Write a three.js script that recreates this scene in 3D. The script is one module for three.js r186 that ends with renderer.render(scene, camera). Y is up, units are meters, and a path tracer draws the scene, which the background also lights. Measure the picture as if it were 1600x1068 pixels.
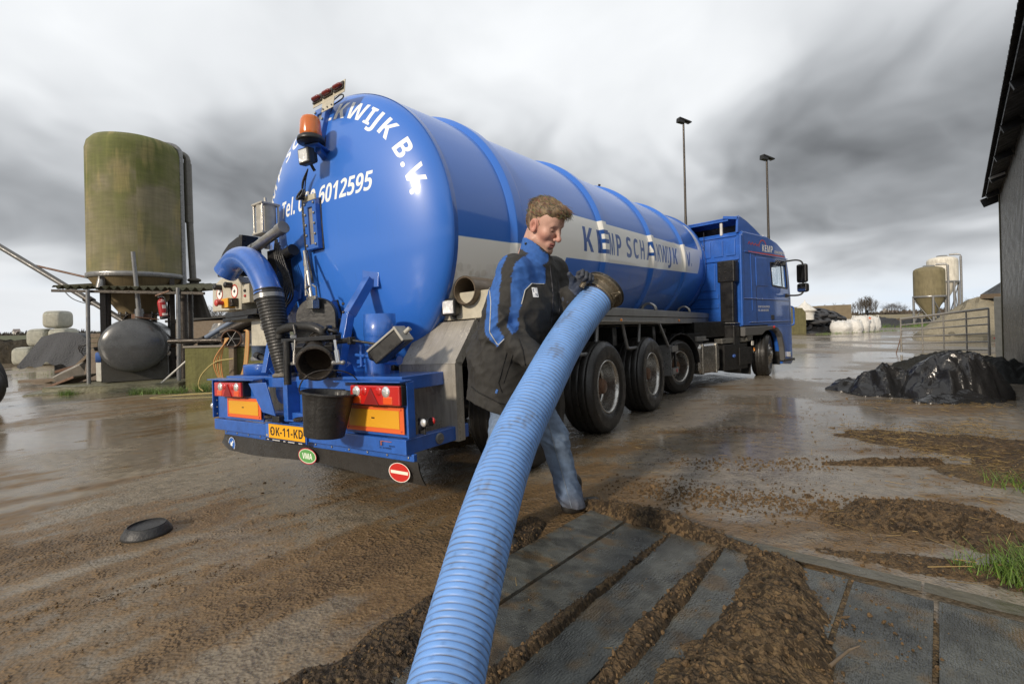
import * as THREE from 'three';
import { RoundedBoxGeometry } from 'three/addons/geometries/RoundedBoxGeometry.js';
import { mergeGeometries } from 'three/addons/utils/BufferGeometryUtils.js';

// ---------------------------------------------------------------- camera, exposure
const scene = new THREE.Scene();
const renderer = new THREE.WebGLRenderer({ antialias: true });
renderer.toneMapping = THREE.LinearToneMapping;
renderer.toneMappingExposure = 1.12;
renderer.shadowMap.enabled = true;
const EYE = 1.283;
const camera = new THREE.PerspectiveCamera(71.88, 1024 / 683, 0.1, 6000);
camera.position.set(0, EYE, 0);
camera.rotation.set(0.0017, 0, -0.023, 'YXZ');
camera.setViewOffset(1600, 1068, 0, 32.8, 1600, 1068);
scene.add(camera);

// ---------------------------------------------------------------- noise
let seed = 12345;
function rnd() { seed |= 0; seed = (seed + 0x6D2B79F5) | 0; let t = Math.imul(seed ^ (seed >>> 15), 1 | seed); t = (t + Math.imul(t ^ (t >>> 7), 61 | t)) ^ t; return ((t ^ (t >>> 14)) >>> 0) / 4294967296; }
const rr = (a, b) => a + (b - a) * rnd();
const reseed = (n) => { seed = n; };
const PERM = new Uint8Array(512); { const p = [...Array(256).keys()]; for (let i = 255; i > 0; i--) { const j = Math.floor(rnd() * (i + 1)); [p[i], p[j]] = [p[j], p[i]]; } for (let i = 0; i < 512; i++) PERM[i] = p[i & 255]; }
const GX = new Float32Array(256), GY = new Float32Array(256); for (let i = 0; i < 256; i++) { const a = i / 256 * Math.PI * 2 * 7.31; GX[i] = Math.cos(a); GY[i] = Math.sin(a); }
function n2(x, y, per = 256) {
  const xi = Math.floor(x), yi = Math.floor(y), fx = x - xi, fy = y - yi;
  const m = (v) => ((v % per) + per) % per & 255;
  const x0 = m(xi), x1 = m(xi + 1), y0 = m(yi), y1 = m(yi + 1);
  const u = fx * fx * fx * (fx * (fx * 6 - 15) + 10), v = fy * fy * fy * (fy * (fy * 6 - 15) + 10);
  const a = PERM[PERM[x0] + y0], b = PERM[PERM[x1] + y0], c = PERM[PERM[x0] + y1], d = PERM[PERM[x1] + y1];
  const g = (h, X, Y) => GX[h] * X + GY[h] * Y;
  const p = g(a, fx, fy), q = g(b, fx - 1, fy), r = g(c, fx, fy - 1), s = g(d, fx - 1, fy - 1);
  const k = p + (q - p) * u; return 1.5 * (k + ((r + (s - r) * u) - k) * v);
}
function fbm(x, y, o = 4, per = 256) { let s = 0, a = 0.5, f = 1; for (let i = 0; i < o; i++) { s += a * n2(x * f + i * 17.3 * (per === 256), y * f + i * 9.1 * (per === 256), per * (per === 256 ? 1 : f)); a *= 0.5; f *= 2; } return s; }
function n3(x, y, z) { return (n2(x + z * 0.71, y - z * 0.53) + n2(y + 31.7 + x * 0.37, z + 11.3) + n2(z + 57.1 - y * 0.41, x + 77.7)) / 1.9; }
const clamp = (v, a = 0, b = 1) => Math.min(b, Math.max(a, v));
const sst = (a, b, v) => { const t = clamp((v - a) / (b - a)); return t * t * (3 - 2 * t); };
const mix = (a, b, t) => a + (b - a) * t;

// ---------------------------------------------------------------- sky: a broken storm sky, pale above and along the horizon, a dark bank between
const SW = 2048, SH = 1024, skyData = new Float32Array(SW * SH * 4);
for (let j = 0; j < SH; j++) for (let i = 0; i < SW; i++) {
  const el = ((j + 0.5) / SH - 0.5) * Math.PI, az = ((i + 0.5) / SW - 0.5) * Math.PI * 2;
  const y = Math.sin(el), cx = Math.cos(el) * Math.cos(az), cz = Math.cos(el) * Math.sin(az);
  let r = 0.6, g = 0.62, b = 0.65;
  if (el > -0.02) {
    const e = el * 180 / Math.PI, k = 1 / (Math.max(y, 0) + 0.5);
    const px = cx * k * 2.0, pz = cz * k * 2.0;
    const w1 = fbm(px * 0.9 + 3.1, pz * 0.9 + 8.2, 4), w2 = fbm(px * 0.9 + 40.2, pz * 0.9 + 21.7, 4);
    const big = fbm(px * 0.62 + w1 * 0.32 + 12, pz * 0.62 + w2 * 0.32 + 4.4, 5);
    const fine = fbm(px * 3.2 + w2 * 1.1, pz * 3.2 + w1 * 1.1, 5);
    const puff = 1 - Math.abs(fbm(px * 1.7 + w1 * 0.8 + 5, pz * 1.7 + w2 * 0.8, 5)) * 2.2;
    const horiz = fbm(az * 3.1 + 9, e * 0.33 + w1, 4);
    const bank = sst(1.6, 9, e + horiz * 5) * (1 - sst(12, 27, e + big * 15));        // the dark bank
    let L = mix(0.80, 0.68, sst(24, 60, e)) + big * 0.34 + fine * 0.07 + (puff - 0.55) * 0.05;
    L = mix(L, 0.225 + big * 0.26 + fine * 0.07 + (puff - 0.5) * 0.09 + 0.05 * horiz, bank * 0.88);
    const low = 1 - sst(1.0, 6.5, e + horiz * 4.5);
    L = mix(L, 0.84 + horiz * 0.2, low * 0.85);
    L = L > 0.76 ? 0.76 + (L - 0.76) * 0.7 : L; L = 0.98 * clamp(L, 0.13, 1.0);
    const cool = clamp(1.1 - L), gap = low * clamp(0.35 + horiz * 1.6);
    r = L * (0.975 - 0.05 * cool - 0.16 * gap); g = L * (0.99 - 0.01 * cool - 0.06 * gap); b = L * (1.0 + 0.05 * cool + 0.05 * gap);
  }
  const o = (j * SW + i) * 4; skyData[o] = r; skyData[o + 1] = g; skyData[o + 2] = b; skyData[o + 3] = 1;
}
const skyTex = new THREE.DataTexture(skyData, SW, SH, THREE.RGBAFormat, THREE.FloatType);
skyTex.mapping = THREE.EquirectangularReflectionMapping; skyTex.magFilter = THREE.LinearFilter; skyTex.needsUpdate = true;
scene.background = skyTex; scene.environment = skyTex;

// ---------------------------------------------------------------- sun: low, behind the left shoulder, through thin cloud
const sun = new THREE.DirectionalLight(0xfff0dc, 2.9);
sun.position.set(-20, 13.5, 19); sun.target.position.set(0, 0, -6);
sun.castShadow = true; sun.shadow.mapSize.set(2048, 2048); sun.shadow.radius = 9;
Object.assign(sun.shadow.camera, { left: -30, right: 30, top: 25, bottom: -25, near: 1, far: 90 });
scene.add(sun, sun.target);

// ---------------------------------------------------------------- helpers
const V = (x, y, z) => new THREE.Vector3(x, y, z);
const PI = Math.PI;
const counts = {};
function numbered(n) { const k = counts[n] = (counts[n] ?? -1) + 1; return k ? `${n}_${String(k).padStart(3, '0')}` : n; }
function norm(g) {                                                     // position, normal, uv (and colour), no index
  let q = g.index ? g.toNonIndexed() : g.clone();
  if (!q.attributes.normal) q.computeVertexNormals();
  if (!q.attributes.uv) q.setAttribute('uv', new THREE.BufferAttribute(new Float32Array(q.attributes.position.count * 2), 2));
  for (const k of Object.keys(q.attributes)) if (!['position', 'normal', 'uv', 'color'].includes(k)) q.deleteAttribute(k);
  q.clearGroups(); return q;
}
function merge(list) {
  list = list.flat(9).map(norm); const col = list.some((g) => g.attributes.color);
  if (col) for (const g of list) if (!g.attributes.color) g.setAttribute('color', new THREE.BufferAttribute(new Float32Array(g.attributes.position.count * 3).fill(1), 3));
  return list.length > 1 ? mergeGeometries(list, false) : list[0];
}
function uvMetres(g) {                                                 // uv in metres by the dominant axis of each normal
  const p = g.attributes.position, n = g.attributes.normal, u = new Float32Array(p.count * 2);
  for (let i = 0; i < p.count; i++) {
    const ax = Math.abs(n.getX(i)), ay = Math.abs(n.getY(i)), az = Math.abs(n.getZ(i));
    if (ax >= ay && ax >= az) { u[2 * i] = p.getZ(i); u[2 * i + 1] = p.getY(i); } else if (ay >= az) { u[2 * i] = p.getX(i); u[2 * i + 1] = p.getZ(i); } else { u[2 * i] = p.getX(i); u[2 * i + 1] = p.getY(i); }
  }
  g.setAttribute('uv', new THREE.BufferAttribute(u, 2)); return g;
}
function obj(name, geos, mat, parent = scene) {
  let g = merge([geos]); if (mat.userData.metres) g = uvMetres(g);
  const m = new THREE.Mesh(g, mat); m.castShadow = m.receiveShadow = true;
  m.name = parent === scene ? numbered(name) : name; parent.add(m); return m;
}
function tag(o, label, category, group, kind) { if (label) o.userData.label = label; if (category) o.userData.category = category; if (group) o.userData.group = group; if (kind) o.userData.kind = kind; return o; }
function thing(name, label, category, pos = [0, 0, 0], turn = 0, group) { const o = new THREE.Group(); o.name = numbered(name); o.position.set(...pos); o.rotation.y = turn; scene.add(o); return tag(o, label, category, group); }
function copyOf(o, pos, turn, label, group) { const c = o.clone(); c.name = numbered(o.name.replace(/_\d{3}$/, '')); c.userData = { ...o.userData }; if (pos) c.position.set(...pos); if (turn !== undefined) c.rotation.y = turn; if (label) c.userData.label = label; if (group) c.userData.group = group; scene.add(c); return c; }
const place = (g, p = [0, 0, 0], r = [0, 0, 0], s) => { if (s) g.scale(...s); const e = new THREE.Matrix4().makeRotationFromEuler(new THREE.Euler(...r, 'XYZ')); g.applyMatrix4(e); g.translate(...p); return g; };
const box = (w, h, d, p, r, bev = 0.006) => place(bev > 0 ? new RoundedBoxGeometry(w, h, d, 1, Math.min(bev, w * 0.45, h * 0.45, d * 0.45)) : new THREE.BoxGeometry(w, h, d), p, r);
const ball = (r, p, s, seg = 16) => place(new THREE.SphereGeometry(r, seg, Math.ceil(seg * 0.7)), p, [0, 0, 0], s);
function bar(a, b, r, r2 = r, seg = 14, cap = true) {                  // cylinder or cone from a to b
  const A = V(...a), B = V(...b), d = B.clone().sub(A), g = new THREE.CylinderGeometry(r2, r, d.length(), seg, 1, !cap);
  g.applyQuaternion(new THREE.Quaternion().setFromUnitVectors(V(0, 1, 0), d.clone().normalize())); const m = A.add(B).multiplyScalar(0.5); g.translate(m.x, m.y, m.z); return g;
}
function beam(a, b, w, h, up = [0, 1, 0], bev = 0.004) {               // rectangular bar from a to b, w across, h along up
  const A = V(...a), B = V(...b), x = B.clone().sub(A), L = x.length(); x.normalize();
  const z = x.clone().cross(V(...up)).normalize(), y = z.clone().cross(x);
  const g = bev ? new RoundedBoxGeometry(L, h, w, 1, Math.min(bev, w * 0.4, h * 0.4)) : new THREE.BoxGeometry(L, h, w);
  g.applyMatrix4(new THREE.Matrix4().makeBasis(x, y, z)); const m = A.add(B).multiplyScalar(0.5); g.translate(m.x, m.y, m.z); return g;
}
function tube(pts, r, n = 24, seg = 10, cap = true, tension = 0.5) {
  const c = new THREE.CatmullRomCurve3(pts.map((p) => V(...p)), false, 'catmullrom', tension), out = [new THREE.TubeGeometry(c, n, r, seg, false)];
  if (cap) for (const t of [0, 1]) { const g = new THREE.CircleGeometry(r, seg); g.applyQuaternion(new THREE.Quaternion().setFromUnitVectors(V(0, 0, 1), c.getTangent(t).multiplyScalar(t ? 1 : -1))); const p = c.getPoint(t); g.translate(p.x, p.y, p.z); out.push(g); }
  return out;
}
function surf(nu, nv, f, flip = false, closeU = false) {               // f(u, v) -> [x, y, z]; u, v in 0..1
  const P = [], U = [], I = [];
  for (let j = 0; j <= nv; j++) for (let i = 0; i <= nu; i++) { P.push(...f(i / nu, j / nv)); U.push(i / nu, j / nv); }
  for (let j = 0; j < nv; j++) for (let i = 0; i < nu; i++) { const a = j * (nu + 1) + i, b = a + 1, c = a + nu + 1, d = c + 1; if (flip) I.push(a, c, b, b, c, d); else I.push(a, b, c, b, d, c); }
  const g = new THREE.BufferGeometry(); g.setAttribute('position', new THREE.Float32BufferAttribute(P, 3)); g.setAttribute('uv', new THREE.Float32BufferAttribute(U, 2)); g.setIndex(I); g.computeVertexNormals();
  if (closeU) { const n = g.attributes.normal; for (let j = 0; j <= nv; j++) { const a = j * (nu + 1), b = a + nu, s = V(n.getX(a) + n.getX(b), n.getY(a) + n.getY(b), n.getZ(a) + n.getZ(b)).normalize(); n.setXYZ(a, s.x, s.y, s.z); n.setXYZ(b, s.x, s.y, s.z); } }
  return g;
}
const lathe = (pts, seg = 40) => new THREE.LatheGeometry(pts.map((p) => new THREE.Vector2(p[0], p[1])), seg);   // [radius, y]
const lathX = (pts, seg = 40) => { const g = lathe(pts, seg); g.rotateZ(-PI / 2); return g; };                   // axis along +x
const lathZ = (pts, seg = 40) => { const g = lathe(pts, seg); g.rotateX(PI / 2); return g; };                    // axis along +z
function extrude(pts, depth, bev = 0.004, holes = []) {               // polygon in x, y, thickness along z, centred
  const s = new THREE.Shape(pts.map((p) => new THREE.Vector2(...p))); for (const h of holes) s.holes.push(new THREE.Path(h.map((p) => new THREE.Vector2(...p))));
  const g = new THREE.ExtrudeGeometry(s, { depth: Math.max(depth - 2 * bev, 1e-4), bevelEnabled: bev > 0, bevelThickness: bev, bevelSize: bev, bevelOffset: -bev, bevelSegments: 1, curveSegments: 8 });
  g.translate(0, 0, -Math.max(depth - 2 * bev, 1e-4) / 2); return g;
}
const aim = (g, dir, from = [0, 0, 1]) => g.applyQuaternion(new THREE.Quaternion().setFromUnitVectors(V(...from), V(...dir).normalize()));
const shift = (g, x, y, z) => { (Array.isArray(g) ? g.flat(9) : [g]).forEach((q) => q.translate(x, y, z)); return g; };

// textures
function dataTex(n, f, srgb = false, rep) {                            // f(u, v) -> [r, g, b] 0..1, u, v in 0..1
  const d = new Uint8Array(n * n * 4);
  for (let j = 0; j < n; j++) for (let i = 0; i < n; i++) { const c = f((i + 0.5) / n, (j + 0.5) / n), o = (j * n + i) * 4; for (let k = 0; k < 3; k++) d[o + k] = clamp(c[k]) * 255; d[o + 3] = 255; }
  const t = new THREE.DataTexture(d, n, n); t.wrapS = t.wrapT = THREE.RepeatWrapping; t.magFilter = THREE.LinearFilter; t.minFilter = THREE.LinearMipmapLinearFilter; t.generateMipmaps = true;
  if (srgb) t.colorSpace = THREE.SRGBColorSpace; if (rep) t.repeat.set(rep, rep); t.needsUpdate = true; return t;
}
const again = (t, x, y = x) => { const c = t.clone(); c.repeat.set(x, y); c.needsUpdate = true; return c; };
function canvasTex(w, h, draw) { const c = document.createElement('canvas'); c.width = w; c.height = h; const x = c.getContext('2d'); draw(x, w, h); const t = new THREE.CanvasTexture(c); t.colorSpace = THREE.SRGBColorSpace; t.anisotropy = 8; return t; }
const grime = dataTex(512, (u, v) => { const a = fbm(u * 6, v * 6, 5, 6), b = fbm(u * 24 + 3, v * 24, 3, 24), s = 0.86 + a * 0.22 + b * 0.14; return [s, s * 0.985, s * 0.96]; });
const smear = dataTex(512, (u, v) => { const a = fbm(u * 5, v * 5, 5, 5), b = fbm(u * 32, v * 32, 2, 32), s = 0.62 + a * 0.5 + b * 0.2; return [s, s, s]; });
const lumps = dataTex(512, (u, v) => { const s = 0.5 + 0.6 * fbm(u * 16, v * 16, 5, 16); return [s, s, s]; });
const grain = dataTex(256, (u, v) => { const s = 0.5 + 0.7 * fbm(u * 32, v * 32, 3, 32); return [s, s, s]; });
const streaks = dataTex(512, (u, v) => { const a = fbm(u * 40, v * 3, 4, 8), b = fbm(u * 8, v * 8, 4, 8), s = 0.85 + a * 0.32 + b * 0.2; return [s, s * 0.97, s * 0.92]; });
function mat(r, g, b, rough = 0.6, metal = 0, o = {}) { const { metres, ...rest } = o; const m = (rest.clearcoat || rest.transmission || rest.sheen || rest.specularIntensity !== undefined) ? new THREE.MeshPhysicalMaterial({ roughness: rough, metalness: metal, ...rest }) : new THREE.MeshStandardMaterial({ roughness: rough, metalness: metal, ...rest }); m.color.setRGB(r, g, b); if (metres) m.userData.metres = true; return m; }
const dirty = (r, g, b, rough = 0.6, metal = 0, k = 1.5, bump = 0.002, o = {}) => mat(r, g, b, rough, metal, { map: again(grime, k), roughnessMap: again(smear, k * 0.7), bumpMap: again(lumps, k), bumpScale: bump, metres: true, ...o });
const M = {
  blue: mat(0.025, 0.13, 0.53, 0.38, 0, { map: again(grime, 1.2), clearcoat: 0.8, clearcoatRoughness: 0.12, metres: true }),
  black: dirty(0.016, 0.016, 0.017, 0.62, 0, 2, 0.001),
  rubber: dirty(0.02, 0.02, 0.02, 0.72, 0, 3, 0.002),
  tyre: dirty(0.022, 0.021, 0.02, 0.66, 0, 3, 0.001),
  dark: dirty(0.012, 0.012, 0.012, 0.8, 0, 2, 0.002),
  steel: dirty(0.46, 0.45, 0.42, 0.55, 0.85, 1.6, 0.001),
  stainless: mat(0.40, 0.385, 0.35, 0.5, 0.2, { roughnessMap: again(smear, 0.8), map: again(streaks, 1.2), metres: true }),
  chrome: mat(0.75, 0.75, 0.75, 0.14, 1),
  greybox: dirty(0.42, 0.41, 0.37, 0.5, 0, 1.3, 0.0005),
  cream: dirty(0.56, 0.53, 0.43, 0.45, 0, 1.2, 0.0005),
  alloy: dirty(0.55, 0.54, 0.52, 0.4, 0.9, 2, 0.001),
  galv: dirty(0.27, 0.275, 0.28, 0.55, 0.4, 1.5, 0.001),
  rail: mat(0.34, 0.335, 0.315, 0.46, 0.7, { map: again(grime, 0.5), metres: true }),
  rust: dirty(0.16, 0.085, 0.05, 0.8, 0.1, 2, 0.004),
  iron: dirty(0.06, 0.052, 0.045, 0.6, 0.5, 3, 0.003),
  wood: dirty(0.16, 0.12, 0.08, 0.85, 0, 1, 0.004),
  white: dirty(0.72, 0.71, 0.67, 0.5, 0, 1, 0.001),
  red: mat(0.5, 0.015, 0.012, 0.28, 0, { clearcoat: 1, clearcoatRoughness: 0.05 }),
  amber: mat(0.85, 0.27, 0.01, 0.25, 0, { clearcoat: 1, clearcoatRoughness: 0.05 }),
  lens: mat(0.8, 0.8, 0.78, 0.12, 0.6, { clearcoat: 1 }),
  concrete: dirty(0.24, 0.22, 0.19, 0.85, 0, 0.8, 0.006),
  glass: mat(0.9, 0.93, 0.95, 0.03, 0, { transmission: 1, thickness: 0, ior: 1.5 }),
};

// ---------------------------------------------------------------- terrain height: the yard drains away to the left and rear
const half = (t, a, b) => (t < 0 ? a * Math.tanh(t / a) : b * Math.tanh(t / b));
const gy = (x, z) => 0.0295 * half(x + 1.66, 2.5, 7) - 0.0348 * half(-z - 3.52, 7, 5);
const on = (x, zf, h = 0) => [x, gy(x, -zf) + h, -zf];                 // a point on the ground, zf metres ahead
// ---------------------------------------------------------------- ground: one sheet, fine near the camera, coarse to the horizon
function streak(x, d, ang, fx, fy, o) { const c = Math.cos(ang), s = Math.sin(ang), u = x * c + d * s, v = -x * s + d * c; return fbm(u * fx + 5.1, v * fy + 3.7, o); }
const look = { c: [0, 0, 0], rough: 0, h: 0 };
function ground(x, d) {                                                // colour, roughness and relief of the yard
  const big = fbm(x * 0.22 + 11, d * 0.22 + 4, 4), mid = fbm(x * 0.9 + 2, d * 0.9 + 31, 4), fine = fbm(x * 9 + 7, d * 9, 4), xr = x * 0.83 + d * 0.56, dr = d * 0.83 - x * 0.56, grit = 0.6 * n2(xr * 71, dr * 71) + 0.5 * n2(dr * 33 + 9, -xr * 33) + 0.4 * n2(x * 143 - d * 60, d * 143 + x * 60);
  const right = sst(-0.6, 2.2, x), s1 = streak(x, d, 0.85, 0.45, 3.2, 4), s2 = streak(x, d, -0.1, 0.4, 2.6, 4), st = mix(s1, s2, right);
  const near = (1 - sst(2.6, 5.2, d)) * (1 - sst(0.2, 1.6, x)), under = sst(3.6, 4.6, d) * (1 - sst(4.5, 8, d)) * (1 - sst(0.7, 1.8, Math.abs(x + 0.2)));
  const edge = sst(1.6, 3.4, x - 0.15 * d) * (1 - sst(5, 8, d));
  let mud = sst(-0.1, 0.3, fine * 0.4 + grit * 0.12 + mid * 0.9 + st * 0.95 + big * 0.7 + near * 0.55 + under * 0.35 + edge * 0.2 - 0.12 - 0.2 * right * sst(3, 5, d));
  const thick = 0.62 * sst(0.42, 0.8, mid * 0.6 + st * 0.9 + fine * 0.6 + grit * 0.2 + near * 0.4 + edge * 0.18 - 0.02);
  const pud = sst(-0.02, 0.22, fbm(x * 0.33 + 41, d * 0.33 + 17, 4) + 0.2 * sst(-1.2, -3.4, x) * sst(3.5, 5.5, d) + right * 0.13 * sst(3.2, 6, d) - near * 0.25) * (1 - thick);
  const wet = clamp(0.55 + 0.5 * big - 0.35 * mid + 0.3 * under);
  const pale = sst(0.28, 0.5, fbm(x * 1.4 + 90, d * 2.6 + 3, 4)) * (1 - thick);
  const t = 1 + 0.5 * fine + 0.34 * grit, k = right * 0.9;
  let r = mix(0.235, 0.255, k), g = mix(0.190, 0.220, k), b = mix(0.132, 0.175, k);       // wet old concrete
  r = mix(r, 0.165, mud * 0.9); g = mix(g, 0.100, mud * 0.9); b = mix(b, 0.040, mud * 0.9);
  r = mix(r, 0.090, thick); g = mix(g, 0.053, thick); b = mix(b, 0.022, thick);
  r = mix(r, 0.25, pale * 0.5); g = mix(g, 0.22, pale * 0.5); b = mix(b, 0.175, pale * 0.5);
  const dk = (1 - 0.25 * wet) * t;
  look.c[0] = r * dk; look.c[1] = g * dk; look.c[2] = b * dk;
  look.rough = clamp(mix(mix(0.46, 0.26, wet) + 0.12 * fine + 0.10 * grit + 0.16 * mud, 0.09 + 0.05 * (grit + 1), pud) + thick * 0.35, 0.06, 0.95);
  look.h = clamp(0.35 + (1 - pud) * (0.10 * fine + 0.07 * grit + 0.12 * st * mud) + thick * (0.16 + 0.28 * Math.abs(fine) + 0.12 * grit) - pud * 0.06);
  look.pud = pud; look.thick = thick; look.mud = mud;
  // beyond the yard: rough pasture
  const fieldness = Math.max(sst(44, 52, d + big * 10 - 0.12 * x), sst(-27, -31, x + mid * 2));
  if (fieldness > 0) { const q = [0.085 + 0.05 * mid, 0.092 + 0.03 * mid, 0.036]; for (let i = 0; i < 3; i++) look.c[i] = mix(look.c[i], q[i] * t, fieldness); look.rough = mix(look.rough, 0.95, fieldness); }
}
function groundMaps(n, x0, x1, d0, d1, bump) {
  const A = new Uint8Array(n * n * 4), B = new Uint8Array(n * n * 4), C = new Uint8Array(n * n * 4), enc = (v) => { v = clamp(v); return 255 * (v <= 0.0031308 ? 12.92 * v : 1.055 * Math.pow(v, 1 / 2.4) - 0.055); };
  for (let j = 0; j < n; j++) for (let i = 0; i < n; i++) {
    ground(x0 + (x1 - x0) * (i + 0.5) / n, d0 + (d1 - d0) * (j + 0.5) / n); const o = (j * n + i) * 4;
    for (let k = 0; k < 3; k++) { A[o + k] = enc(look.c[k]); B[o + k] = look.rough * 255; C[o + k] = look.h * 255; } A[o + 3] = B[o + 3] = C[o + 3] = 255;
  }
  const T = (d, s) => { const t = new THREE.DataTexture(d, n, n); t.magFilter = THREE.LinearFilter; t.minFilter = THREE.LinearMipmapLinearFilter; t.generateMipmaps = true; if (s) t.colorSpace = THREE.SRGBColorSpace; t.needsUpdate = true; return t; };
  const m = new THREE.MeshStandardMaterial({ map: T(A, true), roughnessMap: T(B), bumpMap: T(C), bumpScale: bump }); m.roughness = 1; return m;
}
{
  const near = groundMaps(2048, -3.5, 4.5, 0.5, 8.5, 0.045), midM = groundMaps(2048, -34, 46, -10, 70, 0.06);
  const far = mat(0.09, 0.095, 0.04, 0.95, 0, { map: again(grime, 1) });
  const P = [], U = [], I = [], grp = [];
  const quad = (x0, x1, d0, d1, nx, nd, X0, X1, D0, D1, skip) => {
    const base = P.length / 3, s = I.length;
    for (let j = 0; j <= nd; j++) for (let i = 0; i <= nx; i++) { const x = x0 + (x1 - x0) * i / nx, d = d0 + (d1 - d0) * j / nd; P.push(x, gy(x, -d), -d); U.push((x - X0) / (X1 - X0), (d - D0) / (D1 - D0)); }
    for (let j = 0; j < nd; j++) for (let i = 0; i < nx; i++) { const x = x0 + (x1 - x0) * (i + 0.5) / nx, d = d0 + (d1 - d0) * (j + 0.5) / nd; if (skip && skip(x, d)) continue; const a = base + j * (nx + 1) + i, b = a + 1, c = a + nx + 1; I.push(a, b, c, b, c + 1, c); }
    return [s, I.length - s];
  };
  grp.push(quad(-3.5, 4.5, 0.5, 8.5, 64, 64, -3.5, 4.5, 0.5, 8.5));
  grp.push(quad(-34, 46, -10, 70, 160, 160, -34, 46, -10, 70, (x, d) => x > -3.5 && x < 4.5 && d > 0.5 && d < 8.5));
  { const s = I.length, B = [-34, 46, -10, 70]; let prev = null;                          // rings out to the horizon
    for (const k of [0, 20, 60, 150, 400, 1000, 3000]) {
      const x0 = B[0] - k, x1 = B[1] + k, d0 = B[2] - k, d1 = B[3] + k, n = 40, ring = [], base = P.length / 3;
      for (let i = 0; i < n; i++) ring.push([mix(x0, x1, i / n), d0]); for (let i = 0; i < n; i++) ring.push([x1, mix(d0, d1, i / n)]);
      for (let i = 0; i < n; i++) ring.push([mix(x1, x0, i / n), d1]); for (let i = 0; i < n; i++) ring.push([x0, mix(d1, d0, i / n)]);
      for (const [x, d] of ring) { P.push(x, gy(x, -d), -d); U.push(x / 40, d / 40); }
      if (prev !== null) for (let i = 0; i < ring.length; i++) { const j = (i + 1) % ring.length; I.push(prev + i, prev + j, base + i, prev + j, base + j, base + i); }
      prev = base;
    }
    for (let t = s; t < I.length; t += 3) { const q = I[t + 1]; I[t + 1] = I[t + 2]; I[t + 2] = q; }
    grp.push([s, I.length - s]); }
  const g = new THREE.BufferGeometry(); g.setAttribute('position', new THREE.Float32BufferAttribute(P, 3)); g.setAttribute('uv', new THREE.Float32BufferAttribute(U, 2)); g.setIndex(I);
  g.computeVertexNormals(); const nn = g.attributes.normal; for (let i = 0; i < nn.count; i++) if (nn.getY(i) < 0) nn.setXYZ(i, -nn.getX(i), -nn.getY(i), -nn.getZ(i));
  grp.forEach(([a, c], k) => g.addGroup(a, c, k));
  const m = new THREE.Mesh(g, [near, midM, far]); m.name = 'ground'; m.receiveShadow = true; m.userData.kind = 'structure'; scene.add(m);
}
// ---------------------------------------------------------------- tanker trailer; local x forward from the rear bumper, y up, z to its right
const BLUE = '#2f6ecb', WHITE = '#f5f3ec';
const trailer = thing('tanker_trailer', 'long glossy blue tanker semi-trailer with white lettered band, rear end towards the viewer', 'tanker trailer', [-1.662, 0, -3.521]);
{ const q = new THREE.Quaternion().setFromAxisAngle(V(0, 1, 0), 0.969); q.multiply(new THREE.Quaternion().setFromAxisAngle(V(1, 0, 0), -0.044)); q.multiply(new THREE.Quaternion().setFromAxisAngle(V(0, 0, 1), -0.012)); trailer.quaternion.copy(q); }
const T = (name, geos, m, parent = trailer) => obj(name, geos, m, parent);
const TC = 1.9885, TS = 0.0601, TR = 1.2, ca = Math.cos(TS), sa = Math.sin(TS);
const ax = (s, n, b) => [s * ca - n * sa, TC + s * sa + n * ca, b];          // along the tank's axis, up from it, to the right
const rim = (s, th, r = TR) => ax(s, r * Math.sin(th), r * Math.cos(th));
const S0 = 0.6, S1 = 8.72, BAND = 8.2;
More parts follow.
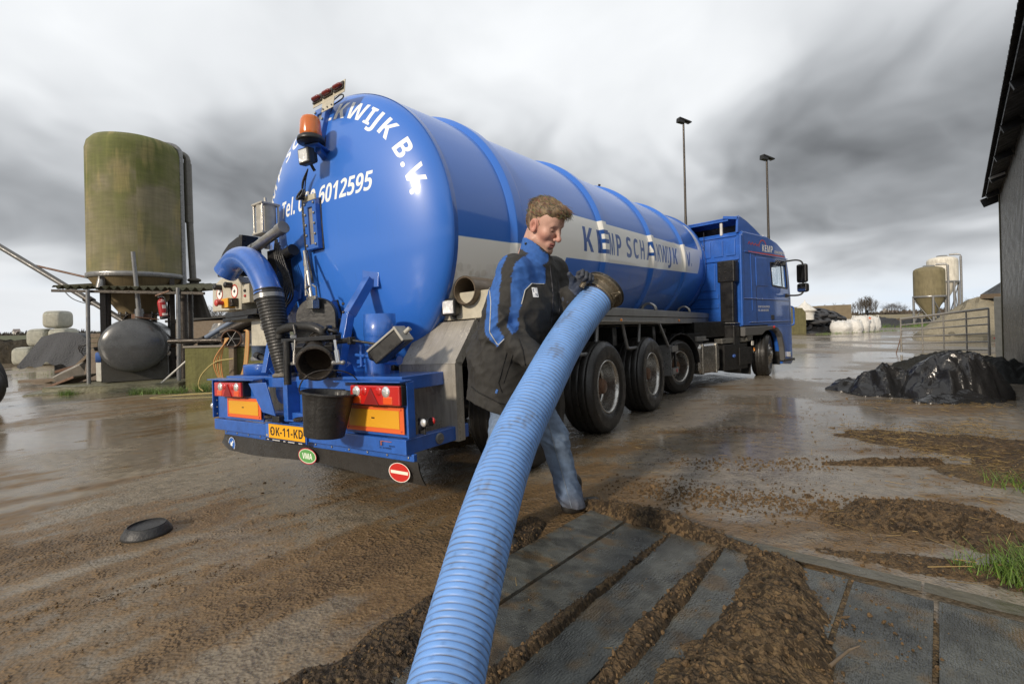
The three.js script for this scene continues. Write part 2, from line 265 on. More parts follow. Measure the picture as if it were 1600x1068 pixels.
// a surface of revolution about the tank's axis that shares the tank's lettered print
function tankSurf(prof, nth = 160) {
  const g = surf(nth, prof.length - 1, (u, v) => { const [s, r] = prof[Math.round(v * (prof.length - 1))]; return rim(s, PI / 2 - u * 2 * PI, r); }, false, true);
  const U = g.attributes.uv; for (let j = 0; j < prof.length; j++) for (let i = 0; i <= nth; i++) { let th = PI / 2 - i / nth * 2 * PI; U.setXY(j * (nth + 1) + i, clamp((prof[j][0] - S0) / BAND, 0.001, 0.999), 0.5 + ((th + PI / 2 + PI * 1) / (2 * PI) - 0.75) * 1); }
  return g;
}
const tankPrint = canvasTex(2048, 2048, (x, w, h) => {
  x.fillStyle = BLUE; x.fillRect(0, 0, w, h);
  const X = (s) => (s - S0) / BAND * w, Y = (th) => h * (0.5 - th / (2 * PI));
  x.fillStyle = WHITE;
  const poly = (...p) => { x.beginPath(); p.forEach(([s, t], i) => (i ? x.lineTo(X(s), Y(t)) : x.moveTo(X(s), Y(t)))); x.closePath(); x.fill(); };
  poly([S0, -0.124], [1.62, -0.124], [1.98, 0.212], [8.32, 0.2], [8.02, -0.215], [2.32, -0.185], [2.2, -0.4], [2.05, -0.52], [1.9, -0.62], [S0, -0.62]);
  poly([8.2, 0.2], [8.32, 0.76], [8.56, 0.76], [8.56, 0.2], [8.3, 0.02]);
  x.fillStyle = '#23519c'; const H = Y(-0.105) - Y(0.125); x.font = `bold ${H / 0.72}px sans-serif`;
  for (const [ch, a, b] of [['K', 2.70, 2.98], ['E', 3.06, 3.385], ['M', 3.45, 3.62], ['P', 3.66, 3.86], ['S', 4.02, 4.23], ['C', 4.29, 4.5], ['H', 4.56, 4.77], ['A', 4.84, 5.17], ['L', 5.21, 5.3], ['K', 5.33, 5.52], ['W', 5.54, 5.88], ['I', 5.91, 5.96], ['J', 5.99, 6.15], ['K', 6.2, 6.5], ['.', 7.07, 7.12], ['V', 7.14, 7.42], ['.', 7.46, 7.52]]) { const m = x.measureText(ch); x.save(); x.translate(X(a), Y(-0.105)); x.scale((X(b) - X(a)) / (m.width * 0.93), 1); x.fillText(ch, -m.width * 0.04, 0); x.restore(); }
  // road film along the belly and under the band
  for (let i = 0; i < 900; i++) { const ss = rr(S0, 8.8), tt = rr(-1.5, -0.25) ** 1; x.fillStyle = `rgba(96,84,62,${rr(0.01, 0.05)})`; x.fillRect(X(ss), Y(tt), rr(2, 30), rr(4, 50)); }
  for (let i = 0; i < 200; i++) { x.fillStyle = `rgba(110,92,60,${rr(0.02, 0.10)})`; x.beginPath(); x.arc(X(rr(S0, 2.2)), Y(rr(-0.62, -0.3)), rr(1, 9), 0, 7); x.fill(); }
});
const tankPaint = new THREE.MeshPhysicalMaterial({ map: tankPrint, roughness: 0.42, clearcoat: 0.45, clearcoatRoughness: 0.05 });
const shell = T('tank', [tankSurf(Array.from({ length: 34 }, (_, i) => [S0 + (S1 - S0) * i / 33, TR]))], tankPaint);
for (const s of [1.41, 3.29, 5.1, 6.93]) T('tank_ring', [tankSurf([[s - 0.115, TR - 0.01], [s - 0.105, TR + 0.004], [s - 0.062, TR + 0.043], [s + 0.062, TR + 0.043], [s + 0.105, TR + 0.004], [s + 0.115, TR - 0.01]].flatMap((p, i, a) => (i ? [[mix(a[i - 1][0], p[0], 0.08), mix(a[i - 1][1], p[1], 0.08)], [mix(a[i - 1][0], p[0], 0.92), mix(a[i - 1][1], p[1], 0.92)]] : [p]).concat(i === 5 ? [p] : [])))], tankPaint, shell);
T('tank_end', [tankSurf(Array.from({ length: 14 }, (_, i) => { const t = i / 13 * PI / 2; return [S1 - 0.12 + 0.46 * Math.sin(t), (TR + 0.03) * Math.cos(t) + 0.001]; }))], M.blue, shell);
T('seam_band', [tankSurf([[S1 - 0.2, TR + 0.002], [S1 - 0.19, TR + 0.03], [S1 - 0.06, TR + 0.03]]), tankSurf([[S0 - 0.02, TR], [S0 - 0.018, TR + 0.0035], [S0 + 0.025, TR + 0.0035], [S0 + 0.027, TR]])], M.blue, shell);
// rear dome with the round lettering
const domePrint = canvasTex(2048, 2048, (x, w, h) => {
  x.fillStyle = BLUE; x.fillRect(0, 0, w, h); const k = w / 2.5; x.translate(w / 2, h / 2); x.fillStyle = '#f4f3ee';
  const s = 'KEMP SCHALKWIJK B.V.'; x.font = `bold ${0.19 * k}px sans-serif`; x.textAlign = 'center';
  const total = x.measureText(s).width; let run = 0; const a0 = 171, a1 = 9;
  for (const ch of s) { const cw = x.measureText(ch).width, f = (run + cw / 2) / total, a = (a0 + (a1 - a0) * f) * PI / 180; run += cw; x.save(); x.rotate(-a + PI / 2); x.translate(0, -0.965 * k); x.scale((163 * PI / 180 * 1.04 * k) / total * 0.9, 1); x.fillText(ch, 0, 0); x.restore(); }
  for (let i = 0; i < 260; i++) { const a = rr(-1.1, 1.1), b = rr(-0.2, 1.15), L = rr(0.03, 0.25); x.fillStyle = `rgba(70,66,58,${rr(0.01, 0.045)})`; x.fillRect(a * k, b * k, rr(1, 6), L * k); } for (let i = 0; i < 1400; i++) { x.fillStyle = `rgba(88,78,60,${rr(0.03, 0.16)})`; const q = rnd(); x.beginPath(); x.arc(rr(-1.1, 1.1) * k, (1.15 - 1.5 * q * q) * k, rr(0.5, 2.4), 0, 7); x.fill(); }
  x.fillStyle = '#f4f3ee'; x.font = `italic bold ${0.20 * k}px sans-serif`; const t = 'Tel. 030 6012595', tw = x.measureText(t).width; x.save(); x.translate(0, -0.27 * k); x.scale(1.24 * k / tw, 1); x.fillText(t, 0, 0); x.restore();
});
const domePaint = new THREE.MeshPhysicalMaterial({ map: domePrint, roughness: 0.42, clearcoat: 0.6, clearcoatRoughness: 0.12 });
const domeS = (r) => S0 - 0.3 * Math.sqrt(Math.max(0, 1 - (r / TR) ** 2));
{ const g = surf(160, 40, (u, v) => { const t = v * PI / 2, r = TR * Math.sin(t); return ax(S0 - 0.3 * Math.cos(t), r * Math.sin(PI / 2 - u * 2 * PI), r * Math.cos(PI / 2 - u * 2 * PI)); }, false, true);
  const U = g.attributes.uv; for (let j = 0; j <= 40; j++) for (let i = 0; i <= 160; i++) { const r = TR * Math.sin(j / 40 * PI / 2), th = PI / 2 - i / 160 * 2 * PI; U.setXY(j * 161 + i, 0.5 + r * Math.cos(th) / 2.5, 0.5 + r * Math.sin(th) / 2.5); }
  T('rear_dome', [g], domePaint, shell); }
const dome = (n, b, out = 0) => ax(domeS(Math.hypot(n, b)) - out, n, b);     // a point on the dome
// bumper, its returns and the rubber flap
T('bumper', [box(0.14, 0.094, 2.48, [0.07, 0.484, 0], [0, 0, 0], 0.006), box(0.46, 0.094, 0.07, [0.36, 0.484, 1.204]), box(0.46, 0.094, 0.07, [0.36, 0.484, -1.204]), box(0.03, 0.05, 2.4, [0.055, 0.412, 0.06])], M.blue);
const plug = T('round_plug', [shift(lathZ([[0, 0.012], [0.03, 0.012], [0.036, 0.004], [0.036, -0.004]]), 0.29, 0.484, 1.241), ball(0.006, [0.29, 0.484, 1.254])], M.galv);
{ const flap = T('rubber_flap', [surf(60, 10, (u, v) => { const b = -1.13 + 2.43 * u, drop = 0.125 + 0.012 * Math.sin(u * 9) + 0.02 * (u > 0.93 ? (u - 0.93) / 0.07 : 0), y = 0.395 - v * drop * (u < 0.05 ? 0.55 + u * 9 : 1), bend = 0.015 * Math.sin(b * 3) * v + 0.05 * v * v * sst(0.85, 1, u) - 0.03 * v * v * (1 - sst(0, 0.1, u)); return [0.034 + bend, y, b + (u > 0.97 ? 0.02 * v : 0)]; }), surf(60, 10, (u, v) => { const b = -1.13 + 2.43 * u, drop = 0.125 + 0.012 * Math.sin(u * 9) + 0.02 * (u > 0.93 ? (u - 0.93) / 0.07 : 0), y = 0.395 - v * drop * (u < 0.05 ? 0.55 + u * 9 : 1), bend = 0.015 * Math.sin(b * 3) * v + 0.05 * v * v * sst(0.85, 1, u) - 0.03 * v * v * (1 - sst(0, 0.1, u)); return [0.042 + bend, y, b + (u > 0.97 ? 0.02 * v : 0)]; }, true)], dirty(0.042, 0.041, 0.04, 0.5, 0, 2, 0.002));
  for (let i = 0; i < 13; i++) T('bolt', [ball(0.008, [0.037, 0.414, -1.1 + i * 0.193], [0.6, 1, 1], 8)], M.galv, flap); }
function decal(parent, name, w, h, cw, ch, draw, pos, o = {}) {             // flat print on a thin plate facing the rear (-x) or the right (+z)
  const g = o.round ? new THREE.CircleGeometry(0.5, 48) : new THREE.PlaneGeometry(1, 1); g.scale(w, h, 1); if (o.side !== 'right') g.rotateY(-PI / 2); if (o.tilt) g.rotateY(o.tilt); if (o.lean) g.rotateZ(o.lean); g.translate(...pos);
  const m = new THREE.MeshStandardMaterial({ map: canvasTex(cw, ch, draw), roughness: o.rough ?? 0.45, transparent: !!o.clear }); return obj(name, [g], m, parent);
}
decal(trailer, 'arrow_sticker', 0.118, 0.112, 128, 128, (x, w, h) => { x.fillStyle = '#e8ecf2'; x.fillRect(0, 0, w, h); x.fillStyle = '#2b62b0'; x.beginPath(); x.arc(64, 64, 59, 0, 7); x.fill(); x.fillStyle = '#f0f0ec'; x.translate(64, 64); x.rotate(0.75); x.fillRect(-9, -38, 18, 40); x.beginPath(); x.moveTo(-27, 0); x.lineTo(27, 0); x.lineTo(0, 38); x.fill(); }, [0.026, 0.322, -0.985], { round: true });
decal(trailer, 'oval_sticker', 0.23, 0.118, 256, 128, (x, w, h) => { x.fillStyle = '#a8323a'; x.fillRect(0, 0, w, h); x.fillStyle = '#e6ead8'; x.beginPath(); x.ellipse(128, 64, 119, 56, 0, 0, 7); x.fill(); x.fillStyle = '#5f9e58'; x.beginPath(); x.ellipse(128, 64, 112, 51, 0, 0, 7); x.fill(); x.fillStyle = '#eef0e6'; x.font = 'bold 64px sans-serif'; x.textAlign = 'center'; x.fillText('VMA', 128, 87); }, [0.017, 0.328, 0.17], { round: true });
decal(trailer, 'no_entry_sticker', 0.19, 0.118, 128, 128, (x, w, h) => { x.fillStyle = '#efe9dd'; x.fillRect(0, 0, w, h); x.fillStyle = '#c32a22'; x.beginPath(); x.arc(64, 64, 60, 0, 7); x.fill(); x.fillStyle = '#eee8d6'; x.fillRect(12, 53, 104, 21); }, [0.022, 0.322, 1.145], { round: true });
decal(trailer, 'maker_print', 0.2, 0.055, 256, 72, (x, w, h) => { x.clearRect(0, 0, w, h); x.fillStyle = '#17264a'; x.font = 'bold 17px sans-serif'; x.fillText('Kamerik', 128, 46); x.fillText('Tel. : 06-10400425', 12, 66); for (let i = 0; i < 5; i++) x.fillRect(14, 8 + i * 8, 46, 4); x.fillStyle = '#b8683f'; x.fillRect(30, 8, 10, 34); x.fillRect(30, 4, 130, 5); }, [-0.0025, 0.488, 1.09], { clear: true });
// lamp panels with lamp clusters and marker boards
function lampCluster(z0, dirn) {
  const root = new THREE.Group(); root.name = 'tail_lamp'; root.position.set(-0.008, 0.802, z0); trailer.add(root); const W = 0.47, H = 0.128, s = dirn;
  T('lamp_housing', [box(0.07, H, W, [0, 0, 0], [0, 0, 0], 0.012)], M.dark, root);
  T('red_lens', [box(0.03, H - 0.006, W - 0.006, [-0.033, 0, 0], [0, 0, 0], 0.01)], M.red, root);
  for (const z of [-0.165, 0.115]) T('clear_lens', [place(new THREE.SphereGeometry(0.036, 20, 10, 0, PI * 2, 0, PI / 2), [-0.045, 0.022, z * s], [0, 0, PI / 2], [1, 0.5, 1])], M.lens, root);
  for (const z of [-0.09, 0.05]) T('round_red_lens', [place(new THREE.SphereGeometry(0.03, 20, 10, 0, PI * 2, 0, PI / 2), [-0.045, 0.028, z * s], [0, 0, PI / 2], [1, 0.45, 1])], M.red, root);
  for (const z of [0.13, -0.165]) T('amber_lens', [box(0.02, 0.05, 0.085, [-0.044, -0.03, z * s], [0, 0, 0], 0.008)], mat(0.75, 0.09, 0.012, 0.25, 0, { clearcoat: 1 }), root);
  const tri = extrude([[-0.07, -0.054], [0.07, -0.054], [0, 0.05]], 0.012, 0.003); tri.rotateY(-PI / 2); tri.translate(-0.052, -0.004, -0.02 * s); T('triangle_reflector', [tri], mat(0.22, 0.012, 0.012, 0.4), root);
}
function markerBoard(z0, W, print) {
  const root = T('marker_board', [box(0.008, 0.166, W, [0.012, 0.643, z0], [0, 0, 0], 0.002)], mat(0.72, 0.13, 0.035, 0.4));
  T('reflective_field', [box(0.004, 0.112, W - 0.075, [0.006, 0.646, z0], [0, 0, 0], 0.001)], mat(0.72, 0.36, 0.025, 0.35, 0, { bumpMap: again(grain, 12), bumpScale: 0.0006, metres: true }), root);
  for (const [y, z] of [[0.066, 0.46], [0.066, -0.46], [-0.066, 0.46], [-0.066, -0.46]]) T('rivet', [ball(0.006, [0.006, 0.643 + y, z0 + z * W], [0.5, 1, 1], 8)], M.red, root);
  T('approval_print', [box(0.002, 0.008, 0.03, [0.0035, 0.65, z0], [0, 0, 0], 0)], M.dark, root);
}
for (const s of [1, -1]) {
  const z = 0.945 * s, w = s > 0 ? 0.62 : 0.77, zc = s > 0 ? 0.945 : -0.83;
  const panel = T('lamp_panel', [box(0.014, 0.345, w, [0.034, 0.71, zc], [0, 0, 0], 0.003), box(0.10, 0.008, w + 0.03, [-0.006, 0.886, zc], [0, 0, 0.04], 0.002), box(0.06, 0.34, 0.014, [0.03, 0.71, 1.262 * s], [0, 0, 0], 0.003)], M.blue);
  for (let i = 0; i < 3; i++) T('bolt', [ball(0.007, [0.026, 0.57 + i * 0.06, 1.238 * s], [0.6, 1, 1], 8)], M.galv, panel);
  lampCluster(s > 0 ? 1.03 : -0.865, s); markerBoard(s > 0 ? 0.942 : -0.725, 0.56);
}
T('bracket_plate', [place(extrude([[-0.14, 0.12], [0.12, 0.13], [0.24, -0.12], [0.06, -0.10]], 0.012, 0.003), [-0.06, 0.74, -0.34], [0, -PI / 2, 0])], M.blue);
// central frame behind the plate
T('rear_frame', [box(0.3, 0.28, 0.62, [0.24, 0.74, 0.06]), box(0.5, 0.09, 2.3, [0.32, 0.86, 0]), bar([0.1, 0.78, -0.28], [0.5, 0.78, -0.28], 0.1), box(0.26, 0.3, 0.06, [0.12, 0.72, -0.05]), box(0.3, 0.22, 0.3, [0.3, 0.66, 0.4])], M.blue);
for (const z of [-0.42, 0.31]) T('lashing_eye', [shift(place(new THREE.TorusGeometry(0.035, 0.013, 8, 20), [0, 0, 0], [PI / 2, 0, 0]), -0.01, 0.6, z * 0.55 - 0.03), bar([0.01, 0.6, z * 0.55 - 0.03], [0.14, 0.6, z * 0.55 - 0.03], 0.014)], M.iron);
// number plate
{ const h = T('plate_holder', [box(0.012, 0.132, 0.56, [-0.012, 0.488, -0.055], [0, 0, 0], 0.003), box(0.1, 0.012, 0.56, [0.034, 0.567, -0.055], [0, 0, -0.35], 0.003), box(0.07, 0.09, 0.5, [0.06, 0.59, -0.055])], M.blue);
  decal(h, 'number_plate', 0.545, 0.112, 512, 108, (x, w, h2) => { x.fillStyle = '#e8a81c'; x.fillRect(0, 0, w, h2); x.fillStyle = '#3f6fc0'; x.fillRect(0, 0, 46, h2); x.fillStyle = '#e8c020'; x.font = 'bold 20px sans-serif'; x.fillText('NL', 10, 96); x.strokeStyle = '#2a2410'; x.lineWidth = 3; x.strokeRect(1, 1, w - 2, h2 - 2); x.fillStyle = '#22201a'; x.font = 'bold 88px sans-serif'; x.save(); x.translate(62, 86); x.scale(430 / x.measureText('OK-11-KD').width, 1); x.fillText('OK-11-KD', 0, 0); x.restore(); x.beginPath(); x.arc(84, 56, 9, 0, 7); x.arc(474, 62, 9, 0, 7); x.fill(); }, [-0.0205, 0.492, -0.058]);
  decal(h, 'plate_strip', 0.545, 0.018, 512, 18, (x, w, h2) => { x.fillStyle = '#15171c'; x.fillRect(0, 0, w, h2); x.fillStyle = '#e8e8e8'; for (const [a, b] of [[20, 40], [95, 190], [240, 262], [300, 380], [430, 470]]) for (let i = a; i < b; i += 9) x.fillRect(i, 6, 6, 8); }, [-0.0203, 0.425, -0.058]);
  T('plate_lamp', [box(0.07, 0.05, 0.1, [-0.02, 0.592, -0.12], [0, 0, 0], 0.01)], M.black, h); }
// struts from the frame to the dome
for (const b of [0.53, -0.44]) {
  const top = dome(-0.40, b, 0.02), s = T('strut', [beam(top, [0.16, 1.34, b], 0.075, 0.07, [1, 0, 0]), beam([0.16, 1.36, b], [0.06, 0.93, b * 0.98], 0.068, 0.062, [1, 0, 0]), beam([0.1, 0.98, b * 0.98], [0.18, 0.86, b * 0.9], 0.07, 0.1, [1, 0, 0])], M.blue);
  T('strut_pad', [place(box(0.018, 0.17, 0.16, [0, 0, 0]), dome(-0.38, b, 0.002), [0, b * 0.35, -0.12])], M.blue, s);
  for (const y of [1.36, 1.42]) T('bolt', [ball(0.011, [0.125, y, b - 0.015], null, 8)], M.iron, s);
}
// sight glasses with their bolted frames
function sightGlass(n0, n1, b, w, tone, skew = 0) {
  const p = (n, bb, o) => dome(n, bb, o), mid = (n0 + n1) / 2, L = n0 - n1;
  const root = new THREE.Group(); root.name = 'sight_glass'; trailer.add(root);
  const A = V(...p(n0, b, 0.03)), B = V(...p(n1, b + skew, 0.03)), y = A.clone().sub(B).normalize(), z = V(0, 0, 1), x = y.clone().cross(z).normalize(); z.copy(x).cross(y);
  root.matrixAutoUpdate = true; root.quaternion.setFromRotationMatrix(new THREE.Matrix4().makeBasis(x, y, z)); root.position.copy(A.add(B).multiplyScalar(0.5));
  const g = extrude([[-w / 2, -L / 2], [w / 2, -L / 2], [w / 2, L / 2], [-w / 2, L / 2]], 0.05, 0.004, [[[-w * 0.2, -L * 0.4], [w * 0.2, -L * 0.4], [w * 0.2, L * 0.34], [-w * 0.2, L * 0.34]]]); g.rotateY(-PI / 2);
  T('glass_frame', [g], M.blue, root); const k = box(0.012, L + 0.012, w + 0.02, [0.026, 0, 0]); T('backing_plate', [k], M.dark, root);
  T('glass_pane', [box(0.01, L * 0.76, w * 0.42, [-0.004, -L * 0.03, 0], [0, 0, 0], 0.001)], tone, root);
  const nb = Math.round(L / 0.085); for (let i = 0; i < nb; i++) for (const s of [-1, 1]) T('bolt', [ball(0.0115, [-0.03, -L / 2 + 0.035 + i * (L - 0.07) / (nb - 1), s * w * 0.37], [0.7, 1, 1], 8)], M.galv, root);
  return root;
}
const smoked = mat(0.27, 0.26, 0.25, 0.25, 0, { clearcoat: 0.6, map: again(grime, 3), metres: true }), brownGlass = mat(0.085, 0.05, 0.02, 0.35, 0, { clearcoat: 0.4 });
sightGlass(1.10, 0.735, 0.0, 0.17, smoked); sightGlass(0.315, -0.09, -0.035, 0.16, smoked); sightGlass(-0.53, -0.86, 0.035, 0.17, brownGlass, 0.03);
T('glass_top_plate', [place(box(0.02, 0.05, 0.17, [0, 0, 0]), dome(0.325, -0.035, 0.05))], M.cream);
// light bar on its plate, beacon, work lamp, loom
{ const bar1 = new THREE.Group(); bar1.name = 'rear_light_bar'; bar1.position.set(0.28, 3.07, 0.215); bar1.rotation.set(0, 0, -0.12); bar1.scale.set(0.8, 0.8, 0.8); trailer.add(bar1);
  const pl = extrude([[-0.26, 0.0], [0.26, 0.0], [0.26, 0.13], [-0.26, 0.13]], 0.006, 0.001), fo = extrude([[-0.10, -0.1], [0.09, -0.1], [0.1, 0.0], [-0.1, 0.0]], 0.006, 0.001); pl.rotateY(-PI / 2); fo.rotateY(-PI / 2); T('lamp_plate', [pl, fo], M.cream, bar1);
  for (const z of [-0.175, 0, 0.175]) { const l = T('red_lamp', [place(new THREE.CapsuleGeometry(0.033, 0.07, 6, 14), [-0.024, 0.07, z], [PI / 2, 0, 0], [1, 1, 0.7])], mat(0.16, 0.012, 0.01, 0.25, 0, { clearcoat: 1 }), bar1); T('lamp_base', [box(0.016, 0.075, 0.15, [-0.012, 0.07, z], [0, 0, 0], 0.004)], M.iron, l); }
  for (const z of [-0.07, 0, 0.07]) T('bolt', [ball(0.009, [-0.01, -0.075, z], null, 8)], M.galv, bar1); }
{ const b = new THREE.Group(); b.name = 'amber_beacon'; b.position.set(0.16, 2.725, 0.145); trailer.add(b);
  T('beacon_arm', [beam([0, -0.025, 0], [0.24, -0.05, -0.08], 0.13, 0.012), beam([0.06, -0.04, 0], [0.22, -0.10, -0.08], 0.05, 0.05)], M.blue, b);
  T('beacon_base', [shift(lathe([[0, -0.02], [0.1, -0.02], [0.104, 0.0], [0.098, 0.02], [0.08, 0.035], [0, 0.035]]), 0, 0, 0)], M.black, b);
  T('beacon_dome', [lathe([[0.078, 0.03], [0.083, 0.05], [0.08, 0.1], [0.076, 0.15], [0.066, 0.178], [0.045, 0.192], [0.0, 0.196]], 32)], mat(0.78, 0.2, 0.012, 0.2, 0, { transmission: 0.35, thickness: 0, clearcoat: 1 }), b);
  T('beacon_reflector', [bar([0, 0.035, 0], [0, 0.13, 0], 0.035, 0.04)], mat(0.6, 0.16, 0.03, 0.3), b); }
function workLamp(parent, pos, turn, tilt = 0.1) {
  const w = new THREE.Group(); w.name = 'work_lamp'; w.position.set(...pos); w.rotation.set(0, turn, tilt); parent.add(w);
  T('lamp_body', [box(0.07, 0.125, 0.125, [0, 0, 0], [0, 0, 0], 0.014), box(0.05, 0.09, 0.09, [0.05, 0, 0], [0, 0, 0], 0.02)], M.black, w);
  T('lamp_glass', [box(0.012, 0.096, 0.096, [-0.033, 0, 0], [0, 0, 0], 0.004)], mat(0.78, 0.78, 0.76, 0.12, 0.5, { bumpMap: again(grain, 10), bumpScale: 0.002, metres: true }), w);
  T('lamp_stalk', [bar([0.03, -0.05, 0], [0.06, -0.1, 0], 0.012)], M.black, w);
}
workLamp(trailer, [0.15, 2.61, 0.095], 0.1, 0.1);
{ const loom = []; for (let k = 0; k < 4; k++) { const o = k * 0.011 - 0.016; loom.push(tube([dome(0.56, -0.02, 0.07), dome(0.46, -0.10 + o, 0.05 + 0.02 * Math.sin(k)), dome(0.30, -0.155 + o * 1.3, 0.03), dome(0.1, -0.145 + o, 0.035), dome(-0.12, -0.155 + o, 0.03), dome(-0.28, -0.14 + o, 0.03), dome(-0.36, -0.12 + o * 2, 0.05)], 0.0055, 40, 6)); }
  loom.push(tube([dome(1.05, -0.08, 0.06), dome(0.95, -0.14, 0.05), dome(0.82, -0.12, 0.08)], 0.006, 16, 6), tube([dome(1.1, 0.1, 0.05), dome(1.16, 0.2, 0.06), dome(1.12, 0.22, 0.03), dome(1.06, 0.12, 0.05), dome(1.13, 0.13, 0.06)], 0.006, 24, 6));
  T('cable_loom', loom, M.black); const lo = []; for (let k = 0; k < 4; k++) lo.push(place(new THREE.TorusGeometry(0.035 + k * 0.004, 0.008, 6, 20), dome(0.36, -0.09, 0.06 + k * 0.012), [0.4 + k * 0.3, 1.1, 0.3])); T('cable_coil', lo, M.black);
  T('level_rod', [bar(dome(-0.10, -0.09, 0.08), dome(-0.22, -0.1, 0.09), 0.017), bar(dome(-0.22, -0.1, 0.09), dome(-0.46, -0.11, 0.12), 0.011)], M.steel); }
// outlet valve: body on the dome, pipe and open mouth turned a little to the right
{ const root = new THREE.Group(); root.name = 'outlet_valve'; trailer.add(root);
  const A = V(0.32, 1.21, 0.10), B = V(-0.10, 1.008, 0.495), d = B.clone().sub(A), L = d.length(); d.normalize();
  const m = new THREE.Matrix4(), y = V(0, 1, 0), z = d.clone().cross(y).normalize(); y.copy(z).cross(d); m.makeBasis(d, y, z).setPosition(A); root.matrix.copy(m); root.matrix.decompose(root.position, root.quaternion, root.scale);
  T('outlet_pipe', [lathX([[0.10, -0.05], [0.105, 0.15], [0.105, L - 0.16], [0.125, L - 0.12], [0.128, L - 0.02], [0.122, L], [0.108, L + 0.004], [0.104, L - 0.005], [0.098, L - 0.03], [0.094, L - 0.2], [0.0, L - 0.24]].map(([r, h]) => [r, h]), 44)], M.iron, root);
  T('mouth_ring', [shift(place(new THREE.TorusGeometry(0.119, 0.014, 10, 44), [0, 0, 0], [0, PI / 2, 0]), L - 0.015, 0, 0)], M.rubber, root);
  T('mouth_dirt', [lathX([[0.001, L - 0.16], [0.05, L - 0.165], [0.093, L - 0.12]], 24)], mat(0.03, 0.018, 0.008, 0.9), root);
  T('valve_flange', [lathX([[0, 0.0], [0.15, 0.0], [0.155, 0.008], [0.155, 0.032], [0.15, 0.04], [0, 0.04]], 40), lathX([[0, L * 0.42], [0.135, L * 0.42], [0.14, L * 0.43], [0.14, L * 0.47], [0.135, L * 0.48], [0, L * 0.48]], 40), lathX([[0, L * 0.56], [0.132, L * 0.56], [0.136, L * 0.57], [0.136, L * 0.6], [0, L * 0.61]], 40)], M.iron, root);
  for (let i = 0; i < 8; i++) { const t = i * PI / 4 + 0.3; T('bolt', [bar([L * 0.40, 0.122 * Math.cos(t), 0.122 * Math.sin(t)], [L * 0.62, 0.122 * Math.cos(t), 0.122 * Math.sin(t)], 0.009, 0.009, 6)], M.galv, root); }
  for (let i = 0; i < 4; i++) { const t = i * PI / 2 + PI / 4; T('collar_lug', [place(box(0.09, 0.05, 0.055), [L - 0.06, 0.135 * Math.cos(t), 0.135 * Math.sin(t)])], M.black, root); } }
T('gate_housing', [place(extrude(Array.from({ length: 25 }, (_, i) => { const t = PI * i / 24; return [0.165 * Math.cos(t), 0.15 + 0.15 * Math.sin(t)]; }).concat([[-0.165, -0.12], [0.165, -0.12]]), 0.05, 0.006), [0.205, 1.21, 0.07], [0, -PI / 2 + 0.5, 0])], M.black);
T('gate_yoke', [beam([0.15, 1.45, 0.06], [0.15, 1.45, 0.145], 0.06, 0.07), bar([0.16, 1.5, 0.06], [0.14, 1.575, 0.035], 0.007), bar([0.16, 1.5, 0.145], [0.14, 1.575, 0.17], 0.007), bar([0.14, 1.575, 0.035], [0.14, 1.6, 0.075], 0.007), bar([0.14, 1.575, 0.17], [0.14, 1.6, 0.125], 0.007), bar([0.15, 1.45, 0.1], [0.17, 1.72, 0.02], 0.014), box(0.03, 0.03, 0.12, [0.15, 1.5, 0.1])], M.steel);
T('gate_rod', [bar([0.17, 1.66, 0.03], dome(-0.1, -0.09, 0.09), 0.013)], M.steel);
T('breather_pipe', tube([[-0.01, 1.205, -0.095], [-0.01, 1.255, -0.085], [0, 1.279, 0.02], [0.0, 1.277, 0.2], [0.0, 1.266, 0.32], [0.02, 1.23, 0.40], [0.05, 1.17, 0.40]], 0.034, 40, 14), M.rubber);
T('cross_arm', [box(0.05, 0.032, 0.66, [-0.05, 1.178, 0.36]), bar([-0.1, 1.175, 0.155], [-0.1, 0.862, 0.152], 0.026), bar([-0.05, 1.22, 0.19], [-0.05, 1.29, 0.17], 0.012)], M.black);
for (const [t0, t1] of [[[-0.08, 1.18, 0.235], [-0.08, 1.01, 0.215]], [[-0.08, 1.16, 0.695], [-0.08, 1.01, 0.722]]]) { const r = T('gas_spring', [bar(t0, [mix(t0[0], t1[0], 0.5), mix(t0[1], t1[1], 0.5), mix(t0[2], t1[2], 0.5)], 0.011), bar([mix(t0[0], t1[0], 0.45), mix(t0[1], t1[1], 0.45), mix(t0[2], t1[2], 0.45)], t1, 0.017)], M.chrome); T('pin', [bar([t1[0], t1[1], t1[2] - 0.05], [t1[0], t1[1], t1[2] + 0.05], 0.012), ball(0.016, [t1[0], t1[1], t1[2] - 0.05]), ball(0.016, [t1[0], t1[1], t1[2] + 0.05])], M.galv, r); }
T('small_hose', [tube([[0.08, 1.26, 0.42], [0.02, 1.255, 0.46], [0.03, 1.22, 0.42], [0.1, 1.2, 0.36]], 0.014, 20, 8), tube([[0.1, 1.19, 0.5], [0.05, 1.22, 0.52], [0.02, 1.24, 0.48]], 0.012, 14, 8)], M.black);
// small outlet on the right with its cylinder
T('drain_pipe', [bar([0.24, 1.17, 0.74], [0.24, 0.9, 0.72], 0.095, 0.09, 28), lathe([[0, 1.33], [0.11, 1.33], [0.115, 1.18], [0.09, 1.15]], 28).translate(0.26, 0, 0.74), bar([0.24, 1.0, 0.7], [0.24, 1.0, 0.95], 0.03), beam([0.17, 1.0, 0.58], [0.17, 1.02, 0.92], 0.02, 0.03)], M.blue);
T('drain_clamp', [bar([0.15, 1.12, 0.66], [0.15, 0.97, 0.66], 0.012), bar([0.15, 1.05, 0.60], [0.15, 1.03, 0.80], 0.012), beam([0.17, 0.965, 0.6], [0.17, 0.975, 0.72], 0.03, 0.012)], M.blue);
T('slide_valve', [place(lathe([[0, -0.03], [0.09, -0.03], [0.095, 0], [0.09, 0.03], [0, 0.03]], 28), [0.16, 1.06, 0.87], [0.25, 0, 0.25])], M.rubber);
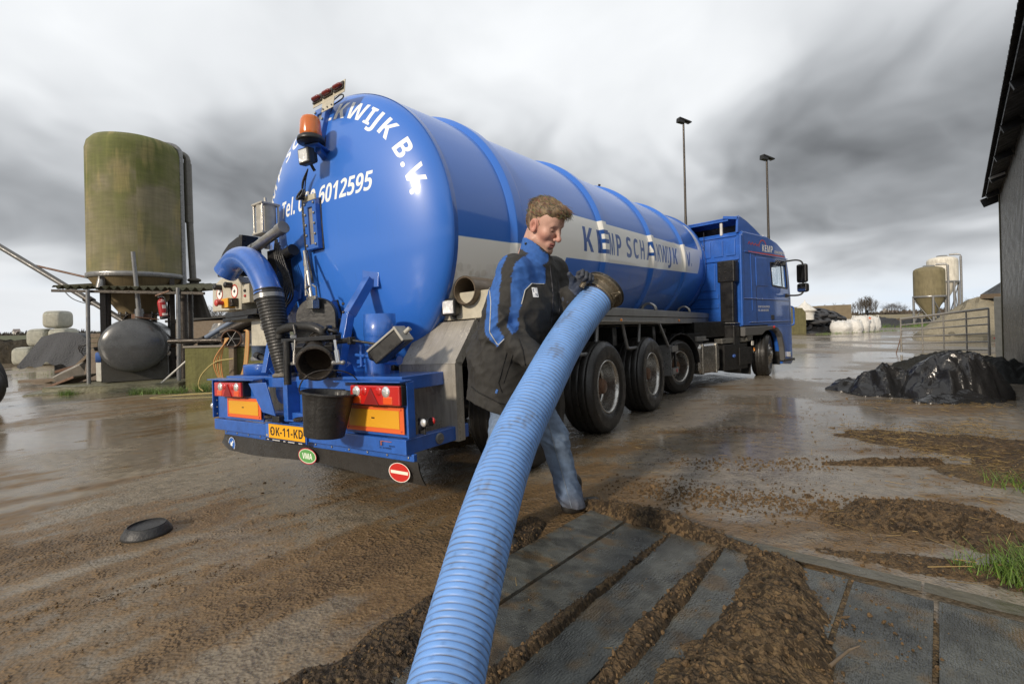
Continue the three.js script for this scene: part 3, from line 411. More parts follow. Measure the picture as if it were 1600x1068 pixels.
{ const a = T('air_cylinder', [place(box(0.13, 0.10, 0.26, [0, 0, 0], [0, 0, 0], 0.012), [0.1, 1.10, 1.03], [-0.62, 0.25, 0.2])], M.black); T('cylinder_cap', [place(box(0.14, 0.112, 0.018, [0, 0, 0], [0, 0, 0], 0.006), [0.128, 1.178, 1.12], [-0.62, 0.25, 0.2]), place(box(0.14, 0.016, 0.26, [0, 0.055, 0], [0, 0, 0], 0.006), [0.1, 1.10, 1.03], [-0.62, 0.25, 0.2]), bar([0.135, 1.18, 1.125], [0.15, 1.21, 1.16], 0.016)], M.greybox, a); }
T('valve_linkage', [bar([0, 1.15, 0.56], [0, 1.155, 0.78], 0.019), bar([0, 1.15, 0.78], [0.06, 1.11, 1.0], 0.009), ball(0.03, [0, 1.145, 0.56]), box(0.05, 0.05, 0.03, [0, 1.15, 0.76])], M.black);
// left rear corner: suction elbow, black hose, control boxes, arm
T('suction_elbow', tube([[-0.02, 1.80, -0.9], [-0.0, 1.865, -0.83], [0.0, 1.90, -0.72], [0, 1.885, -0.58], [0, 1.82, -0.45], [0, 1.72, -0.345], [0, 1.6, -0.265], [0, 1.565, -0.252]], 0.098, 60, 32, true), M.blue);
T('elbow_collar', [aim(new THREE.CylinderGeometry(0.106, 0.106, 0.03, 32), [0, -1, 0.22], [0, 1, 0]).translate(0, 1.575, -0.254)], M.blue);
{ const pts = Array.from({ length: 61 }, (_, i) => i / 60), g = surf(28, 160, (u, v) => { const c = [mix(0, 0.03, v), mix(1.585, 0.93, v), mix(-0.252, -0.1, v ** 1.05)], r = mix(0.107, 0.07, v) * (1 + 0.02 * Math.sin(v * 170)), t = u * 2 * PI; return [c[0] + r * Math.sin(t), c[1] + r * 0.2 * Math.cos(t), c[2] + r * Math.cos(t)]; }, false, true);
  const h = T('discharge_hose', [g], M.rubber); T('hose_clip', [aim(new THREE.CylinderGeometry(0.111, 0.11, 0.035, 32, 1, true), [0, -1, 0.2], [0, 1, 0]).translate(0, 1.53, -0.243)], M.galv, h); T('hose_end', [lathe([[0, 0], [0.085, 0], [0.09, 0.02], [0.06, 0.04]], 24).translate(0.03, 0.905, -0.11)], M.concrete, h); }
{ const c = T('control_box', [place(extrude([[-1.40, 1.505], [-0.865, 1.485], [-0.85, 1.722], [-0.9, 1.78], [-1.22, 1.80], [-1.385, 1.735]].map(([z, y]) => [z, y]), 0.24, 0.006), [0.2, 0, 0], [0, -PI / 2, 0], [1, 1, 1])], M.cream);
  for (const [z, y] of [[-1.245, 1.66], [-0.965, 1.655]]) decal(c, 'round_sticker', 0.12, 0.125, 96, 96, (x) => { x.fillStyle = '#b5473c'; x.fillRect(0, 0, 96, 96); x.fillStyle = '#f4f2ee'; x.beginPath(); x.arc(48, 48, 38, 0, 7); x.fill(); x.fillStyle = '#3a3a3a'; x.fillRect(32, 42, 30, 12); x.fillRect(44, 36, 12, 24); }, [0.077, y, z], { round: true });
  for (const [z, y] of [[-1.22, 1.715], [-1.02, 1.715]]) T('knob', [bar([0.09, y, z], [0.03, y, z], 0.026), ball(0.028, [0.03, y, z], [0.6, 1, 1], 12)], M.black, c);
  T('stop_box', [box(0.07, 0.085, 0.12, [0.05, 1.553, -1.02])], mat(0.7, 0.36, 0.03, 0.5), c); T('stop_button', [bar([0.02, 1.556, -1.045], [-0.035, 1.556, -1.05], 0.02), ball(0.032, [-0.035, 1.556, -1.05], [0.5, 1, 1], 14)], mat(0.5, 0.06, 0.05, 0.4), c); T('side_switch', [box(0.12, 0.07, 0.05, [0.08, 1.553, -0.925])], M.iron, c);
  T('arm_plate', [box(0.3, 0.05, 0.55, [0.22, 1.45, -0.86]), bar([0.2, 1.46, -1.0], [0.2, 1.395, -1.0], 0.12, 0.12, 24), box(0.2, 0.03, 0.44, [0.14, 1.405, -0.9])], M.black, c); }
{ const c = T('switch_box', [box(0.16, 0.165, 0.13, [0.17, 1.62, -0.80]), box(0.3, 0.2, 0.24, [0.32, 1.60, -0.63])], M.cream); T('button', [ball(0.014, [0.088, 1.645, -0.80]), ], M.black, c); T('button', [ball(0.013, [0.088, 1.60, -0.80])], M.red, c); }
T('fan_guard', [place(extrude([[-1.44, 1.845], [-1.42, 1.93], [-1.38, 2.0], [-1.31, 2.07], [-1.2, 2.13], [-1.05, 2.165], [-0.94, 2.168], [-0.955, 1.98], [-1.0, 1.8], [-1.1, 1.79]], 0.05, 0.01), [0.17, 0, 0], [0, -PI / 2, 0]), place(extrude([[-0.955, 2.17], [-0.905, 2.16], [-0.95, 1.8], [-1.0, 1.8]], 0.16, 0.01), [0.2, 0, 0], [0, -PI / 2, 0])], M.rubber);
{ const c = T('ram_cylinder', [bar([0.12, 1.995, -0.70], [0.12, 2.095, -0.26], 0.042, 0.042, 20)], M.steel); T('ram_cap', [bar([0.12, 2.09, -0.28], [0.12, 2.106, -0.21], 0.05, 0.05, 20)], M.galv, c); T('ram_cap', [bar([0.12, 1.992, -0.715], [0.12, 2.004, -0.66], 0.048, 0.048, 20)], M.galv, c); T('ram_bracket', [place(extrude([[-0.85, 1.86], [-0.62, 1.82], [-0.66, 2.04], [-0.73, 2.05]], 0.05, 0.004), [0.14, 0, 0], [0, -PI / 2, 0]), box(0.2, 0.36, 0.14, [0.3, 1.8, -0.56]), bar([0.25, 1.9, -0.52], [0.25, 1.95, -0.3], 0.05)], M.black, c); }
{ const c = T('air_filter', [shift(bar([0, 0, 0], [0, 0.25, 0], 0.078, 0.078, 24), 0.2, 2.13, -0.62), box(0.17, 0.02, 0.17, [0.2, 2.38, -0.62]), box(0.17, 0.02, 0.17, [0.2, 2.125, -0.62]), bar([0.2, 2.39, -0.62], [0.2, 2.45, -0.63], 0.012), bar([0.2, 2.0, -0.62], [0.2, 2.13, -0.62], 0.025)], M.greybox); for (const [x, z] of [[0.07, 0.07], [-0.07, 0.07], [0.07, -0.07], [-0.07, -0.07]]) T('tie_rod', [bar([0.2 + x, 2.12, -0.62 + z], [0.2 + x, 2.39, -0.62 + z], 0.009)], M.steel, c); }
T('loose_cables', [0, 1, 2, 3, 4].map((k) => tube([[0.24, 2.1 - k * 0.03, -0.55 + k * 0.02], [0.2, 1.9, -0.5 + k * 0.03], [0.22, 1.7 - k * 0.03, -0.40 + k * 0.03], [0.2, 1.45, -0.45 + k * 0.02], [0.18, 1.2, -0.5 + k * 0.03]], 0.009, 24, 6)), M.black);
{ const c = T('gauge_box', [place(box(0.14, 0.265, 0.34, [0, 0, 0], [0, 0, 0], 0.006), [0.22, 1.29, -0.67], [0.03, 0, 0])], M.cream); T('gauge', [shift(place(new THREE.TorusGeometry(0.034, 0.007, 8, 24), [0, 0, 0], [0, PI / 2, 0]), 0.146, 1.33, -0.63), shift(lathX([[0, 0.0], [0.032, 0.0], [0.032, 0.01]], 20), 0.142, 1.33, -0.63)], M.galv, c); decal(c, 'small_label', 0.09, 0.09, 64, 64, (x) => { x.fillStyle = '#e4e2da'; x.fillRect(0, 0, 64, 64); x.fillStyle = '#50607a'; x.font = 'bold 34px sans-serif'; x.fillText('C', 18, 46); }, [0.147, 1.235, -0.535]); }
{ const g = surf(24, 200, (u, v) => { const t = u * 2 * PI, r = 0.078 + 0.006 * Math.sin(v * 2 * PI * 20), y = mix(1.28, 1.04, v); return [0.28 + r * Math.cos(t), y, -0.93 + r * Math.sin(t)]; }, true, true); const c = T('spiral_hose', [g], mat(0.13, 0.17, 0.24, 0.5)); T('hose_clip', [lathe([[0.082, 0], [0.088, 0.005], [0.088, 0.03], [0.082, 0.035]], 24).translate(0.28, 1.03, -0.93)], M.galv, c); }
T('blue_drum', [lathe([[0, 0.14], [0.08, 0.14], [0.08, 0.10], [0.24, 0.10], [0.245, 0.09], [0.245, -0.02], [0.0, -0.02]], 36).translate(0.36, 0.9, -0.88), place(extrude([[-0.08, -0.12], [0.14, 0.14], [0.2, 0.14], [0.12, -0.12]], 0.02, 0.003), [0.14, 0.97, -0.45], [0, -PI / 2, 0])], M.blue);
T('hand_lever', [bar([0.14, 1.08, -0.72], [0.1, 1.02, -0.44], 0.02), bar([0.14, 1.08, -0.74], [0.13, 1.065, -0.66], 0.03)], M.black);
// marker lamps on rubber arms
for (const s of [1, -1]) { const c = T('marker_lamp', [box(0.012, 0.1, 0.06, [0.1, 0.60, 1.28 * s]), bar([0.1, 0.59, 1.275 * s], [0.06, 0.63, 1.33 * s], 0.02, 0.018), bar([0.06, 0.63, 1.33 * s], [0.06, 0.64, 1.40 * s], 0.024, 0.026)], M.rubber); T('clear_lens', [ball(0.024, [0.036, 0.636, 1.36 * s], [0.5, 1, 1])], M.lens, c); T('red_lens', [ball(0.022, [0.085, 0.64, 1.39 * s], [0.6, 1, 0.8])], M.red, c); }
// stainless wheel cover
for (const s of [1, -1]) {
  const prof = [[0.455, 0.43], [0.455, 0.955], [0.69, 1.255], [5.2, 1.24]], W = 0.54, zc = 1.26 - W / 2;
  const c = T('wheel_cover', prof.slice(0, -1).map((p, i) => beam([p[0], p[1], zc * s], [prof[i + 1][0], prof[i + 1][1], zc * s], W, 0.008, [1, 0, 0], 0)).concat([beam([0.49, 0.43, 1.258 * s], [0.49, 0.965, 1.258 * s], 0.006, 0.07, [1, 0, 0], 0), beam([0.485, 0.955, 1.258 * s], [0.73, 1.245, 1.258 * s], 0.006, 0.07, [1, 0, 0], 0), beam([0.47, 0.43, (1.26 - W) * s], [0.47, 0.955, (1.26 - W) * s], 0.006, 0.06, [1, 0, 0], 0)]), M.stainless);
  if (s > 0) { const p = T('lamp_bracket', [place(extrude([[0.82, 1.27], [1.42, 1.27], [1.42, 1.47], [0.93, 1.47], [0.82, 1.34]], 0.05, 0.004), [0.74, 0, 0], [0, -PI / 2, 0])], M.cream, c); workLamp(p, [0.66, 1.365, 1.06], 0.1, 0.05); T('wire_tail', tube([[0.68, 1.31, 1.06], [0.67, 1.285, 1.07], [0.69, 1.27, 1.09]], 0.006, 10, 6), M.black, p); }
}
// hose troughs along both sides: open tubes above the rails
for (const s of [1, -1]) T('hose_trough', [lathX([[0.095, 0.66], [0.108, 0.66], [0.108, 1.4], [0.108, 2.1], [0.095, 2.1], [0.095, 0.66]].map(([r, h]) => [r, h]), 28).translate(0, 1.475, 1.2 * s)], M.wood);
// side rails, tubes, lamps
for (const s of [1, -1]) {
  const c = T('side_rail', [box(8.3, 0.095, 0.14, [4.95, 1.365, 1.135 * s], [0, 0, -0.0], 0.006), box(8.3, 0.1, 0.11, [4.95, 1.264, 1.135 * s], [0, 0, 0], 0.006), box(8.3, 0.012, 0.5, [4.95, 1.418, 0.93 * s], [0, 0, 0], 0.003)], M.rail);
  for (const x of [3.7, 6.35, 8.8]) T('side_lamp', [ball(0.024, [x, 1.265, 1.192 * s], [1.5, 1, 0.6])], M.amber, c);
  for (const x of [1.3, 2.55, 3.95]) T('guard_tube', tube([[x - 0.17, 1.22, 1.17 * s], [x - 0.06, 0.94, 1.17 * s], [x + 0.0, 0.9, 1.17 * s], [x + 0.32, 0.9, 1.17 * s], [x + 0.38, 0.94, 1.17 * s], [x + 0.46, 1.22, 1.17 * s]], 0.022, 50, 10), M.galv, c);
  T('support_bar', [beam([5.3, 1.22, 1.17 * s], [5.72, 0.84, 1.17 * s], 0.03, 0.04), box(0.02, 0.5, 0.3, [5.72, 0.62, 1.05 * s])], M.galv, c);
  T('reflector_bracket', [box(0.34, 0.1, 0.05, [5.93, 0.80, 1.19 * s]), box(0.32, 0.1, 0.05, [5.9, 0.44, 1.19 * s])], M.galv, c);
  T('reflector_upright', [box(0.07, 0.5, 0.03, [6.08, 0.62, 1.16 * s])], M.black, c); T('side_reflector', [place(lathe([[0, 0.01], [0.03, 0.008], [0.03, 0]], 16), [5.95, 0.44, 1.217 * s], [PI / 2 * s, 0, 0])], M.red, c);
}
// hose carriers on the right rail
for (const x of [5.1, 7.1]) T('hose_carrier', [shift(place(new THREE.TorusGeometry(0.11, 0.02, 8, 28, PI), [0, 0, 0], [0, PI / 2, 0]), x, 1.42, 1.08), shift(place(new THREE.TorusGeometry(0.11, 0.012, 8, 28, PI), [0, 0, 0], [0, PI / 2, 0]), x + 0.06, 1.42, 1.08)], M.steel);
T('roof_fittings', [box(0.08, 0.07, 0.06, rim(5.9, 1.45, TR + 0.03)), bar(rim(5.2, 1.25, TR), rim(5.2, 1.25, TR + 0.09), 0.02), box(0.05, 0.1, 0.05, rim(7.6, 1.35, TR + 0.04))], M.black);
// chassis
T('chassis', [box(8.6, 0.3, 0.12, [4.9, 1.02, 0.42]), box(8.6, 0.3, 0.12, [4.9, 1.02, -0.42]), ...[0.9, 2.2, 3.8, 5.4, 7.2, 8.9].map((x) => box(0.14, 0.24, 2.1, [x, 1.06, 0])), box(0.9, 0.5, 0.5, [6.6, 0.85, -0.85]), ...[2.2, 3.8, 5.2].flatMap((x) => [1, -1].map((s) => bar([x, 1.0, 0.7 * s], [x, 0.6, 0.7 * s], 0.12)))], M.dark);
T('belly_frame', [...[1.6, 4.0, 6.4, 8.2].map((x) => box(0.12, 0.34, 1.7, [x, 1.12, 0])), box(8.0, 0.02, 1.9, [4.8, 1.2, 0])], M.dark);
// wheels
function makeWheel(name, parent, R, W, x, z, side, opts = {}) {
  const w = new THREE.Group(); w.name = name; w.position.set(x, R - 0.004, z); parent.add(w); if (side < 0) w.rotation.y = PI; if (opts.steer) w.rotation.y += opts.steer;
  const h = W / 2, rb = R * 0.56;                                     // profile [radius, along the axle], outer face at +h
  const tread = []; const gro = [-0.62, -0.22, 0.2, 0.6]; tread.push([R - 0.035, -h + 0.012], [R - 0.008, -h + 0.045]); for (const k of gro) tread.push([R, k * h - 0.013], [R - 0.014, k * h - 0.009], [R - 0.014, k * h + 0.009], [R, k * h + 0.013]); tread.push([R - 0.008, h - 0.045], [R - 0.035, h - 0.012]);
  const g = lathZ([[rb, -h + 0.06], [rb + 0.02, -h + 0.02], [R * 0.72, -h - 0.006], [R * 0.86, -h - 0.004], ...tread, [R * 0.9, h + 0.002], [R * 0.87, h + 0.006], [R * 0.84, h + 0.004], [R * 0.72, h + 0.008], [R * 0.66, h + 0.002], [rb + 0.025, h - 0.01], [rb + 0.008, h - 0.02], [rb, h - 0.05]], 72); g.computeVertexNormals();
  T('tyre', [g], M.tyre, w);
  const deep = opts.front ? h - 0.03 : h - 0.2;
  T('rim', [lathZ([[rb + 0.012, h - 0.025], [rb + 0.006, h - 0.012], [rb - 0.008, h - 0.016], [rb - 0.016, h - 0.04], [rb - 0.022, h - 0.06], [rb - 0.03, deep + 0.03], [rb - 0.05, deep]], 56)], M.alloy, w);
  if (opts.front) {
    T('rim_disc', [lathZ([[rb - 0.045, deep], [rb - 0.07, deep + 0.012], [0.17, deep + 0.05], [0.15, deep + 0.052], [0.12, deep + 0.04], [0.1, deep + 0.05], [0, deep + 0.055]], 48)], M.alloy, w);
    T('rim_holes', Array.from({ length: 10 }, (_, i) => shift(new THREE.CircleGeometry(0.022, 14), 0.2 * Math.cos(i * 0.628), 0.2 * Math.sin(i * 0.628), deep + 0.038)), M.dark, w);
  } else T('rim_disc', [lathZ([[rb - 0.045, deep], [rb - 0.07, deep - 0.03], [0.15, deep - 0.035], [0.14, deep - 0.02], [0.12, deep + 0.0]], 48)], M.iron, w);
  T('hub', [lathZ([[0.13, deep - 0.02], [0.115, deep + 0.05], [0.09, deep + 0.06], [0.085, deep + 0.12], [0.07, deep + 0.135], [0, deep + 0.14]].map(([r, y]) => [r, opts.front ? y * 0.6 + deep * 0.4 : y]), 28)], opts.front ? M.alloy : M.rust, w);
  for (let i = 0; i < 10; i++) T('wheel_nut', [bar([0.145 * Math.cos(i * 0.628), 0.145 * Math.sin(i * 0.628), deep - 0.03 + (opts.front ? 0.06 : 0)], [0.145 * Math.cos(i * 0.628), 0.145 * Math.sin(i * 0.628), deep + 0.02 + (opts.front ? 0.05 : 0)], 0.015, 0.013, 6)], M.iron, w);
  return w;
}
for (const x of [1.46, 3.01, 4.56]) { for (const s of [1, -1]) makeWheel('wheel', trailer, 0.516, 0.385, x, 1.093 * s, s); T('axle', [bar([x, 0.51, -1.0], [x, 0.51, 1.0], 0.07)], M.dark); }

// ---------------------------------------------------------------- bucket hanging on the outlet
{ trailer.updateMatrixWorld(true); const p = V(-0.19, 0.555, 0.705).applyMatrix4(trailer.matrixWorld);
  const b = thing('bucket', 'black rubber bucket hanging by its wire handle under the tanker outlet', 'bucket', p.toArray()); b.rotation.set(0.02, 0.6, -0.13);
  obj('bucket_body', [lathe([[0, 0.012], [0.112, 0.012], [0.116, 0.0], [0.122, 0.004], [0.148, 0.2], [0.158, 0.262], [0.168, 0.264], [0.17, 0.274], [0.166, 0.28], [0.156, 0.278], [0.146, 0.24], [0.116, 0.02], [0, 0.018]], 48)], M.rubber, b);
  obj('wire_handle', tube([[-0.165, 0.26, 0], [-0.178, 0.3, 0.0], [-0.16, 0.36, 0.02], [-0.1, 0.405, 0.03], [0, 0.42, 0.035], [0.1, 0.405, 0.03], [0.165, 0.36, 0.02], [0.178, 0.3, 0], [0.165, 0.26, 0]], 0.0045, 40, 6), M.iron, b); }
// ---------------------------------------------------------------- tractor unit; local x forward, origin on the ground under the front axle
{
  const P0 = [4.77, 0, -11.05]; P0[1] = gy(P0[0], P0[2]);
  const t = thing('truck_tractor', 'blue truck tractor unit with sleeper cab coupled to the far end of the tanker', 'truck', P0, 37.5 * PI / 180);
  const K = (name, geos, m, parent = t) => obj(name, geos, m, parent);
  const paint = mat(0.025, 0.125, 0.52, 0.36, 0, { map: again(grime, 0.9), clearcoat: 1, clearcoatRoughness: 0.06, metres: true });
  const W = 1.2, R0 = -1.1;
  // cab body: side outline extruded across, with openings for the door windows cut by building the sides as plates
  const outline = [[R0, 1.1], [R0, 2.93], [R0 + 0.06, 3.0], [0.0, 2.98], [0.5, 2.88], [0.80, 2.74], [0.95, 2.55], [1.03, 2.3], [1.12, 1.7], [1.14, 1.1]];
  const win = [[0.13, 2.44], [0.86, 2.47], [0.94, 1.9], [0.2, 1.95]];
  const cab = new THREE.Group(); cab.name = 'cab'; t.add(cab);
  for (const s of [1, -1]) K('side_panel', [shift(extrude(outline, 0.04, 0.012, [win]), 0, 0, (W - 0.02) * s)], paint, cab);
  const skin = []; for (let i = 0; i < outline.length - 1; i++) { if (i === 0 || i === 6 || i === 7) continue; skin.push(beam([...outline[i], 0], [...outline[i + 1], 0], 2 * W - 0.04, 0.03, [0, 0, 1].map((v, k) => (k === 2 ? 0 : k === 1 ? 1 : 0)), 0.004)); }
  K('roof', skin, paint, cab);
  K('front_panel', [beam([1.12, 1.75, 0], [1.14, 1.1, 0], 2 * W - 0.04, 0.04, [1, 0, 0]), beam([0.95, 2.55, 0], [0.99, 2.42, 0], 2 * W - 0.04, 0.04, [1, 0, 0])], paint, cab);
  K('windscreen', [beam([0.985, 2.43, 0], [1.115, 1.74, 0], 2 * W - 0.1, 0.008, [1, 0, 0], 0)], M.glass, cab);
  K('rear_wall', [box(0.03, 1.86, 2 * W - 0.04, [R0 + 0.015, 2.02, 0])], paint, cab);
  K('floor', [box(2.2, 0.1, 2 * W - 0.06, [0, 1.1, 0])], M.dark, cab);
  K('interior', [box(0.5, 0.5, 0.55, [-0.15, 1.4, 0.62], [0, 0, 0], 0.08), box(0.16, 0.7, 0.5, [-0.38, 1.9, 0.62], [0, 0, 0.15], 0.07), box(0.3, 0.35, 2.2, [0.93, 1.55, 0], [0, 0, 0], 0.05), box(0.03, 1.5, 2.2, [-0.62, 1.9, 0])], M.dark, cab);
  K('steering_wheel', [place(new THREE.TorusGeometry(0.2, 0.018, 8, 28), [0.68, 1.85, -0.6], [0, PI / 2, -0.5])], M.black, cab);
  // pressed ribs and panels on the back wall
  const ribs = []; const press = (z, y, w, h) => ribs.push(box(0.03, h, w, [R0 - 0.008, y, z], [0, 0, 0], 0.014));
  for (const z of [-0.75, -0.45, -0.15, 0.15, 0.45, 0.72, 0.98]) K('pressed_panel', [box(0.03, 0.34, 0.2, [R0 - 0.006, 2.7, z], [0, 0, 0], 0.014)], paint, cab);
  for (const z of [-0.7, -0.1, 0.42]) K('pressed_panel', [box(0.03, 0.56, 0.44, [R0 - 0.006, 2.12, z], [0, 0, 0], 0.014)], paint, cab);
  for (const y of [1.72, 1.52]) K('pressed_rib', [box(0.03, 0.1, 1.6, [R0 - 0.006, y, -0.1], [0, 0, 0], 0.014)], paint, cab);
  K('wall_rail', [box(0.04, 0.03, 2.3, [R0 - 0.012, 2.45, 0]), box(0.02, 0.02, 2.2, [R0 - 0.02, 2.93, 0])], paint, cab);
  K('rear_foot', [box(0.12, 0.34, 0.16, [R0 + 0.02, 0.98, 0.72]), box(0.08, 0.2, 0.9, [R0 + 0.02, 1.2, 0.3])], paint, cab);
  // roof spoiler: a hollow wind deflector, its opening to the rear
  const sp = [[R0 - 0.06, 2.98], [R0 - 0.02, 3.3], [R0 + 0.06, 3.32], [-0.75, 3.25], [-0.4, 3.12], [-0.12, 2.99]];
  for (const s of [1, -1]) K('spoiler_cheek', [shift(extrude(sp, 0.05, 0.014), 0, 0, 1.13 * s)], paint, cab);
  K('spoiler_top', [[1, 2], [2, 3], [3, 4], [4, 5]].map(([a, b]) => beam([...sp[a], 0], [...sp[b], 0], 2.26, 0.03, [0, 1, 0])), paint, cab);
  K('spoiler_lip', [box(0.07, 0.035, 2.0, [R0 - 0.0, 3.26, -0.05]), box(0.06, 0.06, 0.3, [R0 - 0.02, 3.3, 1.0], [0.2, 0, 0])], paint, cab);
  K('spoiler_frame', [box(0.02, 0.26, 2.2, [-0.7, 3.08, 0], [0, 0, 0], 0)], M.dark, cab);
  K('white_post', [box(0.04, 0.26, 0.05, [R0 + 0.02, 3.1, 0.78])], M.white, cab);
  K('aerial', [bar([R0 - 0.04, 3.1, 0.42], [R0 - 0.04, 2.42, 0.42], 0.006), ball(0.02, [R0 - 0.04, 2.42, 0.42])], M.black, cab);
  // corner deflector, door lines, door window furniture
  K('corner_fin', [box(0.1, 1.84, 0.05, [R0 + 0.0, 2.02, W - 0.01], [0, 0, 0], 0.024), box(0.03, 1.2, 0.012, [-0.72, 2.0, W + 0.002], [0, 0, 0.03], 0.005)], paint, cab);
  const seam = (x0, y0, x1, y1, w = 0.01) => beam([x0, y0, W + 0.0015], [x1, y1, W + 0.0015], 0.003, w, [-(y1 - y0), x1 - x0, 0], 0);
  K('door_seam', [seam(-0.52, 1.14, -0.52, 2.6), seam(1.05, 1.14, 1.02, 2.2)], M.dark, cab);
  K('side_moulding', [box(2.1, 0.022, 0.03, [-0.02, 1.645, W + 0.002], [0, 0, -0.012], 0.01), box(1.9, 0.02, 0.03, [0.1, 1.17, W + 0.002], [0, 0, 0], 0.008)], paint, cab);
  K('roof_gutter', [beam([R0 + 0.1, 2.6, W + 0.005], [0.98, 2.56, W + 0.005], 0.02, 0.02)], paint, cab);
  K('pressed_panel', [box(0.5, 0.6, 0.02, [-0.28, 2.22, W + 0.002], [0, 0, 0.02], 0.009)], paint, cab);
  K('door_window', [shift(extrude(win, 0.008, 0), 0, 0, W - 0.03)], M.glass, cab); K('door_window', [shift(extrude(win, 0.008, 0), 0, 0, -W + 0.03)], M.glass, cab);
  K('window_frame', [[0, 1], [1, 2], [2, 3], [3, 0]].map(([a, b]) => beam([...win[a], W + 0.0], [...win[b], W + 0.0], 0.025, 0.03, [0, 0, 1].map((v, k) => (k === 1 ? 1 : 0.01)))).concat([beam([0.66, 2.46, W - 0.01], [0.72, 1.92, W - 0.01], 0.02, 0.02, [1, 0, 0])]), M.black, cab);
  K('wind_visor', [box(0.5, 0.1, 0.02, [0.55, 2.46, W + 0.035], [0.5, 0, 0])], mat(0.05, 0.05, 0.05, 0.15, 0, { clearcoat: 1 }), cab);
  K('door_handle', [box(0.13, 0.1, 0.02, [0.18, 1.26, W + 0.004])], M.black, cab);
  decal(cab, 'cab_lettering', 1.72, 0.34, 860, 170, (x, w, h) => { x.clearRect(0, 0, w, h); x.strokeStyle = '#c2452c'; x.lineWidth = 9; x.beginPath(); x.moveTo(10, 70); for (let i = 0; i < 7; i++) x.lineTo(40 + i * 32, i % 2 ? 72 : 42 + i * 2); x.lineTo(250, 60); x.stroke(); x.lineWidth = 12; x.beginPath(); x.arc(330, 88, 84, PI * 1.02, PI * 1.9); x.stroke(); x.fillStyle = '#c2452c'; x.fillRect(10, 138, 840, 14); x.fillStyle = '#f0eee8'; x.font = 'bold 100px sans-serif'; x.save(); x.translate(310, 122); x.scale(0.95, 1); x.fillText('KEMP', 0, 0); x.restore(); x.font = 'bold 40px sans-serif'; x.fillText('SCHALKWIJK BV', 600, 122, 255); }, [0.0, 2.73, W + 0.0035], { side: 'right', clear: true });
  decal(cab, 'door_lettering', 0.6, 0.16, 300, 80, (x, w, h) => { x.clearRect(0, 0, w, h); x.fillStyle = '#dfe3ea'; x.font = 'bold 30px sans-serif'; x.fillText('KEMP SCHALKWIJK', 4, 32); x.fillText('TEL. 030-6012595', 4, 70); }, [-0.18, 1.45, W + 0.0035], { side: 'right', clear: true });
  // bumper corner, step, wheel arch
  const arch = [[0.62, 0.22], [0.60, 0.5], [0.56, 0.72], [0.44, 0.9], [0.25, 1.0], [0.0, 1.04], [0.0, 1.1], [1.14, 1.1], [1.16, 0.24], [1.08, 0.18]];
  for (const s of [1, -1]) K('bumper_corner', [shift(extrude(arch, 0.16, 0.02), 0, 0, (W - 0.08) * s)], paint, cab);
  K('front_bumper', [box(0.14, 0.86, 2.2, [1.09, 0.66, 0])], paint, cab);
  for (const s of [1, -1]) K('wheel_arch', [shift(extrude([[R0 - 0.04, 0.9], [R0 - 0.04, 1.08], [0.1, 1.08], [0.34, 1.03], [0.52, 0.9], [0.62, 0.62], [0.66, 0.3], [0.6, 0.3], [0.55, 0.6], [0.46, 0.82], [0.3, 0.95], [0.1, 1.0], [-0.25, 0.98], [-0.4, 0.9]], 0.1, 0.012), 0, 0, (W + 0.0) * s)], mat(0.10, 0.10, 0.10, 0.6), cab);
  K('arch_liner', [box(1.2, 0.05, 0.6, [0.02, 1.02, 0.85]), box(0.04, 0.8, 0.6, [0.62, 0.6, 0.85])], M.dark, cab);
  K('fog_lamp', [box(0.03, 0.11, 0.11, [0.86, 0.42, W + 0.02])], M.lens, cab); K('step', [box(0.5, 0.05, 0.12, [0.85, 0.3, W + 0.01])], M.black, cab); K('side_lamp', [ball(0.03, [0.12, 1.05, W + 0.06], [1.4, 1, 0.6])], M.red, cab);
  K('grab_rail', tube([[1.16, 1.5, W - 0.03], [1.24, 1.46, W], [1.26, 1.3, W], [1.25, 1.1, W], [1.18, 1.06, W - 0.03]], 0.02, 24, 8), paint, cab);
  // roof lamps
  K('roof_lamp_bar', [box(0.12, 0.05, 1.9, [0.28, 3.0, 0]), box(0.04, 0.14, 0.05, [0.26, 3.0, 1.0])], M.white, cab); K('roof_beacon', [box(0.14, 0.1, 0.2, [0.18, 3.02, 0.85], [0, 0, 0], 0.03)], M.red, cab); K('roof_lamp', [ball(0.07, [0.62, 2.93, 1.0], [1, 0.8, 1])], M.chrome, cab);
  // mirrors
  for (const s of [1, -1]) { K('mirror_arm', [...tube([[0.8, 2.5, W * s], [0.95, 2.52, (W + 0.2) * s], [1.0, 2.46, (W + 0.3) * s], [1.0, 2.3, (W + 0.3) * s]], 0.018, 24, 8), ...tube([[0.86, 1.74, W * s], [0.98, 1.74, (W + 0.22) * s], [1.02, 1.82, (W + 0.3) * s], [1.02, 2.05, (W + 0.3) * s]], 0.02, 24, 8), box(0.1, 0.08, 0.05, [0.88, 1.74, (W + 0.01) * s])], M.black, cab); K('mirror', [box(0.1, 0.42, 0.24, [1.02, 2.22, (W + 0.29) * s], [0, -0.25 * s, 0], 0.045)], M.black, cab); K('mirror_glass', [box(0.006, 0.36, 0.19, [0.971, 2.22, (W + 0.28) * s], [0, -0.25 * s, 0], 0.002)], M.chrome, cab); K('wide_mirror', [box(0.12, 0.2, 0.24, [1.02, 1.9, (W + 0.3) * s], [0, -0.25 * s, 0], 0.045)], M.black, cab); K('mirror_glass', [box(0.006, 0.15, 0.19, [0.961, 1.9, (W + 0.29) * s], [0, -0.25 * s, 0], 0.002)], M.chrome, cab); }
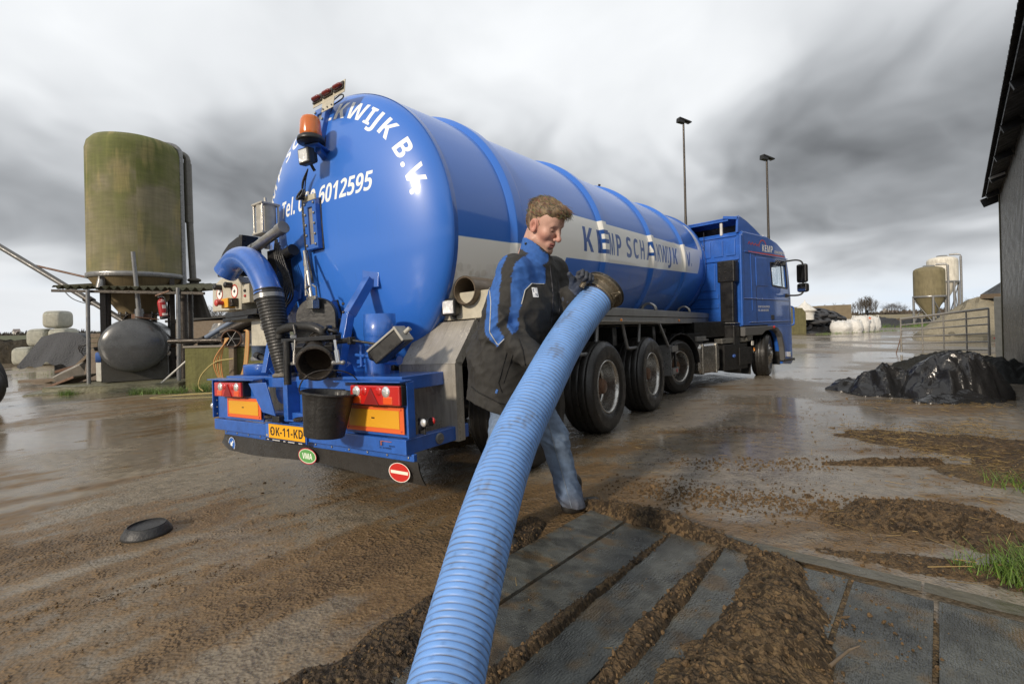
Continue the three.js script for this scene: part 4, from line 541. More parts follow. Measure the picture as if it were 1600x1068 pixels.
  // intake stack behind the cab
  const st = K('intake_stack', [box(0.2, 0.44, 0.36, [R0 - 0.14, 2.2, 0.98], [0, 0, 0], 0.03), box(0.16, 0.85, 0.28, [R0 - 0.14, 1.6, 0.98], [0, 0, 0], 0.03), box(0.24, 0.42, 0.4, [R0 - 0.14, 0.92, 0.95], [0, 0, 0], 0.03)], M.black);
  for (let i = 0; i < 3; i++) for (let j = 0; j < 3; j++) K('stack_stud', [ball(0.014, [R0 - 0.245, 2.06 + j * 0.13, 0.86 + i * 0.12], null, 8)], M.iron, st);
  K('stack_clip', [box(0.2, 0.02, 0.34, [R0 - 0.14, 1.165, 0.98])], M.galv, st);
  // chassis, tank, guards
  K('chassis', [box(5.0, 0.26, 0.12, [-1.9, 0.85, 0.4]), box(5.0, 0.26, 0.12, [-1.9, 0.85, -0.4]), box(0.9, 0.9, 1.3, [0, 0.95, 0]), box(1.0, 0.1, 0.9, [-3.3, 1.06, 0]), box(0.5, 0.2, 2.0, [-2.5, 0.9, 0]), box(1.3, 0.3, 1.9, [-1.8, 1.05, 0]), bar([-3.3, 0.46, -1], [-3.3, 0.46, 1], 0.13), bar([0, 0.45, -0.9], [0, 0.45, 0.9], 0.06)], M.dark);
  { const tk = K('fuel_tank', [shift(extrude([[-2.72, 0.34], [-2.66, 0.27], [-2.08, 0.27], [-2.02, 0.33], [-2.02, 0.74], [-2.08, 0.8], [-2.66, 0.8], [-2.72, 0.74]], 0.5, 0.03), 0, 0, 0.95)], M.alloy); for (const x of [-2.6, -2.14]) K('tank_strap', [box(0.05, 0.56, 0.53, [x, 0.535, 0.95], [0, 0, 0], 0.02)], M.steel, tk); K('tank_cap', [bar([-2.72, 0.74, 1.1], [-2.8, 0.78, 1.1], 0.05)], M.amber, tk); }
  K('battery_box', [box(0.9, 0.5, 0.5, [-1.35, 0.5, 0.92]), shift(lathe([[0, 0], [0.16, 0], [0.17, 0.02], [0.17, 0.3], [0, 0.3]], 28), -1.2, 0.18, 1.0), box(0.5, 0.34, 0.04, [-1.0, 0.5, 1.17])], M.dark); K('blue_cap', [ball(0.035, [-1.45, 0.52, 1.18], [1.5, 1, 0.6])], mat(0.05, 0.12, 0.4, 0.4));
  K('side_guard', [place(box(1.1, 0.09, 0.16, [-1.25, 0.82, 1.05])), box(0.22, 0.12, 0.2, [-0.75, 0.86, 1.06])], M.steel); K('white_reflector', [box(0.08, 0.09, 0.02, [-0.72, 0.74, 1.19])], M.white); K('amber_lamp', [ball(0.03, [-0.5, 0.6, 1.12], [0.7, 1.4, 0.6])], M.amber);
  K('mud_flap', [box(0.02, 0.4, 0.5, [-0.72, 0.3, 0.9], [0, 0, -0.1])], M.rubber); K('frame_plates', [box(0.3, 0.03, 0.4, [-2.2, 0.86, 0.8]), box(0.3, 0.08, 0.05, [-2.5, 0.9, 1.1]), box(0.1, 0.1, 0.03, [-2.9, 1.05, 0.6])], M.galv);
  for (const s of [1, -1]) { const g = []; for (let i = 0; i < 10; i++) { const a0 = 0.05 + i * 0.3, a1 = a0 + 0.3, r = 0.56; g.push(beam([-3.3 + r * Math.cos(a0), 0.46 + r * Math.sin(a0), 0.93 * s], [-3.3 + r * Math.cos(a1), 0.46 + r * Math.sin(a1), 0.93 * s], 0.58, 0.02, [-Math.cos((a0 + a1) / 2), -Math.sin((a0 + a1) / 2), 0.001])); } K('mudguard', g, M.black); }
  const keep = makeWheel('wheel', t, 0.46, 0.31, 0, 1.04, 1, { front: true, steer: 0.3 }); makeWheel('wheel', t, 0.46, 0.31, 0, -1.04, -1, { front: true, steer: 0.3 });
  for (const s of [1, -1]) { makeWheel('wheel', t, 0.46, 0.27, -3.3, 1.07 * s, s); makeWheel('wheel', t, 0.46, 0.27, -3.3, 0.76 * s, s); }
}
// ---------------------------------------------------------------- right-hand side: barn, gate, heaps, bags, silos, poles, distance
{ // barn along the right edge of the yard; local x along the wall away from the viewer
  const A = V(12.5, 0, -12.0), B = V(8.5, 0, -7.8);                       // far and near ends of the wall's foot
  const d = A.clone().sub(B), L = d.length() + 7; d.normalize(); const n = V(d.z, 0, -d.x);   // n points into the barn (to the right)
  const yaw = Math.atan2(-d.z, d.x);
  const b = thing('barn', 'dark corrugated metal barn with overhanging ribbed roof along the right edge', 'barn', [A.x, gy(A.x, A.z) - 0.05, A.z], yaw);  // local +x away along the wall, wall runs to -x, +z into the barn
  const K = (name, g, m, parent = b) => obj(name, g, m, parent);
  const sheet = mat(0.16, 0.15, 0.13, 0.5, 0.25, { map: again(streaks, 0.7), roughnessMap: again(smear, 0.8), metres: true }), roofM = dirty(0.035, 0.035, 0.035, 0.75, 0, 1);
  const H = 4.42, pitch = 0.36, bw = 1.0;
  for (let i = 0; i * bw < L; i++) { const x1 = -i * bw, x0 = x1 - bw + 0.004; K('wall_panel', [surf(48, 1, (u, v) => [mix(x0, x1, u), 0.02 + v * (H + 0.22), 0.02 - 0.034 * Math.max(-0.6, Math.min(0.6, 1.6 * Math.sin(u * PI * 2 * 4)))])], sheet); }
  K('corner_trim', [box(0.12, H + 0.2, 0.03, [-0.05, H / 2 + 0.1, -0.012]), box(0.03, H + 0.2, 0.12, [0.012, H / 2 + 0.1, 0.05])], dirty(0.11, 0.10, 0.06, 0.6));
  K('end_wall', [surf(60, 1, (u, v) => [0.01 + 0.015 * Math.sin(u * 180), v * (H + 4 * u * pitch * 2), 0.02 + 8 * u], true)], sheet);
  K('back_wall', [box(L, H + 3, 0.1, [-L / 2, H / 2 + 1.5, 8]), surf(400, 1, (u, v) => [-L - 0.02 * Math.max(-0.6, Math.min(0.6, 1.6 * Math.sin(u * PI * 2 * 32))), v * (H + 0.2 + 8 * u * pitch), 0.02 + 8 * u])], sheet);
  K('plinth', [box(L, 0.25, 0.1, [-L / 2, 0.02, 0.06])], M.concrete);
  for (let i = 0; i * bw < L + 0.3; i++) { const x1 = 0.32 - i * bw, x0 = x1 - bw + 0.003; K('roof_sheet', [surf(56, 6, (u, v) => [mix(x0, x1, u), H - 0.13 + v * 8.6 * pitch + 0.024 * Math.sin(u * PI * 2 * 6.5) + (i === 2 ? 0.012 : 0), -0.32 + v * 8.6], true), surf(56, 6, (u, v) => [mix(x0, x1, u), H - 0.137 + v * 8.6 * pitch + 0.024 * Math.sin(u * PI * 2 * 6.5) + (i === 2 ? 0.012 : 0), -0.32 + v * 8.6])], roofM); }
  K('barge_board', [beam([0.3, H - 0.3, -0.32], [0.3, H - 0.4 + 8.6 * pitch, 8], 0.03, 0.22, [0, 1, 0])], M.dark);
  K('eaves_soffit', [beam([-L / 2, H - 0.2, -0.26], [-L / 2, H - 0.1, 0.02], L - 0.2, 0.02, [0, 1, 0], 0)], M.dark);
  for (let i = 0; i < 7; i++) K('purlin', [box(0.09, 0.12, 0.24, [-0.5 - i * 2, H - 0.22, -0.14], [-pitch, 0, 0])], M.dark);
  K('rain_pipe', [box(0.05, 0.05, 0.26, [-2.6, H - 0.2, -0.15], [-0.3, 0, 0])], M.white);
}
{ // small lean-to roof behind the barn
  const s = thing('lean_to', 'small dark pitched roof shelter seen past the barn corner', 'shed', on(21.85, 20), 0.05);
  obj('roof', [beam([-0.6, 1.95, 0], [1.2, 2.95, 0], 2.6, 0.08), ], M.dark, s); obj('wall', [box(1.4, 2.1, 2.2, [0.7, 1.05, 0])], M.concrete, s); obj('fascia', [box(0.05, 0.2, 2.6, [-0.6, 1.9, 0])], M.wood, s);
}
function pole(x, zf, h, label) {
  const p = thing('light_pole', label, 'light pole', on(x, zf), 0.35, 'floodlight poles in the yard');
  obj('post', [bar([0, 0, 0], [0, h * 0.55, 0], 0.13, 0.11, 12), bar([0, h * 0.55, 0], [0, h, 0], 0.1, 0.08, 12)], M.iron, p); obj('foot_plate', [box(0.4, 0.04, 0.4, [0, 0.02, 0])], M.galv, p);
  obj('floodlight', [box(1.25, 0.1, 0.45, [0.08, h + 0.1, 0], [0, 0, -0.2]), box(0.6, 0.3, 0.36, [-0.3, h - 0.0, 0], [0, 0, -0.1])], M.dark, p); obj('bracket', [bar([-0.3, h - 0.1, 0], [0.5, h - 0.05, 0], 0.04)], M.galv, p);
}
pole(14.95, 40, 17.9, 'taller floodlight pole rising behind the front of the tanker'); pole(21.95, 40, 14.6, 'shorter floodlight pole rising behind the truck cab');
{ // tubular gate
  const a = V(11.75, 0, -14.2), c = V(12.9, 0, -12.9); a.set(12.0, 0, -14.55); c.set(12.85, 0, -12.7);
  const d = c.clone().sub(a), L = d.length(); const g = thing('field_gate', 'rusty galvanised tubular field gate with five rails standing closed', 'gate', [a.x, gy(a.x, a.z), a.z], Math.atan2(-d.z, d.x));
  const gm = dirty(0.34, 0.325, 0.30, 0.6, 0.5, 2);
  const y0 = [0.1, 0.12], top = [1.06, 1.32];
  for (let i = 0; i < 6; i++) { const f = [0, 0.2, 0.4, 0.62, 0.8, 1][i]; obj('rail', [bar([0, mix(0.12, top[0], f), 0], [L, mix(0.2, top[1], f), 0], i === 5 ? 0.035 : 0.022, i === 5 ? 0.035 : 0.022, 10)], gm, g); }
  for (const f of [0, 0.27, 0.52, 0.77, 1]) obj('upright', [bar([L * f, 0.05, 0], [L * f, mix(top[0], top[1], f) + (f === 0 ? 0.04 : 0), 0], f === 0 || f === 1 ? 0.035 : 0.02, 0.02, 10)], gm, g);
  obj('prop', [bar([-0.1, 0, 0.08], [0.02, 0.6, 0], 0.012)], M.rust, g);
}
{ const p = thing('gate_post', 'weathered pale concrete gate post at the barn end of the field gate', 'gate post', on(12.95, 12.45)); obj('post_body', [box(0.22, 1.62, 0.2, [0, 0.8, 0], [0, 0, 0.01], 0.02)], dirty(0.46, 0.44, 0.38, 0.85), p); obj('hinge', [box(0.1, 0.06, 0.3, [-0.05, 0.35, 0.1]), box(0.1, 0.06, 0.3, [-0.05, 1.2, 0.1])], M.rust, p); }
{ const p = thing('wood_post', 'grey leaning timber post beside the concrete gate post', 'post', on(13.35, 12.6)); obj('post_body', [box(0.16, 1.35, 0.16, [0, 0.66, 0], [0, 0, 0.06], 0.01)], M.wood, p); obj('post_cap', [box(0.2, 0.04, 0.2, [-0.04, 1.34, 0])], M.wood, p); }
// silos in the distance
function hopperSilo(name, label, x, zf, R, y0, y1, yc, material, legs) {
  const s = thing(name, label, 'silo', on(x, zf)); const Yb = y0, rt = R * 0.45;
  obj('shell', [lathe([[0.001, y1 + R * 0.14], [rt, y1 + R * 0.12], [R * 0.8, y1 + 0.02], [R * 0.97, y1 - R * 0.12], [R, y1 - R * 0.3], [R, Yb]], 48)], material, s);
  obj('rim_band', [lathe([[R, Yb - 0.06], [R + 0.05, Yb - 0.05], [R + 0.05, Yb + 0.1], [R, Yb + 0.11]], 48)], M.galv, s);
  obj('cone', [lathe([[R * 0.99, Yb], [0.3, yc], [0.28, yc - 0.15], [0, yc - 0.15]], 40)], material, s);
  for (let i = 0; i < legs; i++) { const a = i * 2 * PI / legs + 0.5; obj('leg', [bar([R * Math.cos(a), -0.1, R * Math.sin(a)], [R * Math.cos(a), Yb + 0.1, R * Math.sin(a)], 0.09, 0.09, 8)], M.galv, s); const a2 = a + 2 * PI / legs; obj('brace', [bar([R * Math.cos(a), 0.3, R * Math.sin(a)], [R * Math.cos(a2), Yb - 0.2, R * Math.sin(a2)], 0.04, 0.04, 6)], M.galv, s); }
  obj('fill_pipe', [tube([[R * 0.3, y1 + 0.3, R * 0.3], [R * 0.8, y1 + 0.25, R * 0.7], [R * 0.85, y1 - 0.3, R * 0.75], [R * 0.85, 1.0, R * 0.75]], 0.09, 24, 8)], M.galv, s); obj('lid', [lathe([[0, y1 + R * 0.14 + 0.15], [0.4, y1 + R * 0.14 + 0.1], [0.42, y1 + R * 0.1]], 20)], M.galv, s);
  return s;
}
hopperSilo('feed_silo', 'weathered brown hopper silo standing beside the white silo', 37.25, 42, 1.1, 2.6, 5.15, 0.75, mat(0.20, 0.175, 0.10, 0.75, 0, { map: again(streaks, 0.3), metres: true }), 4);
hopperSilo('feed_silo', 'tall white hopper silo on slender braced legs in the distance', 41.2, 45, 1.15, 4.05, 6.35, 2.3, mat(0.74, 0.72, 0.65, 0.6, 0, { map: again(streaks, 0.3), metres: true }), 6);
// clamp walls and the tyres that weigh the silage sheet down
{ const w = thing('concrete_wall', 'long plain tan concrete clamp wall behind the tyre heap', 'wall', on(22.9, 36.2), 0.0); for (let i = 0; i < 5; i++) obj('wall_slab', [box(1.26, 2.0, 0.2, [-2.55 + i * 1.265, 0.85 + 0.03 * i, 0], [0, 0, 0.012], 0.02)], dirty(0.25, 0.2, 0.13, 0.85, 0, 0.5), w); }
{ const w = thing('concrete_wall', 'mossy short concrete block wall right of the truck front', 'wall', on(18.05, 30.6), 0.1); const mossy = mat(0.16, 0.15, 0.07, 0.9, 0, { map: again(streaks, 0.5), bumpMap: again(lumps, 0.7), bumpScale: 0.02, metres: true }); obj('wall_block', [shift(extrude([[-1.6, 0], [1.0, 0], [1.0, 1.4], [0.75, 1.72], [-1.6, 1.72]], 0.35, 0.02), 0, 0, 0)], mossy, w); obj('wall_block', [box(0.8, 1.0, 0.6, [-1.3, 0.5, 0.5], [0, 0.1, 0], 0.03)], M.concrete, w); }
{ const b = thing('bulk_bag', 'white peaked bag on top of the tyre heap behind the mossy block wall', 'bulk bag', [20.15, 1.15, -32.4]); obj('bag_body', [surf(28, 16, (u, v) => { const t = u * 2 * PI, r = (v < 0.5 ? 0.55 : 0.72 * (1 - (v - 0.5) * 1.9)) * (1 + 0.09 * n3(Math.cos(t) * 2, v * 5, Math.sin(t) * 2)); return [Math.max(r, 0.02) * Math.cos(t), v * 1.25 - 0.2, Math.max(r, 0.02) * Math.sin(t)]; }, true, true)], M.white, b); obj('bag_tie', [bar([0, 1.0, 0], [0.02, 1.16, 0], 0.04, 0.03)], M.white, b); }
function tarpHeap(name, label, cx, czf, rx, rz, h, seedv, material, opt = {}) {   // crumpled plastic thrown in a heap
  const b = thing(name, label, 'plastic sheet', on(cx, czf), opt.turn ?? 0, opt.group); const N = opt.n ?? 110;
  const f = (x, z) => { const r = Math.hypot(x / rx, z / rz), e = 1 - r * (1 + 0.16 * n2(Math.atan2(z, x) * 1.6 + seedv, seedv)); const base = h * Math.pow(clamp(e * 1.5), 0.62) * (1 - 0.28 * sst(0.4, 1, 1 - e));
    const q = n2(x * 1.1 + seedv, z * 1.1), fold = 1 - Math.abs(n2(x * 2.3 + q * 1.6 + seedv * 2, z * 2.3 - q * 1.4)) * 1.6, f2 = 1 - Math.abs(n2(x * 5.2 + q * 2.4, z * 5.2 + seedv + q * 2)) * 1.8, f3 = 1 - Math.abs(n2(x * 11 + f2 + q, z * 11 - q)) * 1.8;
    return base * (0.72 + 0.3 * n2(x * 0.9 + seedv, z * 0.9 + 5)) + (fold * 0.14 + f2 * 0.075 + f3 * 0.016) * Math.min(1, base * 3) * (opt.fold ?? 1) - 0.02; };
  const g = surf(N, N, (u, v) => { const a = u * 2 * PI, r = v; const x = rx * 1.04 * r * Math.cos(a) * (1 + 0.1 * n2(a * 2 + seedv, 3)), z = rz * 1.04 * r * Math.sin(a) * (1 + 0.1 * n2(a * 2 + seedv, 3)); return [x + 0.03 * n2(x * 6 + 3, z * 6), v > 0.995 ? -0.03 : Math.max(f(x, z), 0.006 + 0.014 * n2(x * 7, z * 7 + seedv)), z + 0.03 * n2(x * 6, z * 6 + 9)]; }, true, true);
  obj('sheet', [g], material, b); return b;
}
const plastic = mat(0.016, 0.016, 0.017, 0.3, 0, { roughnessMap: again(smear, 1.4), bumpMap: again(lumps, 1.5), bumpScale: 0.005, metres: true, clearcoat: 0.2, clearcoatRoughness: 0.25 });
const netting = mat(0.016, 0.017, 0.016, 0.85, 0, { bumpMap: again(grain, 3), bumpScale: 0.01, metres: true });
tarpHeap('plastic_heap', 'large crumpled heap of shiny black silage plastic in front of the barn', 6.3, 6.8, 0.7, 0.58, 0.62, 3, plastic, { n: 170 });
tarpHeap('plastic_heap', 'middle lump of folded black silage plastic left of the large heap', 5.75, 7.25, 0.55, 0.45, 0.36, 17, plastic);
tarpHeap('plastic_heap', 'small low scrap of black plastic lying at the left end of the heap', 5.55, 7.8, 0.33, 0.28, 0.16, 29, plastic);
tarpHeap('plastic_heap', 'long dull black netting roll lying behind the plastic heap', 8.5, 9.3, 1.45, 0.5, 0.5, 41, netting, { fold: 0.6, turn: 0.12 });
tarpHeap('plastic_heap', 'flat skirt of shiny black plastic spread in front of the large heap', 6.05, 6.35, 0.62, 0.26, 0.13, 63, plastic, { n: 120 });
tarpHeap('plastic_heap', 'matte black plastic trailing to the foot of the barn wall', 8.6, 8.3, 0.62, 0.6, 0.36, 57, netting, { fold: 0.8 });
// silage sheets in the distance
const farPlastic = mat(0.035, 0.037, 0.042, 0.6, 0, { bumpMap: again(lumps, 0.6), bumpScale: 0.04, metres: true });
tarpHeap('silage_heap', 'dark sheeted silage mound right of the white bulk bags', 33.8, 43.5, 2.6, 2.2, 0.95, 71, farPlastic, { n: 60 });
tarpHeap('silage_heap', 'low dark sheeted mound seen through the gate', 38.2, 44.5, 2.6, 1.5, 0.75, 83, farPlastic, { n: 60 });
{ const b = tarpHeap('silage_heap', 'black sheeted clamp under the tyres behind the mossy wall', 21.6, 34.0, 2.7, 1.9, 1.3, 91, plastic, { n: 60, fold: 0.5 });
  const proto = thing('tyre', 'old tyre weighing down the black silage sheet', 'tyre', [0, 0, 0], 0, 'tyres on the silage clamp'); obj('casing', [lathe([[0.28, -0.09], [0.34, -0.11], [0.46, -0.1], [0.5, -0.06], [0.51, 0], [0.5, 0.06], [0.46, 0.1], [0.34, 0.11], [0.28, 0.09]], 26)], mat(0.03, 0.03, 0.032, 0.6), proto);
  let first = true; reseed(77);
  for (let j = 0; j < 4; j++) for (let i = 0; i < 7; i++) { const x = 19.5 + i * 0.62 + (j % 2) * 0.33 + rr(-0.12, 0.12), zf = 32.5 + j * 0.6 + rr(-0.1, 0.1), dx = (x - 21.6) / 2.6, dz = (zf - 34.1) / 2.0, h = 1.4 * Math.sqrt(Math.max(0, 1 - dx * dx - dz * dz)); if (h < 0.2 && j > 0) continue; const o = first ? proto : copyOf(proto); first = false; o.userData.label = `old tyre on the silage sheet, number ${['one','two','three','four','five','six','seven'][i]} from the mossy wall in the ${['lowest','second','third','top'][j]} row`; o.position.set(x, gy(x, -zf) + h + 0.1, -zf); o.rotation.set(0.35 + rr(-0.2, 0.25) + (h < 0.6 ? 0.5 : 0), rr(0, 6), -dx * 0.5 + rr(-0.15, 0.15), 'ZXY'); } }
// bulk bags
{ const bagM = mat(0.66, 0.65, 0.62, 0.65, 0, { bumpMap: again(lumps, 2), bumpScale: 0.02, metres: true });
  const L = ['nearest and leftmost full white bulk bag, slumped and open at the top', 'second white bulk bag from the left with a pointed top', 'tall white bulk bag in the middle of the row with a small orange mark', 'fourth white bulk bag from the left, partly hidden', 'rightmost white bulk bag at the far end of the row'];
  const S = [[22.1, 31.6, 0.92, 0.8], [22.85, 31.5, 0.75, 0.86], [23.6, 32.0, 0.8, 1.1], [24.3, 32.5, 0.8, 1.0], [25.0, 33.0, 0.9, 1.08]];
  S.forEach(([x, zf, w, h], k) => { const b = thing('bulk_bag', L[k], 'bulk bag', on(x, zf), 0.5 + k * 0.3, 'white bulk bags along the yard edge');
    obj('bag_body', [surf(40, 22, (u, v) => { const t = u * 2 * PI, c = Math.cos(t), s = Math.sin(t), q = Math.pow(Math.abs(c) ** 3.2 + Math.abs(s) ** 3.2, -1 / 3.2); const bulge = v < 0.75 ? 0.9 + 0.16 * Math.sin(PI * Math.min(1, v / 0.75)) : 0.9 * (1 - (v - 0.75) * 3.6); const r = w * 0.62 * q * Math.max(bulge, 0.03) * (1 + 0.08 * n3(c * 2.2 + k * 5, v * 4, s * 2.2)); return [r * c, h * (v < 0.75 ? v / 0.75 * 0.88 : 0.88 + 0.12 * Math.sin((v - 0.75) * 6) + 0.1 * n3(c * 3 + k, v * 7, s * 3) * (v < 0.99 ? 1 : 0)), r * s]; }, true, true)], bagM, b);
    for (const [a, c2] of [[1, 1], [-1, 1], [1, -1], [-1, -1]]) obj('lifting_loop', tube([[a * w * 0.4, h * 0.8, c2 * w * 0.4], [a * w * 0.42, h * 1.02, c2 * w * 0.42], [a * w * 0.3, h * 1.0, c2 * w * 0.34]], 0.03, 10, 6), bagM, b); if (k === 2) obj('orange_mark', [box(0.24, 0.16, 0.01, [-0.3, h * 0.86, 0.52], [-0.5, -0.6, 0], 0)], mat(0.7, 0.2, 0.08, 0.6), b); }); }
{ // heap of sand-like feed behind the gate
  const g = surf(80, 24, (u, v) => { const t = u * 2 * PI, r = v * 2.9 * (1 + 0.12 * n2(Math.cos(t) * 1.4 + 4, Math.sin(t) * 1.4)), h = 2.1 * Math.pow(1 - v, 0.85) + 0.08 * n2(r * Math.cos(t) * 3, r * Math.sin(t) * 3) * (1 - v) * 4 * 0.5; return [r * Math.cos(t), Math.max(-0.05, h) - (v > 0.99 ? 0.06 : 0), r * Math.sin(t) * 0.8]; }, true, true);
  const o = thing('feed_heap', 'pale sandy heap of loose feed behind the tubular gate', 'heap', on(21.6, 21.5)); obj('heap_body', [g], mat(0.29, 0.26, 0.19, 0.95, 0, { map: again(grime, 1), bumpMap: again(lumps, 1), bumpScale: 0.05, metres: true }), o); obj('red_rag', [box(0.5, 0.06, 0.2, [-1.7, 0.15, 2.3], [0, 0.2, 0.1], 0.02)], mat(0.45, 0.04, 0.05, 0.7), o); }
{ const p = thing('pipe_rack', 'low galvanised pipe rail beside the silo legs', 'rail', on(44.5, 41.5), 0.1); for (const y of [1.6, 0.9]) obj('rail', [bar([-3.4, y, 0], [2.6, y + 0.05, 0], 0.05, 0.05, 8)], M.galv, p); for (const x of [-3.3, -1.4, 0.6, 2.5]) obj('post', [bar([x, -0.1, 0], [x, 1.65, 0], 0.05, 0.05, 8)], M.galv, p); }
// distance: bare trees, scrub, a farmhouse
const twigM = mat(0.085, 0.07, 0.055, 0.95), bark = mat(0.06, 0.05, 0.04, 0.95);
function bareTree(name, label, x, zf, h, spread, n, group, upright = 0.5, seedv = 1) {
  reseed(seedv * 7919 + 13); const t = thing(name, label, 'tree', on(x, zf), 0, group);
  const trunkR = h * 0.022; obj('trunk', [bar([0, -0.2, 0], [0, h * 0.45, 0], trunkR, trunkR * 0.6, 6, false), bar([0, h * 0.45, 0], [0, h * 0.97, 0], trunkR * 0.6, trunkR * 0.12, 5, false)], bark, t);
  const g = []; for (let i = 0; i < n; i++) { const y = h * rr(0.16, 0.9), a = rr(0, 6.28), L = spread * (1.05 - y / h) * rr(0.6, 1.1) + 0.06 * h, ex = Math.cos(a) * L, ez = Math.sin(a) * L, up = L * (0.5 + upright * 1.6); const p1 = [ex, y + up, ez], p0 = [0, y, 0]; g.push(bar(p0, p1, trunkR * 0.34, trunkR * 0.1, 4, false)); for (let k = 0; k < 4; k++) { const f = rr(0.3, 0.95), q = [ex * f, y + up * f, ez * f], a2 = a + rr(-1.1, 1.1), l2 = L * rr(0.3, 0.6); const q1 = [q[0] + Math.cos(a2) * l2, q[1] + l2 * (0.5 + upright), q[2] + Math.sin(a2) * l2]; g.push(bar(q, q1, trunkR * 0.15, trunkR * 0.05, 3, false)); for (let m = 0; m < 2; m++) { const f2 = rr(0.3, 0.9), w = [mix(q[0], q1[0], f2), mix(q[1], q1[1], f2), mix(q[2], q1[2], f2)]; g.push(bar(w, [w[0] + rr(-0.5, 0.5) * l2, w[1] + l2 * rr(0.2, 0.7), w[2] + rr(-0.5, 0.5) * l2], trunkR * 0.08, trunkR * 0.04, 3, false)); } } }
  obj('crown', g, twigM, t);
}
const ZF = 400, fx = (px) => (px - 800) / 736.7 * ZF, fh = (y, px) => (509 - 0.0145 * px * 1 + 0.0 - y) * ZF / 736.7 + 1.3;
const word = ['first', 'second', 'third', 'fourth', 'fifth', 'sixth', 'seventh', 'eighth', 'ninth'];
[[1333, 473], [1337, 471], [1341, 472], [1344.5, 474]].forEach(([px, y], i) => bareTree('poplar_tree', word[i] + ' thin bare poplar right of the clamp wall, left of the tall clump', fx(px), ZF, fh(y, px), 2.0, 26, 'thin bare poplars left of the tall clump', 0.95, i + 1));
[[1348, 468], [1351.5, 466], [1355, 464.5], [1358.5, 463], [1362, 464], [1365.5, 466], [1369, 470]].forEach(([px, y], i) => bareTree('poplar_tree', word[i] + ' bare poplar of the tall clump, counted from the left', fx(px), ZF + (i % 2) * 4, fh(y, px), 3.4, 44, 'tall clump of bare poplars', 0.85, i + 11));
[[1372, 481, 5], [1394, 478, 6.5], [1401, 475.5, 8], [1411, 478, 7], [1421, 480, 6], [1462, 480, 6], [1506, 479, 6], [1533, 470, 8], [1543, 465, 9]].forEach(([px, y, s], i) => bareTree('round_tree', ['small round bare tree just left of the far farmhouse', 'round bare tree behind the far farmhouse', 'largest round bare tree right of the farmhouse', 'round bare tree well right of the farmhouse', 'low bare tree left of the brown silo', 'bare tree behind the brown silo', 'bare tree right of the white silo', 'taller bare tree left of the gate post', 'bare tree beside the barn corner'][i], fx(px), ZF + 5, fh(y, px), s, 60, 'round bare trees on the horizon', 0.3, i + 31));
[[1270, 478], [1281, 478], [1290, 475.5], [1298, 477], [1304.5, 473], [1319, 474]].forEach(([px, y], i) => bareTree('poplar_tree', word[i] + ' small bare treetop above the clamp wall, counted from the truck', fx(px), ZF, fh(y, px), 1.9, 22, 'bare treetops above the clamp wall', 0.9, i + 61));
function farHouse(x, zf, s, label) { const h = thing('farmhouse', label, 'house', on(x, zf, -0.1), -0.5); const w = mat(0.66, 0.64, 0.6, 0.7), r = mat(0.3, 0.26, 0.24, 0.8); obj('wall', [box(6 * s, 3 * s, 5 * s, [0, 1.5 * s, 0], [0, 0, 0], 0), box(8 * s, 2.2 * s, 4 * s, [6.6 * s, 1.1 * s, 0], [0, 0, 0], 0), shift(extrude([[-3 * s, 3 * s], [3 * s, 3 * s], [0, 6.4 * s]], 5 * s, 0), 0, 0, 0)], w, h); obj('roof', [beam([-3.3 * s, 2.7 * s, 0], [0, 6.5 * s, 0], 5.6 * s, 0.25, [0, 1, 0], 0), beam([3.3 * s, 2.7 * s, 0], [0, 6.5 * s, 0], 5.6 * s, 0.25, [0, 1, 0], 0), beam([6.6 * s, 2.1 * s, 2.3 * s], [6.6 * s, 4.2 * s, 0], 8.2 * s, 0.25, [0, 1, 0], 0)], r, h); for (const [x2, y] of [[-1.4, 1.5], [1.2, 1.5], [0, 4]]) obj('window', [box(1 * s, 1.1 * s, 0.1, [x2 * s, y * s, 2.53 * s], [0, 0, 0], 0)], M.dark, h); obj('chimney', [box(0.7 * s, 1.4 * s, 0.7 * s, [4 * s, 4.4 * s, 0], [0, 0, 0], 0)], r, h); }
farHouse(380, 480, 0.95, 'white gabled farmhouse far off between the bare trees'); farHouse(398, 478, 0.7, 'low pale outbuilding right of the far white farmhouse');
